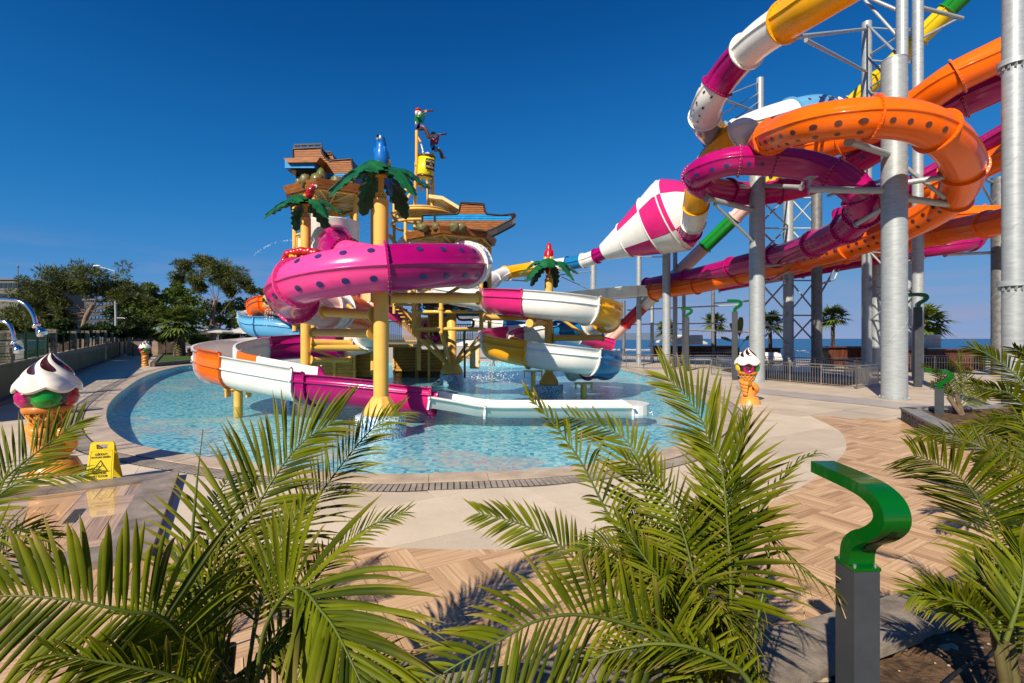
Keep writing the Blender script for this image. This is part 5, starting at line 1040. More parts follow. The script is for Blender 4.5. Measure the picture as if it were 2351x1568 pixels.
# name sign on red cloth
sg = thing('pirates_sign', W(680, 605, 18.2), 'red draped sign with yellow Pirates lettering half hidden by the left yellow post', 'sign')
mb = MB(); dR = 18.3
for k in range(9):
    q = k/8; x = 662+q*62; mb.ball(W(x, 583-6*sin(q*pi)+rs(-2, 2), dR), (.2, .12, .16), 10, 7, disp=lambda e: .25*noise.noise(e*2+V(k, 0, 0)))
for a, b in (((655, 592), (640, 622)), ((660, 612), (652, 622)), ((640, 628), (650, 648))): mb.pipe(catmull([W(*a, dR), W((a[0]+b[0])/2+4, (a[1]+b[1])/2-4, dR-.1), W(*b, dR)], .1)[0], .14, 8)
mb.box(W(690, 605, dR+.12), (1.0, .06, .55)); mb.build('drapery', M['pred'], sg)
text_obj('Pirates', .52, M['pyellow'], W(699, 596, dR-.22), (1, 0, .05), (0, 0, 1), sg, ext=.03, width=1.15, bold=.012)
mb = MB(); mb.bar(W(641, 628, dR-.1), W(652, 648, dR-.1), .1, .04); mb.build('trim', M['pwhite'], sg)
# ================================================================= left side: wall, car park, trees
M['wallgreen'] = mat('olive_render', (.17, .16, .085), .8, var=.18, vs=.8, bump=.1, bs=30)
M['kerb'] = mat('dark_kerb', (.14, .12, .10), .7, var=.2, vs=3)
M['pillar'] = mat('rough_stone_pillar', (.30, .25, .19), .85, var=.35, vs=6, bump=.7, bs=14)
M['fencegreen'] = mat('dark_green_metal', (.006, .035, .018), .4)
def glassmat(name, tint, refl=.5):
    m = bpy.data.materials.new(name); t, N, L, b = nodes(m); N.remove(b); g = N.new('ShaderNodeBsdfGlossy'); g.inputs['Roughness'].default_value = .03
    tr = N.new('ShaderNodeBsdfTransparent'); tr.inputs[0].default_value = (*tint, 1); fr = N.new('ShaderNodeFresnel'); fr.inputs[0].default_value = 1.5; mx = N.new('ShaderNodeMixShader')
    L.new(fr.outputs[0], mx.inputs[0]); L.new(tr.outputs[0], mx.inputs[1]); L.new(g.outputs[0], mx.inputs[2]); L.new(mx.outputs[0], N['Material Output'].inputs[0]); return m
M['glass'] = glassmat('green_tinted_glass', (.62, .78, .72))
bw = thing('boundary_wall', (-17, 16.1, 0), 'long olive wall with stone pillars, green posts and glass panes left of the path', 'wall')
wd_ = V(-.585, .811, 0); wn = V(.811, .585, 0)     # along, towards the path
def wpt(s): return V(-17, 16.1, 0)+wd_*s
def wz(s): return 1.2+.0115*max(min(s, 36), -6)
def wallpiece(s0, s1, off0, off1, z0, z1a, z1b, m, name, par=None):
    a, b = wpt(s0), wpt(s1); mb = MB(); P = [a+wn*off0, b+wn*off0, b+wn*off1, a+wn*off1]
    g = [p+V(0, 0, z0) for p in P]+[P[0]+V(0, 0, z1a), P[1]+V(0, 0, z1b), P[2]+V(0, 0, z1b), P[3]+V(0, 0, z1a)]
    mb.add(g, [(0, 1, 2, 3), (7, 6, 5, 4), (1, 0, 4, 5), (2, 1, 5, 6), (3, 2, 6, 7), (0, 3, 7, 4)]); return mb.build(name, M[m], par or bw)
for s0, s1 in [(-6, 11), (11.02, 36), (36.3, 75)]: 
    wallpiece(s0, s1, -.25, 0, -.8, wz(s0), wz(s1), 'wallgreen', 'wall'); wallpiece(s0, s1, -.27, .02, 1.19, wz(s0)+.03, wz(s1)+.03, 'pillar', 'coping')
    wallpiece(s0, s1, .003, .3, -.01, .13, .13, 'kerb', 'kerb')
for s in (-5.5, .98, 9.66, 16.5, 22.8, 29.7, 36, 43, 50, 57, 64, 71):
    z0 = wz(s)+.03; mb = MB(); q = z0; p = wpt(s)-wn*.13
    while q < z0+1.12:
        h = rs(.07, .13); mb.box((p.x+rs(-.02, .02), p.y+rs(-.02, .02), q+h/2), (.40+rs(-.04, .04), .40+rs(-.04, .04), h-.012), rz=atan2(wd_.y, wd_.x)); q += h
    mb.build('stone_pillar', M['pillar'], bw)
s = -5
while s < 74:
    z0 = wz(s)+.03; p = wpt(s)-wn*.05; mb = MB(); mb.box((p.x, p.y, z0+.56), (.09, .09, 1.16), rz=atan2(wd_.y, wd_.x)); mb.build('fence_post', M['fencegreen'], bw)
    q = wpt(s+1.15)-wn*.05; pl_ = MB(); a, b = wpt(s+.08)-wn*.05, wpt(s+2.15)-wn*.05
    if s > 7:
        pl_.add([a+V(0, 0, wz(s)+.08), b+V(0, 0, wz(s+2)+.08), b+V(0, 0, wz(s+2)+1.05), a+V(0, 0, wz(s)+1.05)]+[k+wn*.012 for k in [a+V(0, 0, wz(s)+.08), b+V(0, 0, wz(s+2)+.08), b+V(0, 0, wz(s+2)+1.05), a+V(0, 0, wz(s)+1.05)]], [(0, 1, 2, 3), (7, 6, 5, 4), (1, 0, 4, 5), (2, 1, 5, 6), (3, 2, 6, 7), (0, 3, 7, 4)]); pl_.build('glass_pane', M['glass'], bw)
    else:
        for k in range(30): c = a.lerp(b, k/29)+V(0, 0, wz(s)+.06); pl_.bar(c, c+V(0, 0, 1.02), .006, .006)
        for k in range(6): pl_.bar(a+V(0, 0, wz(s)+.08+k*.19), b+V(0, 0, wz(s)+.08+k*.19), .008, .008)
        pl_.build('wire_mesh', M['fencegreen'], bw, kind='stuff')
    s += 2.2
# vehicles beyond the fence
M['vanwhite'] = mat('van_paint', (.62, .62, .60), .25, coat=.5, var=.04); M['vanglass'] = mat('dark_car_glass', (.01, .013, .016), .06, spec=.8); M['tyre'] = mat('tyre', (.02, .02, .02), .8); M['lampred'] = mat('tail_lamp', (.35, .01, .01), .2)
def van(label, loc, rz, L=6.2, Wd=2.1, H=2.75, m='vanwhite'):
    t = thing('parked_van', (0, 0, 0), label, 'van', 'white vans parked beyond the fence'); x = L/2
    prof = [(-x, .35), (-x, H-.35), (-x+.15, H-.05), (-x+.4, H), (x-1.3, H), (x-.9, H-.08), (x-.25, 1.25), (x, .95), (x, .35)]
    mb = MB(); mb.ribbon_prism(prof, V(0, 0, 0), V(1, 0, 0), V(0, 0, 1), V(0, 1, 0), Wd); mb.build('body', M[m], t)
    for k in range(5):
        for sy in (-1, 1): xa = -x+.35+k*(L-1.9)/5; mb = MB(); mb.box((xa+(L-1.9)/10, sy*(Wd/2+.004), H-.95), ((L-1.9)/5-.12, .02, .8)); mb.build('side_window', M['vanglass'], t)
    mb = MB(); mb.add([V(x-.27, -Wd/2+.12, 1.33), V(x-.27, Wd/2-.12, 1.33), V(x-.86, Wd/2-.2, H-.2), V(x-.86, -Wd/2+.2, H-.2)], [(0, 1, 2, 3)]); mb.v = [v+V(.03, 0, .01) for v in mb.v]; mb.build('windscreen', M['vanglass'], t)
    mb = MB(); mb.box((-x-.005, 0, H-.9), (.02, Wd-.4, .75)); mb.build('rear_window', M['vanglass'], t)
    for sx in (-x+1.1, x-1.2):
        for sy in (-1, 1): mb = MB(); mb.pipe([V(sx, sy*(Wd/2-.2), .36), V(sx, sy*(Wd/2+.02), .36)], .36, 18); w_ = mb.build('wheel', M['tyre'], t); mb = MB(); mb.pipe([V(sx, sy*(Wd/2+.02), .36), V(sx, sy*(Wd/2+.035), .36)], .2, 14); mb.build('rim', M['galv'], w_)
    for sy in (-1, 1):
        mb = MB(); mb.box((x+.0, sy*(Wd/2-.25), .85), (.05, .35, .18)); mb.build('headlight', M['chrome'], t); mb = MB(); mb.box((-x-.01, sy*(Wd/2-.12), 1.1), (.04, .14, .4)); mb.build('tail_light', M['lampred'], t)
        mb = MB(); mb.box((x-.7, sy*(Wd/2+.16), 1.5), (.08, .2, .3)); mb.build('mirror', M['black'], t)
    mb = MB(); mb.box((x+.05, 0, .5), (.16, Wd-.1, .25)); mb.build('bumper', M['kerb'], t)
    t.location = loc; t.rotation_euler = (0, 0, rz); return t
van('white van nearest the left edge behind the mesh fence', (-27.5, 24.0, -.72), radians(200)); van('white van with dark windows parked beyond the fence right of the small shower pipe', (-32.6, 30.5, -.72), radians(128), L=7.5); van('low pale van seen through the glass panes of the fence', (-46, 46, -.72), radians(125), H=2.3)
# ---- foliage
def leafmat(name, c1, c2, tr=.25):
    m = mat(name, c1, .55, var=.2, vs=.9, col2=c2, spec=.3); t, N, L, b = nodes(m); tl = N.new('ShaderNodeBsdfTranslucent'); mx = N.new('ShaderNodeMixShader'); mx.inputs[0].default_value = tr
    c = b.inputs['Base Color'].links[0].from_socket; L.new(c, tl.inputs[0]); L.new(b.outputs[0], mx.inputs[1]); L.new(tl.outputs[0], mx.inputs[2]); L.new(mx.outputs[0], N['Material Output'].inputs[0]); return m
M['needle'] = leafmat('pine_needles', (.14, .15, .03), (.04, .06, .014)); M['broad'] = leafmat('broad_leaves', (.16, .21, .035), (.05, .09, .018)); M['darkleaf'] = leafmat('dark_shrub_leaves', (.06, .10, .025), (.02, .04, .012)); M['palmleaf'] = leafmat('fan_palm_leaves', (.17, .21, .035), (.05, .09, .018)); M['deadleaf'] = leafmat('dry_needles', (.20, .08, .03), (.10, .04, .015))
M['bark'] = mat('pine_bark', (.26, .19, .14), .9, var=.4, vs=4, bump=.8, bs=8, col2=(.10, .065, .045)); M['palmbark'] = mat('palm_trunk_bark', (.22, .15, .09), .9, var=.4, vs=5, bump=.6, bs=12, col2=(.07, .045, .03))
def leaf_cloud(clumps, n, size, asp=3., flat=.7):
    vs_, fs = [], []
    for (c, r) in clumps:
        c = Vector(c); sub = [(c+V(random.gauss(0, .5)*r, random.gauss(0, .5)*r, random.gauss(0, .36)*r), r*rs(.3, .5)) for _ in range(9)]
        for _ in range(int(n*2.1)):
            cc, rr = random.choice(sub); d = V(random.gauss(0, 1), random.gauss(0, 1), random.gauss(0, 1)); d = d/max(d.length, 1e-3); p = cc+V(d.x, d.y, d.z*flat)*rr*rs(.3, 1.2)
            a = (d+V(rs(-.8, .8), rs(-.8, .8), rs(-.3, .9))).normalized(); b = a.cross(V(rs(-1, 1), rs(-1, 1), rs(-1, 1))).normalized(); l = size*rs(.6, 1.3); w = l/asp; k = len(vs_)
            vs_ += [tuple(p-b*w*.5), tuple(p+a*l*.5-b*w*.6), tuple(p+a*l), tuple(p+a*l*.5+b*w*.6)]; fs.append((k, k+1, k+2, k+3))
    return vs_, fs
def mesh_obj(name, vs_, fs, m, parent, kind=None):
    off = OFF.get(parent.name, V(0, 0, 0)); me = bpy.data.meshes.new(name); me.from_pydata([(x-off.x, y-off.y, z-off.z) for x, y, z in vs_], [], fs); me.materials.append(m); o = bpy.data.objects.new(name, me); COL.objects.link(o); o.parent = parent; OFF[o.name] = off
    return tag(o, kind=kind)
def tree(name, label, px, d, z0, ztop, rt, clumps, n, size, m='needle', asp=4, group='trees behind the fence and the umbrellas', bark='bark', lean=0., limbs=.55):
    x = (px-CX)*d/F; t = thing(name, (x, d, z0), label, 'tree', group); mb = MB()
    tp_ = catmull([V(x, d, z0), V(x+lean*.3, d, z0+(ztop-z0)*.35), V(x+lean*.2, d, z0+(ztop-z0)*.7), V(x+lean, d, ztop)], .5)[0]; nn = len(tp_)
    mb.pipe([p+V(rs(-.04, .04), 0, 0) for p in tp_], [rt*(1-.5*i/nn) for i in range(nn)], 12); tr_ = mb.build('trunk', M[bark], t); top = tp_[-1]; C = []
    for (cx, cy, r) in clumps: dd = d+rs(-.6, .6)*r*d/F*1.6; C.append((W(cx, cy, dd), r*d/F*1.08))
    for c, r in C:
        a = tp_[int(nn*rs(.6, .99))]; e = c+V(rs(-.3, .3), rs(-.3, .3), rs(-.2, .3))*r; mid = a.lerp(e, .5)+V(rs(-.5, .5), rs(-.5, .5), rs(-.6, .3)); mb = MB(); q = catmull([a, mid, e], .6)[0]
        mb.pipe(q, [rt*.13*(1-.8*i/len(q)) for i in range(len(q))], 6); mb.build('limb', M[bark], t)
    v_, f_ = leaf_cloud(C, n, size, asp); mesh_obj('crown', v_, f_, M[m], t, kind=None); return t
tree('pine_tree', 'broad leaning pine with bare grey branches behind the fence, left of the street lamp', 188, 50, -.72, 5.6, .36,
     [(120,640,28),(155,632,28),(195,628,28),(232,642,28),(268,655,26),(298,668,22),(322,688,18),(95,668,28),(135,665,26),(180,660,24),(228,672,22),(65,690,26),(100,700,24),(140,700,20),(268,682,18),(45,718,24),(80,728,22),(118,728,20),(20,735,22),(150,728,14)], 620, .42, asp=7, lean=1.2)
tree('pine_tree', 'tall pine with an open rounded crown and tall bare trunk above the white umbrellas', 487, 65, -.3, 7.2, .42,
     [(432,612,20),(410,640,16),(462,602,22),(498,606,22),(528,626,22),(556,648,16),(480,632,22),(445,640,18),(518,655,16),(455,662,12),(575,665,9),(505,640,18),(536,670,10)], 640, .5, asp=7, lean=.4)
tree('broadleaf_tree', 'light green leafy tree right of the street lamp and left of the date palm', 345, 58, -.3, 4.5, .16, [(345,672,16),(365,690,20),(345,705,20),(320,712,18),(352,735,20),(330,740,16),(372,722,16)], 480, .34, 'broad', 2.2)
tree('broadleaf_tree', 'green leafy tree directly behind the date palm', 415, 62, -.3, 4.5, .16, [(398,672,14),(420,665,16),(405,690,18),(440,690,14),(392,715,18),(425,712,18),(450,725,18)], 480, .34, 'broad', 2.2)
tree('broadleaf_tree', 'green leafy tree filling the space beneath the tall pine', 505, 68, -.3, 4.5, .2, [(470,715,20),(505,710,20),(535,705,18),(555,728,18),(520,740,20),(488,745,18)], 480, .36, 'broad', 2.2)
tree('broadleaf_tree', 'dark leafy tree just left of the orange side slide', 590, 70, -.3, 4.5, .2, [(575,700,14),(600,690,15),(620,676,12),(585,735,16),(615,725,18),(650,735,18),(640,700,14)], 440, .36, 'broad', 2.2)
tree('broadleaf_tree', 'dark tree in front of the blue grey building beside the street lamp', 285, 66, -.3, 4.0, .2, [(285,700,18),(262,715,16),(290,735,18),(300,690,14)], 420, .36, 'darkleaf', 2.2)
tree('broadleaf_tree', 'small tree rising above the flat roof of the grey building', 78, 125, 12, 15.5, .2, [(78,652,8),(72,658,6),(85,657,6)], 220, .6, 'broad', 2.2)
def bush(label, px, py, r, d, m='darkleaf', n=420, size=.3):
    c = W(px, py, d); t = thing('shrub', (c.x, d, -.3), label, 'shrub', 'low shrubs along the back of the plaza'); C = [(c+V(rs(-.8, .8)*r*d/F*1.6, rs(-.5, .5), rs(-.4, .3)*r*d/F), r*d/F*rs(.6, .9)) for _ in range(4)]; v_, f_ = leaf_cloud(C, n, size, 2.4); mesh_obj('foliage', v_, f_, M[m], t)
    mb = MB(); mb.pipe([V(c.x, d, -.6), c], .06, 6); mb.build('stem', M['bark'], t)
for k, (px, py, r, d, m, lb) in enumerate([(10,745,18,42,'needle','bush at the far left behind the parked vans'),(50,755,16,42,'needle','bush behind the second van'),(100,752,16,43,'needle','bush between the vans and the pine trunk'),(150,748,16,44,'darkleaf','dark bush left of the pine trunk'),(225,755,14,46,'darkleaf','dark bush right of the pine trunk behind the glass panes'),(275,760,13,56,'darkleaf','dark bush at the foot of the street lamp'),(305,762,14,56,'darkleaf','round bush behind the curved stone wall'),(345,770,14,56,'broad','leafy bush behind the nearer twisted cone figure'),(380,775,13,56,'darkleaf','dark bush behind the farther twisted cone figure'),(445,782,12,56,'broad','bush right of the date palm trunk'),(480,770,14,72,'darkleaf','dark bush behind the umbrellas under the tall pine'),(530,768,14,72,'darkleaf','dark bush behind the middle umbrellas'),(585,765,14,74,'darkleaf','dark bush behind the right hand umbrellas'),(640,760,14,74,'darkleaf','dark bush seen under the blue side slide'),(450,808,7,52,'deadleaf','orange flowering bush on the lawn by the date palm')]): bush(lb, px, py, r, d, m)
# fan palms
def fan_leaf(mb, o, D, R, m=11):
    D = D.normalized(); S = D.cross(V(0, 0, 1)).normalized(); U = S.cross(D); c = o+D*R*.45-V(0, 0, R*.03); mb.pipe([o, o+D*R*.25+V(0, 0, .02*R), c], [.02*R, .014*R, .01*R], 5)
    for k in range(m):
        a = (k-(m-1)/2)/(m-1)*radians(215); dr = D*cos(a)+S*sin(a); ln = R*.6*(1-.25*abs(a)/2); w = .05*R; q = dr.cross(U).normalized(); dip = -V(0, 0, 1)*ln
        P = [c-q*w*.3, c+q*w*.3, c+dr*ln*.55+q*w+dip*.06, c+dr*ln+dip*.28, c+dr*ln*.55-q*w+dip*.06]; mb.add(P+[c+dr*ln*.5+U*w*.35+dip*.05], [(0, 1, 2, 5), (0, 5, 4), (5, 2, 3), (5, 3, 4)])
def fan_palm(label, px, d, zb, ybase, ycrown, R, rt, n=26, skirt=False, group='fan palms', m=11):
    x = (px-CX)*d/F; zt = EYE-(ycrown-HY)*d/F; t = thing('fan_palm', (x, d, zb), label, 'palm tree', group); mb = MB(); k = 0; q = zb
    mb.pipe([V(x, d, zb), V(x+.03, d, (zb+zt)/2), V(x, d, zt)], [rt*1.1, rt*.85, rt*.8], 12); h = .14
    while q < zt:
        for j in range(7): a = 2*pi*(j+.5*(k % 2))/7; c = V(x+cos(a)*rt*.9, d+sin(a)*rt*.9, q); mb.add([c-V(-sin(a), cos(a), 0)*rt*.35, c+V(-sin(a), cos(a), 0)*rt*.35, c+V(cos(a), sin(a), 0)*rt*.35+V(0, 0, h*1.1)], [(0, 1, 2)])
        q += h; k += 1
    mb.build('trunk', M['palmbark'], t)
    for k in range(n):
        a = 2.4*k; el = radians(75-115*(k/n)); mb = MB(); fan_leaf(mb, V(x, d, zt), V(cos(a)*cos(el), sin(a)*cos(el), sin(el)), R*rs(.85, 1.1), m); mb.build('frond', M['palmleaf'], t)
    if skirt: mb = MB(); [mb.pipe([V(x, d, zb+1.3), V(x+cos(a)*.35, d+sin(a)*.3, zb+.7), V(x+cos(a)*.2, d+sin(a)*.2, zb+.25)], [.05, .1, .05], 6) for a in (0.3, 2.4, 3.6, 5)]; mb.build('dry_skirt', M['bone'], t)
fan_palm('stout date palm standing on the lawn by the far end of the pool', 412, 52, 0, 822, 742, 2.7, .55, 40, group='palms round the plaza', m=13)
for a in [('slender palm standing against the open sea right of the dark column', 1912, 42, -.3, 0, 728, 1.55, .15, 26, True), ('palm half hidden behind the thickest grey column', 2122, 36, -.3, 0, 738, 1.9, .2, 30), ('palm crown rising behind the thin dark post', 1640, 46, -.3, 0, 742, 1.5, .17, 24), ('palm just right of the second thickest column', 1768, 42, -.3, 0, 742, 1.5, .16, 24, True), ('palm under the red band of the straight slide', 1530, 46, -.3, 0, 756, 1.35, .16, 24)]: fan_palm(*a, group='palms round the plaza')
# banana plant
bn = thing('banana_plant', W(1694, 825, 30), 'banana plant with tall paddle leaves between the lamp post and the thick column', 'plant')
for (x0, y0), (x1, y1), w in (((1696, 800), (1701, 728), 9), ((1694, 800), (1678, 742), 6), ((1693, 800), (1655, 775), 5), ((1696, 800), (1730, 770), 5)):
    a, b = W(x0, y0, 30), W(x1, y1, 30); m_ = a.lerp(b, .45)+V(0, 0, .2); q = catmull([a, m_, b], .12)[0]; n = len(q); mb = MB(); g = []
    for i, p in enumerate(q): T, S, U = frame(q[min(i+1, n-1)]-q[max(i-1, 0)]); T = T; ww = w*30/F*sin(pi*max(0, (i/n-.35)/.65))**.6 if i/n > .35 else .02; X_ = V(1, .3, 0).normalized() if abs(T.z) > .6 else V(0, .5, .8); g += [p-X_*ww, p-V(0, .08*ww*3, 0), p+X_*ww]
    mb.add(g, [(i*3+j, i*3+j+1, i*3+j+4, i*3+j+3) for i in range(n-1) for j in range(2)], True); mb.build('leaf', M['broad'], bn)
mb = MB(); mb.pipe([W(1695, 850, 30), W(1695, 798, 30)], .08, 8); mb.build('stem', M['broad'], bn)
# lawn island by the date palm, curved stone wall
M['grass'] = mat('lawn', (.06, .11, .02), .9, var=.4, vs=6, bump=1, bs=50)
li = thing('lawn_island', G(400, 830), 'low lawn island with a dark kerb at the far end of the pool', 'lawn'); pg = [G(350, 842), G(440, 834), G(520, 824), G(520, 812), G(372, 817)]
mb = MB(); mb.prism([(p.x, p.y) for p in pg], 0, .22); mb.build('turf', M['grass'], li)
for a, b in zip(pg, pg[1:]+pg[:1]): mb = MB(); mb.bar(a+V(0, 0, .15), b+V(0, 0, .15), .3, .3); mb.build('kerb', M['kerb'], li)
M['beigestone'] = mat('beige_stone_cladding', (.52, .38, .27), .7, var=.25, vs=1.5, bump=.3, bs=8)
mb = MB(); q = catmull([W(291, 812, 60), W(330, 812, 61), W(368, 812, 62), W(400, 812, 64)], .6)[0]
for i, p in enumerate(q): q[i] = V(p.x, p.y, 0)
for i, (a, b) in enumerate(zip(q, q[1:])): h = 1.72-.75*(max(0, i/len(q)-.45)/.55)**1.5; mb.add([a, b, b+V(0, 0, h), a+V(0, 0, h), a+V(0, .4, 0), b+V(0, .4, 0), b+V(0, .4, h), a+V(0, .4, h)], [(0, 1, 2, 3), (7, 6, 5, 4), (3, 2, 6, 7), (0, 3, 7, 4), (1, 5, 6, 2)])
tag(mb.build('stone_wall', M['beigestone'], loc=(q[0].x, q[0].y, 0)), 'curved beige stone clad wall at the far end of the path', 'wall')
# buildings
M['facade'] = mat('grey_facade', (.13, .13, .12), .7, var=.06); M['facade2'] = mat('slate_facade', (.05, .06, .08), .6); M['winglass'] = mat('window_glass', (.02, .03, .045), .1, spec=.8); M['winblue'] = mat('blue_window_glass', (.06, .12, .22), .1, spec=.8)
def bld(label, x0, x1, ytop, ybot, d, dep, m, rows, cols, wm, parapet=True, skip=0):
    a, b = W(x0, ytop, d), W(x1, ybot, d); t = thing('building', ((a.x+b.x)/2, d, -.7), label, 'building'); mb = MB(); mb.box(((a.x+b.x)/2, d+dep/2, (a.z-.7)/2), (b.x-a.x, dep, a.z+.7)); mb.build('wall', M[m], t)
    mb = MB(); mb.box(((a.x+b.x)/2, d+dep/2, a.z+.15), (b.x-a.x+.6, dep+.6, .3)); mb.build('roof', M['facade'], t); h = (a.z-b.z)/rows; w = (b.x-a.x)/cols
    for i in range(rows):
        for j in range(cols):
            if (i*cols+j) % 7 < skip: continue
            c = V(a.x+w*(j+.5), d-.03, a.z-h*(i+.5)); mb = MB(); mb.box(c, (w*.82, .1, h*.5)); f_ = mb.build('window_frame', M['facade2'], t); mb = MB(); mb.box(c-V(0, .07, 0), (w*.74, .04, h*.42)); mb.build('window', M[wm], f_)
    return t
bb1 = bld('long flat grey building with satellite dishes behind the trees at the left', -60, 40, 643, 692, 110, 14, 'facade', 2, 9, 'winglass'); bb2 = bld('low slate block stepping back beside the grey building', 40, 112, 655, 700, 114, 12, 'facade', 2, 6, 'winglass', skip=3); bld('dark slate building with blue windows half hidden behind the pines', 195, 262, 690, 752, 92, 10, 'facade2', 4, 8, 'winblue')
for k, px in enumerate((71, 84, 96, 106)):
    c = W(px, 669, 113); t = thing('satellite_dish', c-V(0, 0, .8), ['leftmost', 'second', 'third', 'rightmost'][k]+' white satellite dish on the roof of the grey building', 'satellite dish', 'satellite dishes on the roof'); ax_ = V(.25, -1, .35).normalized()
    mb = MB(); mb.lathe([(0, .0), (.25, .02), (.48, .1), (.58, .17), (.55, .17), (.3, .06), (0, .03)], c, 18, axis=ax_); mb.build('dish', M['white'], t); mb = MB(); mb.pipe([c, c-V(0, 0, .8)], .05, 6); mb.pipe([c-V(0, 0, .5), c+ax_*.6], .03, 6); mb.build('mount', M['dgalv'], t)
t = thing('flagpole', W(41, 655, 112), 'thin bare pole on the roof of the grey building', 'pole'); mb = MB(); mb.pipe([W(41, 655, 112), W(41, 613, 112)], .1, 6); mb.ball(W(41, 612, 112), .25, 6, 4); mb.build('pole', M['dgalv'], t)
sl = thing('street_lamp', W(267, 825, 60), 'tall grey street lamp reaching left over the leaning pine', 'street lamp'); mb = MB(); mb.pipe([W(267, 830, 60), W(266, 720, 60), W(263, 622, 60)], [.18, .14, .09], 12); mb.build('pole', M['galv'], sl)
mb = MB(); mb.pipe(catmull([W(263, 622, 60), W(248, 618, 60), W(226, 612, 60)], .3)[0], .05, 8); mb.build('arm', M['galv'], sl); mb = MB(); mb.ball(W(222, 610.5, 60), (.55, .2, .12), 12, 8); mb.build('lamp_head', M['white'], sl)
mb = MB(); mb.pipe([W(267, 730, 60), W(285, 730, 60)], .04, 6); mb.ball(W(290, 731, 60), (.25, .15, .12), 8, 6); mb.build('side_lamp', M['white'], sl)
# umbrellas
M['canvas'] = leafmat('white_canvas', (.8, .78, .74), (.7, .68, .64), .3)
def umbrella(label, px, y, d, R=1.6):
    c = W(px, y, d); t = thing('sun_umbrella', V(c.x, d, 0), label, 'umbrella', 'white sun umbrellas'); mb = MB()
    ring = [c+V(R*cos(2*pi*k/8), R*sin(2*pi*k/8), -.55) for k in range(8)]; mb.add([c]+ring, [(0, k+1, (k+1) % 8+1) for k in range(8)]); r2 = [p-V(0, 0, .16) for p in ring]; mb.add(ring+r2, [(k, k+8, (k+1) % 8+8, (k+1) % 8) for k in range(8)]); mb.build('canopy', M['canvas'], t); mb = MB(); mb.pipe([V(c.x, d, -.3), c+V(0, 0, .12)], .04, 6); mb.build('pole', M['inox'], t)
for k, (px, y, d, lb) in enumerate([(440,757,66,'leftmost white umbrella, right of the date palm'),(475,759,68,'second white umbrella from the date palm'),(500,756,64,'third white umbrella, below the tall pine trunk'),(527,760,72,'small white umbrella between two larger ones'),(552,757,66,'white umbrella left of the side slide supports'),(590,758,66,'white umbrella beneath the blue side slide'),(610,770,70,'lowest white umbrella behind the trough wall'),(1545,774,48,'white umbrella by the sea left of the white louvred box'),(1588,778,50,'small white umbrella by the sea below the straight slide'),(1080,782,50,'white umbrella glimpsed between tower pipes')]): umbrella(lb, px, y-4, d, 2.1 if px < 1000 else 1.7)
# distant hill line
M['hill'] = mat('hazy_hill', (.13, .17, .24), .9); mb = MB(); g = []
for i in range(60): x = -2600+i*60; g += [V(x, 2900, -8), V(x, 2900, 30+45*noise.noise(V(i*.13, 0, 0))+14*noise.noise(V(i*.6, 3, 0))+max(0, 26-i)*1.2)]
mb.add(g, [(2*i, 2*i+2, 2*i+3, 2*i+1) for i in range(59)]); tag(mb.build('hills', M['hill']), kind='structure')
# ================================================================= right side: sea terrace
M['barwood'] = mat('dark_red_bar_wood', (.13, .04, .018), .5, var=.35, vs=3, stretch=(6, 6, .4), bump=.1); M['loungew'] = mat('white_plastic', (.75, .74, .70), .35)
def bar_counter(label, x0, x1, yt, yb, d):
    a, b = W(x0, yt, d), W(x1, yb, d); t = thing('bar_counter', ((a.x+b.x)/2, d, 0), label, 'bar counter', 'wooden bar counters facing the sea'); n = max(3, int((b.x-a.x)/.55)); w = (b.x-a.x)/n; z0 = max(b.z, -.05)
    mb = MB(); mb.box(((a.x+b.x)/2, d+.5, (a.z+z0)/2), (b.x-a.x-.1, .9, a.z-z0-.1)); mb.build('core', M['darktrim'], t)
    for i in range(n): mb = MB(); mb.box((a.x+w*(i+.5), d, (a.z+z0)/2), (w-.025, .07, a.z-z0-.05)); mb.build('front_board', M['barwood'], t)
    mb = MB(); mb.box(((a.x+b.x)/2, d+.35, a.z+.02), (b.x-a.x+.4, 1.2, .07)); mb.build('counter_top', M['barwood'], t); mb = MB(); mb.pipe([V(a.x, d-.25, z0+.2+.25*(a.z-z0)), V(b.x, d-.25, z0+.2+.25*(a.z-z0))], .03, 8); mb.build('foot_rail', M['inox'], t)
bar_counter('bar counter in dark red wood beside the slender palm, left of the thickest column', 1903, 2022, 797, 838, 36); bar_counter('long dark red bar counter between the thickest column and the right hand palms', 2070, 2262, 803, 850, 32); bar_counter('bar counter behind the thin posts near the leftmost sea palm', 1500, 1680, 795, 820, 44); bar_counter('short bar counter just right of the second thickest column', 1755, 1792, 800, 822, 42)
def louvre(label, x0, x1, yt, yb, d):
    a, b = W(x0, yt, d), W(x1, yb, d); t = thing('louvred_box', ((a.x+b.x)/2, d, b.z), label, 'ventilation box', 'white louvred boxes by the sea'); mb = MB(); mb.box(((a.x+b.x)/2, d+.5, (a.z+b.z)/2), (b.x-a.x, .9, a.z-b.z)); mb.build('housing', M['facade'], t); n = 9
    for i in range(n): mb = MB(); z = b.z+(a.z-b.z)*(i+.5)/n; mb.box(((a.x+b.x)/2, d, z), (b.x-a.x+.1, .12, (a.z-b.z)/n*.62), rx=.5); mb.build('louvre', M['loungew'], t)
louvre('white louvred box standing on the counter beside the thickest column', 2100, 2158, 768, 799, 34); louvre('white louvred box on the far left counter behind the thin posts', 1551, 1612, 769, 791, 43); louvre('narrow white louvred box left of the thickest column', 2016, 2030, 768, 786, 38)
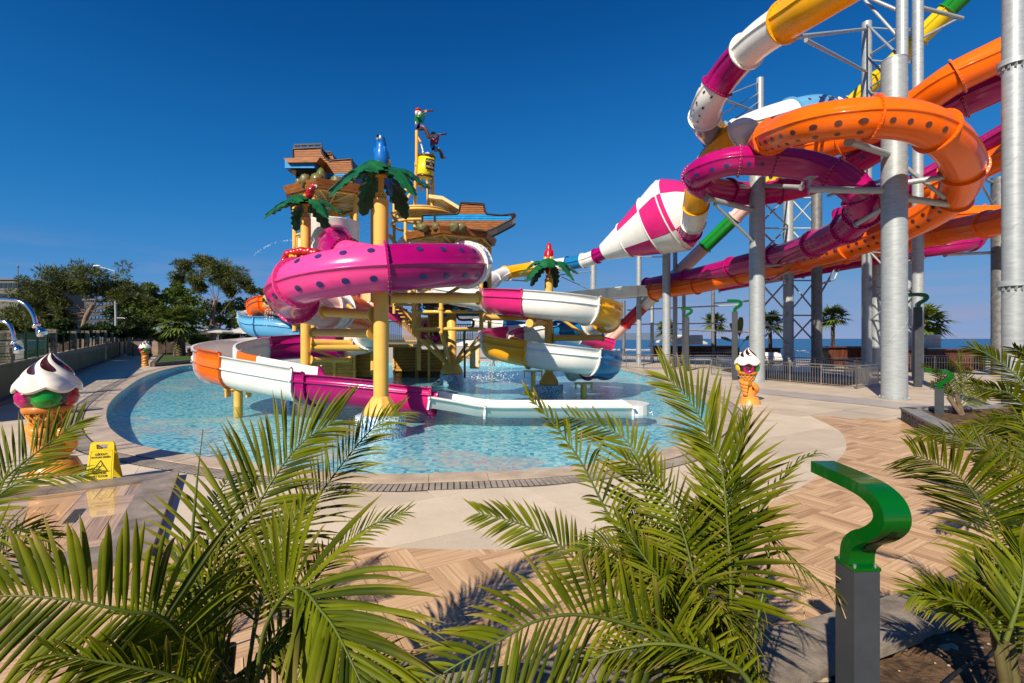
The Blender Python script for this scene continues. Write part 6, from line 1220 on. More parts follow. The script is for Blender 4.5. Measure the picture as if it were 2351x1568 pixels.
for k, px in enumerate((1700, 1722, 1743, 1764, 1783)):
    c = W(px, 822, 40); t = thing('sun_lounger', V(c.x, 40, 0), ['leftmost white sun lounger by the sea rail, left of the thick column', 'white sun lounger right behind the thick column', 'third white sun lounger by the sea rail', 'fourth white sun lounger by the sea rail', 'rightmost white sun lounger by the dark column'][k], 'sun lounger', 'white sun loungers at the sea rail')
    mb = MB(); mb.box((c.x, 40.6, .32), (.62, 1.3, .07)); mb.build('seat', M['loungew'], t); mb = MB(); mb.box((c.x, 39.85, .62), (.62, .08, .75), rx=-.6); mb.build('backrest', M['loungew'], t)
    for sx in (-.25, .25):
        for yy in (40.1, 41.1): mb = MB(); mb.box((c.x+sx, yy, .15), (.05, .05, .3)); mb.build('leg', M['loungew'], t)
def railing3(pts, h, label, par=None, gap=.12, posts=1.6, m='inox', grp='steel railings on the plaza', rail2=True):
    t = thing('steel_railing', pts[0], label, 'railing', grp)
    for a, b in zip(pts, pts[1:]):
        a, b = Vector(a), Vector(b); L_ = (b-a).length; n = max(1, round(L_/posts))
        for z, r in ((h, .026), (h-.12, .018), (.1, .018)): mb = MB(); mb.pipe([a+V(0, 0, z), b+V(0, 0, z)], r, 8); mb.build('rail', M[m], t)
        for i in range(n+1): c = a.lerp(b, i/n); mb = MB(); mb.pipe([c, c+V(0, 0, h)], .026, 8); mb.build('post', M[m], t)
        mb = MB(); k = int(L_/gap)
        for i in range(k): c = a.lerp(b, (i+.5)/k); mb.pipe([c+V(0, 0, .1), c+V(0, 0, h-.12)], .010, 5, cap=False)
        mb.build('baluster', M[m], t, kind='stuff')
pen = [G(1633, 861), G(1681, 867), G(1750, 873), G(1967, 893), G(2016, 883.5)]
railing3(pen, .95, 'stainless railing nearest the pool, around the dark sunken platform'); railing3([G(2016, 883.5), V(18.6, 27, 0), V(14, 33, 0), V(11, 33, 0)], .95, 'stainless railing along the back of the dark sunken platform')
railing3([V(9, 47, 0), V(20, 43.5, 0), V(30, 39, 0)], 1.05, 'long sea front railing behind the slender palm', gap=.16); railing3([V(24, 31, 0), V(36, 30.5, 0)], 1.0, 'railing in front of the long bar counter at the right', gap=.16)
railing3([G(1335, 838), V(9, 33, 0), V(11, 33, 0)], 1.0, 'railing segment behind the thin posts of the pale flume', gap=.16)
mb = MB(); mb.prism([(13.0, 24.6), (14.5, 21.2), (16.4, 22.6), (17.8, 26.4), (13.6, 31)], 0, .16); tag(mb.build('dark_platform', M['black'], loc=(15, 25, 0)), 'dark low platform fenced in between the two thick columns', 'platform')
# people-free plaza lamps ------------------------------------------------------------------
M['lampgreen'] = mat('glossy_green_paint', (.001, .085, .006),   .16, coat=.4, var=.04, vs=2, crough=.05); M['postgrey'] = mat('anthracite_post', (.045, .050, .058), .45, var=.12, vs=5, bump=.05)
SP = [(.0, 0), (.0, .035), (-.012, .075), (-.05, .115), (-.105, .150), (-.152, .195), (-.165, .235), (-.145, .275), (-.09, .300), (-.02, .310), (.07, .314), (.20, .318)]
def lamp(name, label, loc, hpost, s=1., rz=0., pw=.10, par_group='green topped lamp posts', zs=1., tk=1.):
    t = thing(name, (0, 0, 0), label, 'lamp post', par_group); mb = MB(); mb.box((0, 0, hpost/2-.2), (pw, pw, hpost+.4)); mb.build('post', M['postgrey'], t)
    mb = MB(); mb.box((0, 0, hpost+.004), (pw*1.06, pw*1.06, .012)); pl_ = mb.build('base_plate', M['lampgreen'], t); q, _ = catmull([V(0, y*s, z*s*zs) for y, z in SP], .012*s)
    th = .026*s*tk; hw = pw*.5; mb = MB(); n = len(q); g = []
    for i, p in enumerate(q):
        T = (q[min(i+1, n-1)]-q[max(i-1, 0)]).normalized(); Nn = V(0, -T.z, T.y); k = 1-.1*(i/n)
        g += [p+V(-hw, 0, hpost+.01)+Nn*th*k, p+V(hw, 0, hpost+.01)+Nn*th*k, p+V(hw, 0, hpost+.01)-Nn*th*k, p+V(-hw, 0, hpost+.01)-Nn*th*k]
    for j in range(4): idx = [v for i in range(n) for v in (g[i*4+j], g[i*4+(j+1) % 4])]; mb.add(idx, [(2*i, 2*i+1, 2*i+3, 2*i+2) for i in range(n-1)], True)
    mb.add(g[:4], [(0, 1, 2, 3)]); mb.add(g[-4:], [(3, 2, 1, 0)]); hd = mb.build('lamp_head', M['lampgreen'], t)
    mb = MB(); i0 = int(n*.14); i1 = int(n*.42); g = []
    for i in range(i0, i1, 2): p = q[i]; T = (q[i+1]-q[i-1]).normalized(); Nn = V(0, -T.z, T.y); ww = hw*.34*sin(pi*(i-i0)/(i1-i0))**.4 if i > i0 else .002; g += [p+V(-ww, 0, hpost+.01)+Nn*(th*1.06), p+V(ww, 0, hpost+.01)+Nn*(th*1.06)]
    mb.add(g, [(2*i, 2*i+1, 2*i+3, 2*i+2) for i in range(len(g)//2-1)], True); mb.build('slot', M['pblack'], hd)
    for sx in (-1, 1):
        for sy in (-1, 1): mb = MB(); mb.pipe([V(sx*pw*.4, sy*pw*.4, hpost+.005), V(sx*pw*.4, sy*pw*.4, hpost+.02)], .006, 8); mb.build('screw', M['bolt'], t)
    t.location = loc; t.rotation_euler = (0, 0, rz); return t
lamp('bollard_lamp', 'green S shaped lamp head on a grey square post, closest to the viewer', (1.335, 1.87, .3), .925, 1, radians(2))
for px, by, hh, lb in [(2107, 888, 4.0, 'tall lamp post with a green head just right of the thickest column'), (1687, 872, 4.0, 'tall lamp post with a green head left of the second thickest column'), (1577, 852, 4.0, 'tall lamp post with a green head among the thin posts of the flume')]:
    p = G(px, by); lamp('lamp_post', lb, p, hh-.55, 1.75, radians(62), .26, tk=1.7)
lamp('bollard_lamp', 'short lamp post with a green head in the stone planter by the small palm', (10.25, 11.6, .28), .62, 1.3, radians(50), .17, tk=1.5)
lamp('bollard_lamp', 'small green topped lamp beside the farther twisted cone figure', tuple(G(402, 823)), .8, 1.6, radians(120), .12)
# showers
def shower(label, pts, r, hd):
    t = thing('shower_pipe', V(pts[0].x, pts[0].y, 0), label, 'shower', 'curved chrome shower pipes'); q = catmull(pts, .05)[0]; mb = MB(); mb.pipe(q, r, 14); mb.build('pipe', M['chrome'], t); e = q[-1]; T = (q[-1]-q[-3]).normalized(); T = (T+V(.5, 0, 0)).normalized()
    mb = MB(); mb.lathe([(r*1.6, -.01), (r*1.9, .0), (r*1.9, .015), (r*.8, .02), (r*.8, .05), (r*1.3, .06), (r*2.2, .12), (r*2.5, .16), (r*2.3, .17), (0, .17)], e, 18, axis=T); mb.build('shower_head', M['chrome'], t)
D_ = 7.3; shower('taller chrome shower pipe arching in from the left edge', [V(-8.6, D_, 0), V(-8.6, D_, 1.2), W(-90, 760, D_), W(-72, 712, D_), W(-30, 690, D_), W(29, 689, D_), W(58, 699, D_), W(76, 722, D_), W(83, 747, D_)], .029, 0)
shower('shorter chrome shower pipe arching in below the taller one', [V(-8.8, 7.7, 0), V(-8.8, 7.7, 1.2), W(-42, 775, 7.7), W(-30, 745, 7.7), W(0, 737, 7.7), W(20, 745, 7.7), W(30, 765, 7.7), W(32, 786, 7.7)], .028, 0)
# ================================================================= wet floor sign and ice cream figures
M['signyellow'] = mat('yellow_plastic', (.70, .52, .012), .35, var=.05, spec=.4); M['signblack'] = mat('black_print', (.01, .01, .01), .5)
sL, sR = V(-6.06, 6.84, 0), V(-5.74, 6.95, 0); ux = (sR-sL).normalized(); nf = V(ux.y, -ux.x, 0)    # nf faces the viewer
sg2 = thing('wet_floor_sign', (sL+sR)/2, 'yellow folding wet floor sign with black warning triangle and lettering', 'floor sign')
Hs = .60; lean = .13; zc = ((sL+sR)/2)
def spn(u, v, o=0.): k = v/Hs; return zc+ux*u*(1-.16*k)+V(0, 0, v)-nf*(lean*k)+nf*o   # u across, v up, o proud
def sbox(poly, o0, o1, m, name, par, back=False):
    f = (lambda u, v, o: spn(u, v, o)) if not back else (lambda u, v, o: zc+ux*u*(1-.16*v/Hs)+V(0, 0, v)-nf*(.34-(.34-lean)*v/Hs)+nf*o)
    A = [f(u, v, o1) for u, v in poly]; B = [f(u, v, o0) for u, v in poly]; n = len(poly); t_ = geometry.tessellate_polygon([[V(u, v, 0) for u, v in poly]]); mb = MB(); mb.add(A, t_); mb.add(B, [tuple(reversed(x)) for x in t_]); mb.add(A+B, [(i, (i+1) % n, (i+1) % n+n, i+n) for i in range(n)]); return mb.build(name, M[m], par)
w2 = .168
for bk_ in (False, True):
    pn = sbox([(-w2, 0), (-.1, 0), (-.085, .035), (.085, .035), (.1, 0), (w2, 0), (w2, .50), (-w2, .50)], -.012, 0, 'signyellow', 'front_panel' if not bk_ else 'back_panel', sg2, bk_)
    for nm, pl_ in (('handle_side', [(-w2, .5), (-.07, .5), (-.085, .565), (-w2, .565)]), ('handle_side', [(.07, .5), (w2, .5), (w2, .565), (.085, .565)]), ('handle', [(-w2, .565), (w2, .565), (w2-.02, .6), (-w2+.02, .6)])): sbox(pl_, -.012, .0005, 'signyellow', nm, pn, bk_)
    if not bk_: fpn = pn
for pl_ in ([(-.145, .055), (.145, .055), (.145, .06), (-.145, .06)], [(-.145, .475), (.145, .475), (.145, .48), (-.145, .48)], [(-.145, .06), (-.14, .06), (-.14, .475), (-.145, .475)], [(.14, .06), (.145, .06), (.145, .475), (.14, .475)]): sbox(pl_, 0, .004, 'signyellow', 'edge_ridge', fpn)
for k in range(5): sbox([(-.13, .012+k*.009), (0, .03+k*.009), (.13, .012+k*.009), (.13, .016+k*.009), (0, .034+k*.009), (-.13, .016+k*.009)], 0, .003, 'signyellow', 'tread_ridge', fpn)
uz = (V(0, 0, Hs)-nf*lean).normalized()
for s_, v, sz, wd in (('DİKKAT!', .425, .045, .14), ('KAYGAN ZEMİN', .385, .036, .225), ('CAUTION', .165, .042, .155), ('WET FLOOR', .125, .042, .20)): text_obj(s_, sz, M['signblack'], spn(0, v, .003), ux, uz, fpn, ext=.0005, width=wd, bold=.0008)
def tri(u, v, r): return [(u+r*cos(radians(90+120*k))*1.05, v+r*sin(radians(90+120*k))*.92) for k in range(3)]
T1, T2 = tri(0, .245, .115), tri(0, .245, .093); 
for i in range(3): j = (i+1) % 3; sbox([T1[i], T1[j], T2[j], T2[i]], .001, .0022, 'signblack', 'triangle_edge', fpn)
for pl_ in ([(.012, .285), (.024, .285), (.026, .297), (.014, .30)], [(-.005, .262), (.018, .280), (.026, .272), (.004, .250)], [(-.03, .232), (-.004, .262), (.006, .252), (-.018, .226)], [(-.05, .214), (-.028, .234), (-.018, .226), (-.042, .206)], [(-.018, .226), (.024, .214), (.024, .206), (-.022, .216)], [(.015, .275), (.045, .262), (.044, .255), (.012, .266)], [(.0, .262), (-.03, .272), (-.03, .266), (-.004, .254)], [(-.06, .2), (.06, .2), (.06, .195), (-.06, .195)]): sbox(pl_, .001, .0025, 'signblack', 'slipping_figure', fpn)
# ---- ice creams
M['cream_ice'] = mat('painted_cream', (.78, .72, .64), .3, coat=.4, var=.05); M['choc'] = mat('painted_chocolate', (.045, .008, .006), .12, coat=.8, var=.1); M['waffle'] = mat('painted_waffle', (.62, .22, .03), .4, coat=.2, var=.2, vs=5, col2=(.38, .11, .012)); M['wafflelt'] = mat('waffle_ridge_paint', (.72, .36, .07), .4, coat=.2)
M['scg'] = mat('scoop_green', (.01, .26, .02), .2, coat=.6, var=.12, vs=4); M['scm'] = mat('scoop_magenta', (.38, .003, .11), .2, coat=.6); M['scr'] = mat('scoop_red', (.48, .005, .01), .2, coat=.6); M['scy'] = mat('scoop_yellow', (.75, .50, .01), .2, coat=.6); M['hand'] = mat('painted_hand', (.72, .27, .045), .32, coat=.3, var=.1, vs=2)
def icecream(label, loc, rz, base='hand', scoops=(('scg', 0), ('scr', 75), ('scm', -75), ('scy', 180)), donut=None, s=1., wx=.80):
    t = thing('ice_cream_figure', (0, 0, 0), label, 'ice cream figure', 'giant ice cream cone figures round the pool')
    zc0, zr = .62, 1.06     # cone tip and rim (front is -Y)
    if base == 'twist': zc0, zr = .78, 1.10
    mb = MB(); r0 = .13 if base == 'hand' else .17; mb.lathe([(0, zc0-.02), (r0, zc0), (.36, zr), (.33, zr), (0, zr-.03)], (0, 0, 0), 40); cn = mb.build('cone', M['waffle'], t)
    mb = MB(); mb.lathe([(.35, zr-.05), (.385, zr-.045), (.395, zr), (.385, zr+.05), (.35, zr+.055)], (0, 0, 0), 40); mb.build('cone_rim', M['waffle'], cn)
    mb = MB()
    for sg_ in (1, -1):
        for k in range(13):
            mb.pipe([V((r0+(.36-r0)*q+.004)*cos(2*pi*k/13+sg_*q*1.1), (r0+(.36-r0)*q+.004)*sin(2*pi*k/13+sg_*q*1.1), zc0+(zr-.04-zc0)*q) for q in [i/8 for i in range(9)]], .012, 5, cap=False)
    mb.build('waffle_ridge', M['wafflelt'], cn, kind='stuff')
    mb = MB(); mb.lathe([(0, zr), (.34, zr+.03), (.42, zr+.12), (.44, zr+.24), (.42, 1.42), (0, 1.44)], (0, 0, 0), 36); mb.build('chocolate_bowl', M['choc'], t)
    for mk, a in scoops:
        a = radians(a-90); c = V(.225*cos(a), .225*sin(a), 1.25); mb = MB(); D = V(cos(a), sin(a), 0)
        if donut == mk:
            mb.lathe([(.085+.065+.065*cos(q), .065*sin(q)) for q in [2*pi*k/12 for k in range(13)]], c+D*.13, 28, axis=D); mb.build('ring_scoop', M[mk], t); continue
        mb.ball(c, (.265, .265, .20), 28, 18, disp=lambda d: .025*sin(d.z*26+d.x*2.5)); mb.build('scoop', M[mk], t)
    # swirled cream
    nb = 6
    def surf(th, u, e=0.):
        z = 1.46+.47*u; R = .485*(1-u)**.72*(1-.10*u)+.012; tw_ = th+u*1.9; fold = (.5+.5*cos(nb*tw_))**.6; R *= 1+(.22 if u > .12 else .22*u/.12+.04)*(fold-.45)*(1-u*.3)
        if u < .22: k = 1-u/.22; z -= k*(.03+.075*fold)*1.0; R += .02*k
        lean = .05*u*u; return V((R+e)*cos(th)+lean, (R+e)*sin(th), z+.05*max(0, u-.9)*10*.4)
    nt_, nu = 96, 40; mb = MB(); g = [surf(2*pi*i/nt_, (j/nu)**.9*.985) for j in range(nu+1) for i in range(nt_)]
    mb.add(g, [(j*nt_+i, j*nt_+(i+1) % nt_, (j+1)*nt_+(i+1) % nt_, (j+1)*nt_+i) for j in range(nu) for i in range(nt_)], True)
    low = [surf(2*pi*i/nt_, 0) for i in range(nt_)]; mid = [V(p.x*.97, p.y*.97, p.z-.035) for p in low]; ins = [V(p.x*.80, p.y*.80, p.z-.01) for p in low]
    mb.add(low+mid+ins, [(r*nt_+i, (r+1)*nt_+i, (r+1)*nt_+(i+1) % nt_, r*nt_+(i+1) % nt_) for r in range(2) for i in range(nt_)], True); cm = mb.build('whipped_cream', M['cream_ice'], t)
    for k in range(nb):
        mb = MB(); g = []; m_ = 22; u0 = (.26, .42, .22, .46, .32, .40)[k]
        for i in range(m_+1):
            u = u0+(.985-u0)*i/m_; w = (sin(pi*min(1, .5*i/m_*2.4+.0))**.5 if i/m_ < .42 else 1.)*.36+.02; w *= (1-.25*i/m_); thc = (pi+2*pi*k)/nb-u*1.9
            for q in (-1, -.5, 0, .5, 1): g.append(surf(thc+q*w, u, .006-.004*abs(q)))
        mb.add(g, [(i*5+j, i*5+j+1, (i+1)*5+j+1, (i+1)*5+j) for i in range(m_) for j in range(4)], True); mb.build('chocolate_streak', M['choc'], cm)
    mb = MB(); mb.pipe(catmull([V(.045, 0, 1.88), V(.05, 0, 1.93), V(.07, .0, 1.97), V(.055, 0, 2.0)], .015)[0], [.035, .032, .028, .024, .019, .014, .009, .005, .004, .003, .003, .003, .003][:len(catmull([V(.045, 0, 1.88), V(.05, 0, 1.93), V(.07, .0, 1.97), V(.055, 0, 2.0)], .015)[0])], 10); mb.build('tip', M['choc'], cm)
    if base == 'twist':
        for ph in (0, pi):
            mb = MB(); mb.pipe([V(.13*cos(ph+q*2*pi*1.6), .13*sin(ph+q*2*pi*1.6), .10+.72*q) for q in [i/40 for i in range(41)]], .155, 12); mb.build('twisted_coil', M['caramel'], t)
        mb = MB(); mb.lathe([(.30, 0), (.30, .12), (.2, .2), (0, .2)], (0, 0, 0), 24); mb.build('foot', M['caramel'], t)
    else:   # forearm rising from the ground, palm behind the cone, four fingers and a thumb closing round it
        J = [(.10, .12, .0, .30, 'h'), (.08, .10, .28, .25, 'h'), (.04, .10, .50, .23, 'h'), (.0, .17, .64, .17, 'h'), (.0, .22, .78, .12, 'h')]; vs_, fs, tg = skin_mesh(J, [(0, 1), (1, 2), (2, 3), (3, 4)], 2); mb = MB(); mb.add(vs_, fs, True); mb.build('forearm', M['hand'], t)
        for k in range(4):
            z = .76-k*.12; R = .27-k*.035; mb = MB(); A = [100, 150, 190, 230, 262-k*6]; mb.pipe(catmull([V(R*cos(radians(a)), R*sin(radians(a)), z+(.03 if i in (1, 2) else 0)-.015*i) for i, a in enumerate(A)], .03)[0], .078, 14); e = V(R*cos(radians(A[-1])), R*sin(radians(A[-1])), z-.06); mb.ball(e, .078, 12, 8); mb.build('finger', M['hand'], t)
        mb = MB(); q = catmull([V(.22, .12, .38), V(.34, .0, .46), V(.33, -.17, .56), V(.21, -.25, .68)], .03)[0]; mb.pipe(q, [.13-.045*i/len(q) for i in range(len(q))], 14); mb.ball(q[-1], .086, 12, 8); mb.build('thumb', M['hand'], t)
        mb = MB(); mb.lathe([(.46, 0), (.42, .08), (.34, .22), (.0, .3)], (.1, .12, 0), 24); mb.build('sleeve', M['hand'], t)
    t.location = loc; t.rotation_euler = (0, 0, rz); t.scale = (s*wx, s*wx, s); return t
icecream('closest ice cream figure, green scoop in front, held by an orange hand', (-7.15, 7.45, 0), radians(40), s=.965)
icecream('ice cream figure with a magenta ring scoop before the second thickest column', tuple(G(1716, 926)), radians(-20), scoops=(('scm', 0), ('scg', 80), ('scy', -80), ('scr', 180)), donut='scm', s=.93)
icecream('nearer of the two figures on a twisted caramel stem by the pool end', tuple(G(333, 840)), radians(25), base='twist', s=1.0, scoops=(('scg', 20), ('scm', -60), ('scr', 110), ('scy', 200)))
icecream('farther ice cream figure on a twisted stem in front of the curved wall', tuple(G(364, 812)), radians(25), base='twist', s=1.0, scoops=(('scr', 0), ('scr', -60), ('scg', 120), ('scy', 200)))
icecream('tiny far ice cream figure with red and yellow scoops behind the blue spiral end', tuple(G(1388, 829)), radians(-10), base='twist', s=1.0, scoops=(('scr', -50), ('scy', 30), ('scg', 120), ('scm', 200)))
# ================================================================= feathery palms in the foreground
def frondmat():
    m = bpy.data.materials.new('feather_palm_leaf'); t, N, L, b = nodes(m); at = N.new('ShaderNodeAttribute'); at.attribute_name = 'lv'; sx = N.new('ShaderNodeSeparateColor'); L.new(at.outputs['Color'], sx.inputs[0])
    c1 = N.new('ShaderNodeMix'); c1.data_type = 'RGBA'; L.new(sx.outputs[1], c1.inputs[0]); c1.inputs[6].default_value = (.036, .060, .004, 1); c1.inputs[7].default_value = (.20, .235, .006, 1)
    r = N.new('ShaderNodeMapRange'); r.inputs[1].default_value = .45; r.inputs[2].default_value = 1.0; r.inputs[4].default_value = .55; L.new(sx.outputs[0], r.inputs[0]); c2 = N.new('ShaderNodeMix'); c2.data_type = 'RGBA'; L.new(r.outputs[0], c2.inputs[0]); L.new(c1.outputs[2], c2.inputs[6]); c2.inputs[7].default_value = (.34, .29, .015, 1)
    c3 = N.new('ShaderNodeMix'); c3.data_type = 'RGBA'; L.new(sx.outputs[2], c3.inputs[0]); L.new(c2.outputs[2], c3.inputs[6]); c3.inputs[7].default_value = (.42, .27, .12, 1)
    tc = N.new('ShaderNodeTexCoord'); nz = N.new('ShaderNodeTexNoise'); nz.inputs['Scale'].default_value = 22; nz.inputs['Detail'].default_value = 4; L.new(tc.outputs['Object'], nz.inputs['Vector']); mr = N.new('ShaderNodeMapRange'); mr.inputs[3].default_value = .70; mr.inputs[4].default_value = 1.22; L.new(nz.outputs[0], mr.inputs[0])
    mu = N.new('ShaderNodeVectorMath'); mu.operation = 'SCALE'; L.new(c3.outputs[2], mu.inputs[0]); L.new(mr.outputs[0], mu.inputs['Scale']); L.new(mu.outputs[0], b.inputs['Base Color']); b.inputs['Roughness'].default_value = .5; b.inputs['Specular IOR Level'].default_value = .14
    tl = N.new('ShaderNodeBsdfTranslucent'); ms2 = N.new('ShaderNodeMixShader'); ms2.inputs[0].default_value = .42; L.new(mu.outputs[0], tl.inputs[0]); L.new(b.outputs[0], ms2.inputs[1]); L.new(tl.outputs[0], ms2.inputs[2]); L.new(ms2.outputs[0], N['Material Output'].inputs[0]); return m
M['frond'] = frondmat(); M['rachis'] = mat('frond_midrib', (.10, .13, .02), .45, var=.2); M['stemgreen'] = mat('palm_stem', (.12, .11, .035), .6, var=.3, vs=8, col2=(.07, .05, .02)); M['dry'] = mat('dry_leaf_fibre', (.45, .32, .17), .8, var=.2)
VIEW = V(0, 0, EYE)
def frond(plant, pts, n=34, L=.34, w=.026, face=20., fw0=68., fw1=28., droop=.25, t0=.12, dryt=.12, r=.010, lr=(1., 1.), lift=.12, tipk=.45, curl=0., world=False):
    w *= .60; n = int(n*1.18); P = [W(*p) if not world else Vector(p) for p in pts]; q, us = catmull(P, .03); m = len(q)
    mbr = MB(); mbr.pipe(q, [r*(1-.82*i/m) for i in range(m)], 6); rib = mbr.build('midrib', M['rachis'], None)
    vs_, fs, cols = [], [], []
    for i in range(n):
        for sd_ in (-1, 1):
            t = t0+(1-t0)*((i+.5+rs(-.25, .25))/n); k = min(int(t*(m-1)), m-2); p = q[k].lerp(q[k+1], t*(m-1)-k); T = (q[min(k+2, m-1)]-q[max(k-1, 0)]).normalized()
            vd = (p-VIEW).normalized(); S0 = T.cross(vd); S0 = S0.normalized() if S0.length > .05 else V(1, 0, 0); Cm = S0.cross(T).normalized(); fa = radians(face); S = (S0*cos(fa)+Cm*sin(fa)).normalized(); Nn = S.cross(T).normalized()
            if Nn.dot(V(0, 0, 1)) < 0: Nn = -Nn
            ln = L*(lr[0] if sd_ < 0 else lr[1])*(sin(pi*min(.985, .16+.62*t))**.7 if t < .5 else sin(pi*.47)**.7*(1-(1-tipk)*((t-.5)/.5)**1.4))*rs(.86, 1.1)
            f = radians(fw0+(fw1-fw0)*t+rs(-5, 5)); D = (T*cos(f)+S*sd_*sin(f)+Nn*(lift+rs(-.08, .08))).normalized()
            ww = w*rs(.8, 1.15)*(1-.35*t); Wd = D.cross(Nn).normalized(); tw = rs(-.5, .5); Wd = (Wd*cos(tw)+Nn*sin(tw)).normalized(); Fn = D.cross(Wd).normalized(); base = len(vs_); rnd = rs(0, 1); dry = 1. if rs(0, 1) < dryt else 0.; dr = droop*rs(.5, 1.5); ns = 6
            for j in range(ns+1):
                u = j/ns; c = p+D*ln*u*(1-.10*dr*u*u)-V(0, 0, 1)*ln*dr*u**2.2+Nn*curl*ln*u*u; wj = ww*(.35+.65*min(1, u/.22))*(1 if u < .5 else max(.02, 1-((u-.5)/.5)**1.7))*.5
                g = Fn*(-wj*.55)
                vs_ += [tuple(c-Wd*wj-g), tuple(c+g*.6), tuple(c+Wd*wj-g)]; cols += [(u, rnd, min(1, max(0, (u-.82)*5))*(.5+.5*dry)+dry*.7*max(0, u-.35), 1)]*3
            fs += [(base+j*3+e, base+j*3+e+1, base+j*3+e+4, base+j*3+e+3) for j in range(ns) for e in (0, 1)]
    off = OFF[plant.name]; me = bpy.data.meshes.new('frond'); me.from_pydata([(x-off.x, y-off.y, z-off.z) for x, y, z in vs_], [], fs); me.materials.append(M['frond']); ca = me.color_attributes.new('lv', 'FLOAT_COLOR', 'POINT'); ca.data.foreach_set('color', [x for c in cols for x in c])
    me.polygons.foreach_set('use_smooth', [True]*len(fs)); o = bpy.data.objects.new('frond', me); COL.objects.link(o); o.parent = plant; OFF[o.name] = off
    rib.data.transform(Matrix.Translation(-off)); rib.parent = o; return o
def palm_plant(loc, label): return thing('feather_palm', loc, label, 'palm plant', 'feathery palms planted along the ledge')
def filler(plant, base, n, az0, az1, el0, el1, Lf, L=.25, bend=.5, lo=0, **k):
    for i in range(n):
        a = radians(rs(az0, az1)); e = radians(rs(el0, el1)); l = Lf*rs(.75, 1.2); D = V(cos(a)*cos(e), sin(a)*cos(e), sin(e)); b = Vector(base)+V(rs(-.05, .05), rs(-.05, .05), 0)
        P = [b, b+D*l*.4, b+D*l*.72-V(0, 0, 1)*l*bend*.14+V(cos(a), sin(a), 0)*l*.05, b+D*l*.9-V(0, 0, 1)*l*bend*.45+V(cos(a), sin(a), 0)*l*.12]
        frond(plant, P, world=True, n=k.get('nl', 22), L=L*rs(.8, 1.15), w=.022, face=rs(-80, 80), droop=rs(.1, .5), t0=.22)
def stems(plant, base, tops, r=.022):
    for tpt in tops: mb = MB(); a = Vector(base)+V(rs(-.05, .05), rs(-.05, .05), 0); mb.pipe(catmull([a, a.lerp(Vector(tpt), .5)+V(rs(-.02, .02), 0, .02), Vector(tpt)], .06)[0], r, 9); mb.build('stem', M['stemgreen'], plant)
random.seed(21)
# ---- left-centre palm
bL = V(-1.12, 1.95, .30); PLt = palm_plant(bL, 'bushy feather palm at the bottom left of centre with one straight unopened spear')
frond(PLt, [(500,1600,2.0),(470,1420,2.05),(538,1253,2.15),(586,1169,2.25),(642,1078,2.35),(698,1012,2.45),(768,968,2.55)], n=42, L=.47, w=.036, face=12, fw0=80, fw1=24, droop=.16, t0=.28, lr=(.62, 1.12), r=.012, tipk=.55)
frond(PLt, [(560,1600,2.1),(590,1420,2.3),(626,1305,2.45),(722,1152,2.6),(843,996,2.75),(912,948,2.85)], n=40, L=.40, w=.026, face=38, fw0=75, fw1=30, droop=.22, t0=.3, lr=(.9, .95), dryt=.12)
frond(PLt, [(585,1600,1.75),(610,1440,1.72),(678,1349,1.62),(743,1409,1.5),(779,1462,1.42),(835,1580,1.32)], n=30, L=.42, w=.044, face=8, fw0=62, fw1=22, droop=.22, t0=.34, lr=(1., 1.15))
frond(PLt, [(500,1640,1.75),(400,1440,1.6),(281,1402,1.5),(140,1375,1.45),(0,1368,1.42),(-90,1385,1.4)], n=34, L=.34, w=.044, face=10, fw0=80, fw1=50, droop=.30, t0=.30, lr=(1.15, .95))
frond(PLt, [(520,1600,2.0),(500,1400,2.05),(478,1280,2.1),(484,1170,2.2),(530,1090,2.3)], n=26, L=.30, w=.026, face=20, fw0=82, fw1=45, droop=.15, t0=.35, lr=(1.1, .3))
frond(PLt, [(505,1560,1.8),(494,1405,1.85),(434,1313,1.9),(400,1290,1.95)], n=24, L=.24, w=.024, face=35, droop=.2, t0=.3, lr=(1.1, .9))
frond(PLt, [(600,1560,1.95),(680,1400,2.1),(743,1305,2.2),(835,1217,2.3),(930,1175,2.35)], n=30, L=.19, w=.020, face=40, droop=.2, t0=.3, lr=(.9, 1.0))
frond(PLt, [(560,1640,1.6),(420,1560,1.5),(300,1530,1.42),(190,1512,1.38),(120,1500,1.35)], n=22, L=.22, w=.026, face=50, droop=.25, t0=.25)
frond(PLt, [(600,1640,1.7),(720,1560,1.6),(850,1540,1.55),(960,1590,1.5)], n=22, L=.22, w=.024, face=35, droop=.3, t0=.25)
frond(PLt, [(560,1600,1.9),(600,1360,2.0),(660,1220,2.1),(700,1150,2.2)], n=26, L=.22, w=.03, face=30, droop=.2, t0=.3)
mb = MB(); mb.pipe(catmull([W(452,1560,1.98), W(440,1293,2.0), W(450,1130,2.05), W(466,986,2.1)], .05)[0], [.010, .010, .010, .010, .009, .009, .009, .008, .008, .007, .007, .006, .006, .005, .004, .003, .002, .002, .002, .002][:len(catmull([W(452,1560,1.98), W(440,1293,2.0), W(450,1130,2.05), W(466,986,2.1)], .05)[0])], 8); mb.build('spear_leaf', M['rachis'], PLt)
stems(PLt, bL, [W(500,1560,1.95), W(560,1540,2.0), W(530,1480,2.0), W(600,1500,2.05), W(460,1540,1.95)])
filler(PLt, W(540,1560,1.95), 12, 0, 360, 10, 70, .52, L=.22)
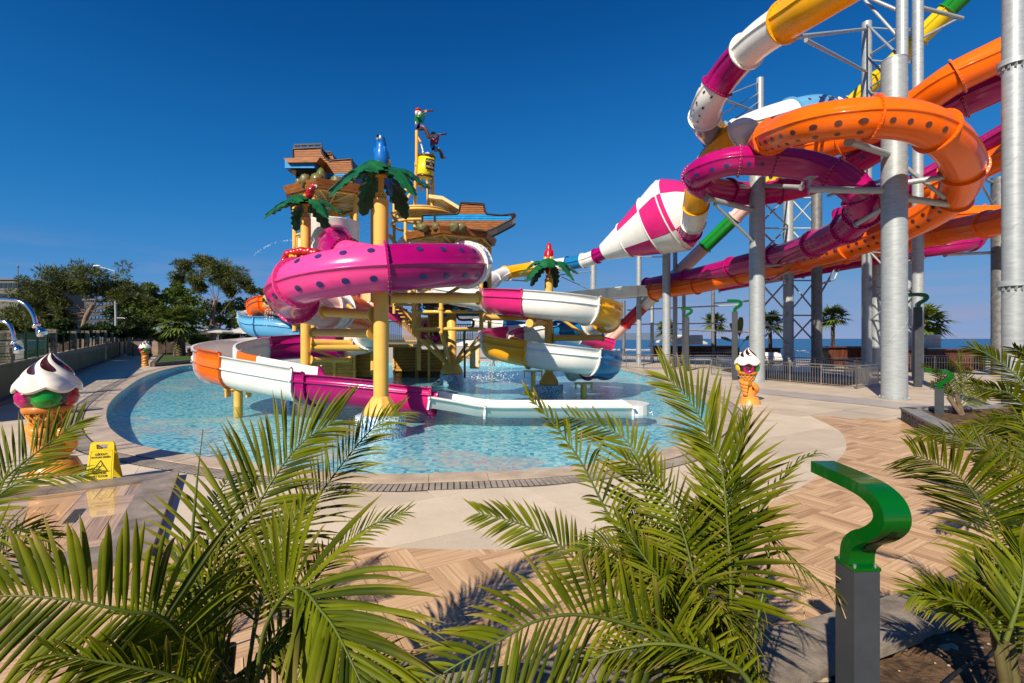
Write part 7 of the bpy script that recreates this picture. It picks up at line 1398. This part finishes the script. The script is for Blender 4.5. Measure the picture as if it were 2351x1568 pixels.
# ---- far left palm, mostly outside the frame
bF = V(-2.6, 2.2, .30); PF = palm_plant(bF, 'feather palm reaching in from the left edge in front of the closest ice cream figure')
frond(PF, [(-160,1330,2.25),(-60,1180,2.3),(10,1100,2.4),(70,1050,2.5),(132,1003,2.6),(185,965,2.7)], n=36, L=.30, w=.026, face=30, fw0=75, fw1=30, droop=.12, t0=.2, lr=(.8, 1.15))
frond(PF, [(-160,1340,2.15),(-60,1200,2.15),(20,1120,2.2),(100,1095,2.25),(200,1090,2.3)], n=26, L=.22, w=.024, face=55, fw0=60, droop=.15, t0=.2)
frond(PF, [(-140,1400,2.0),(-60,1290,2.0),(0,1230,2.0),(60,1215,2.05),(110,1230,2.1)], n=20, L=.22, w=.024, face=50, droop=.2, t0=.2)
stems(PF, bF, [W(-140,1400,2.2), W(-160,1350,2.25)]); filler(PF, W(-150,1380,2.2), 4, 100, 260, 10, 60, .5)
# ---- right-centre palm
bR = V(.86, 2.0, .30); PR = palm_plant(bR, 'largest feather palm, right of centre, its upper fronds standing against the pool')
frond(PR, [(1640,1640,1.7),(1563,1480,1.66),(1455,1438,1.6),(1362,1415,1.54),(1292,1412,1.5),(1222,1429,1.46),(1161,1462,1.42),(1060,1520,1.38),(960,1580,1.36)], n=40, L=.30, w=.034, face=6, fw0=76, fw1=38, droop=.22, t0=.12, lr=(.95, 1.15), r=.010)
frond(PR, [(1570,1600,2.0),(1479,1443,2.1),(1376,1340,2.15),(1283,1251,2.2),(1198,1204,2.25),(1100,1178,2.3)], n=36, L=.26, w=.032, face=18, fw0=72, fw1=30, droop=.12, t0=.22, lr=(.95, .85))
frond(PR, [(1560,1560,2.15),(1474,1303,2.25),(1399,1186,2.3),(1339,1069,2.35),(1283,989,2.4),(1212,905,2.45)], n=30, L=.25, w=.030, face=25, fw0=88, fw1=16, droop=.28, t0=.25, lr=(1.0, .45), dryt=.25)
frond(PR, [(1590,1560,2.1),(1526,1303,2.2),(1488,1162,2.3),(1456,1036,2.4),(1399,985,2.5),(1305,955,2.55)], n=30, L=.32, w=.034, face=15, fw0=70, fw1=34, droop=.05, t0=.3, lr=(.6, .95), dryt=.1)
frond(PR, [(1650,1560,2.2),(1650,1250,2.3),(1666,1092,2.35),(1629,1000,2.45),(1586,925,2.5),(1532,866,2.6)], n=36, L=.38, w=.036, face=14, fw0=72, fw1=26, droop=.10, t0=.28, lr=(1.15, .85), dryt=.2)
frond(PR, [(1655,1600,2.05),(1675,1330,2.1),(1680,1170,2.2),(1690,1060,2.25),(1712,965,2.3)], n=28, L=.24, w=.034, face=58, fw0=52, fw1=18, droop=.10, t0=.3)
frond(PR, [(1655,1560,2.1),(1690,1330,2.1),(1730,1200,2.15),(1783,1116,2.2),(1830,1062,2.25),(1872,1040,2.3)], n=15, L=.19, w=.022, face=60, fw0=45, fw1=20, droop=.3, t0=.35, dryt=.15)
frond(PR, [(1660,1560,2.0),(1690,1300,1.95),(1727,1205,1.95),(1783,1250,1.9),(1853,1315,1.85),(1914,1352,1.85)], n=13, L=.14, w=.020, face=60, fw0=50, fw1=20, droop=.6, t0=.35, dryt=.35)
frond(PR, [(1675,1560,1.95),(1678,1350,1.95),(1668,1180,2.0),(1655,1069,2.05),(1620,1000,2.1)], n=34, L=.38, w=.028, face=40, fw0=88, fw1=40, droop=.12, t0=.28, lr=(1.15, .7))
frond(PR, [(1640,1600,1.95),(1600,1360,2.0),(1560,1200,2.1),(1500,1100,2.2),(1440,1060,2.25)], n=32, L=.26, w=.026, face=30, fw0=80, fw1=35, droop=.15, t0=.25)
frond(PR, [(1640,1600,1.9),(1560,1400,1.95),(1480,1280,2.0),(1420,1200,2.1)], n=28, L=.22, w=.024, face=45, droop=.2, t0=.25)
frond(PR, [(1760,1640,1.5),(1700,1540,1.5),(1600,1490,1.5),(1500,1478,1.5),(1400,1498,1.5),(1350,1520,1.5)], n=22, L=.14, w=.022, face=40, fw0=70, droop=.2, t0=.2)
frond(PR, [(1720,1600,1.8),(1740,1420,1.8),(1760,1330,1.85),(1765,1260,1.9)], n=14, L=.15, w=.022, face=70, fw0=60, droop=.7, t0=.2, dryt=.2)
stems(PR, bR, [W(1640,1500,2.0), W(1675,1420,2.05), W(1700,1460,1.95), W(1600,1480,2.05), W(1660,1300,2.1), W(1730,1300,1.95), W(1560,1480,2.1)])
filler(PR, W(1635,1520,2.05), 12, 70, 290, 15, 80, .46, L=.20); filler(PR, W(1590,1430,2.15), 6, 60, 300, 20, 80, .5, L=.20); filler(PR, W(1640,1280,2.15), 4, 60, 300, 30, 80, .32, L=.15); filler(PR, W(1540,1330,2.15), 4, 90, 270, 10, 80, .4, L=.17)
for (x0, y0, x1, y1, x2, y2) in ((1728,1310,1745,1330,1738,1400), (1780,1270,1832,1330,1848,1420), (1850,1318,1910,1345,1942,1420), (1748,1180,1800,1130,1846,1160), (1725,1430,1745,1470,1720,1500), (1870,1300,1900,1310,1930,1330)):
    mb = MB(); mb.pipe(catmull([W(x0, y0, 1.9), W(x1, y1, 1.88), W(x2, y2, 1.86)], .03)[0], .0022, 5); mb.build('dry_fibre', M['dry'], PR)
# ---- right edge palm
bE = V(2.15, 2.05, .30); PE = palm_plant(bE, 'feather palm at the right edge arching left over its own shadow on the timber paving')
frond(PE, [(2300,1480,2.1),(2296,1329,2.15),(2288,1236,2.2),(2254,1160,2.2),(2204,1097,2.2),(2136,1058,2.2),(2098,1045,2.2)], n=44, L=.30, w=.026, face=22, fw0=82, fw1=40, droop=.16, t0=.30, lr=(1.15, 1.))
frond(PE, [(2330,1500,2.2),(2345,1250,2.4),(2330,1100,2.6),(2260,1030,2.8),(2170,1000,2.9),(2110,1000,3.0)], n=40, L=.22, w=.024, face=30, fw0=75, fw1=30, droop=.12, t0=.32)
frond(PE, [(2340,1500,2.2),(2370,1200,2.2),(2380,1050,2.3),(2340,960,2.4),(2280,960,2.5)], n=30, L=.17, w=.024, face=15, fw0=75, droop=.2, t0=.3)
frond(PE, [(2300,1470,2.0),(2290,1400,2.05),(2268,1340,2.1),(2240,1290,2.15)], n=18, L=.20, w=.026, face=25, fw0=60, fw1=20, droop=.1, t0=.15)
frond(PE, [(2310,1470,1.95),(2340,1380,1.95),(2350,1310,2.0),(2340,1250,2.0)], n=18, L=.24, w=.034, face=10, fw0=55, fw1=15, droop=.1, t0=.15)
frond(PE, [(2300,1480,2.0),(2260,1420,2.0),(2215,1385,2.0),(2185,1380,2.0)], n=16, L=.15, w=.02, face=45, fw0=60, droop=.2, t0=.2)
stems(PE, bE, [W(2296,1440,2.1), W(2310,1420,2.15), W(2285,1450,2.1)], r=.02); filler(PE, W(2300,1460,2.08), 6, 0, 360, 10, 70, .38, L=.18, nl=18)
# ---- palms behind it in the island planter and beyond
bI = V(7.0, 6.2, .0); PI_ = palm_plant(V(5.15, 4.7, 0), 'feather palm half cut by the right edge, its fronds level with the sea')
for pts_, L_ in (([(2400,1010,4.7),(2380,930,4.7),(2330,860,4.8),(2270,815,4.9),(2225,795,5.0)], .26), ([(2400,1010,4.7),(2370,950,4.6),(2320,905,4.6),(2260,890,4.6),(2235,878,4.6)], .24), ([(2400,1020,4.6),(2400,900,4.7),(2370,830,4.8),(2330,800,4.8)], .24), ([(2400,1020,4.5),(2340,990,4.4),(2280,975,4.4),(2220,985,4.4)], .28), ([(2400,1020,4.4),(2350,1030,4.2),(2290,1040,4.2),(2240,1060,4.1)], .26)):
    frond(PI_, pts_, n=40, L=L_, w=.034, face=25, fw0=70, fw1=28, droop=.18, t0=.2, r=.016)
mb = MB(); mb.pipe([V(5.15, 4.7, 0), W(2400, 1010, 4.7)], .09, 10); mb.build('trunk', M['palmbark'], PI_)
PS = thing('feather_palm', V(10.7, 11.5, .28), 'small young feather palm in the stone planter beside the short green lamp', 'palm plant', 'feathery palms planted along the ledge')
for tx, ty, mx_, my in ((2118,838,2160,868), (2205,812,2200,870), (2250,880,2232,882), (2140,880,2165,890), (2265,915,2238,900), (2185,830,2190,880), (2225,845,2212,880), (2150,850,2175,880)):
    frond(PS, [(2193,945,11.6),(mx_+8,my+12,11.6),((mx_+tx)/2,(my+ty)/2-6,11.6),(tx,ty,11.6+rs(-.4, .4))], n=24, L=.30, w=.035, face=rs(10, 50), fw0=65, fw1=30, droop=.25, t0=.3, r=.016)
for k in range(5): mb = MB(); mb.pipe([V(10.7+rs(-.05, .05), 11.5+rs(-.05, .05), .28), W(2193+rs(-22, 22), 905+rs(-8, 8), 11.6)], .035, 8); mb.build('stem', M['palmbark'], PS)
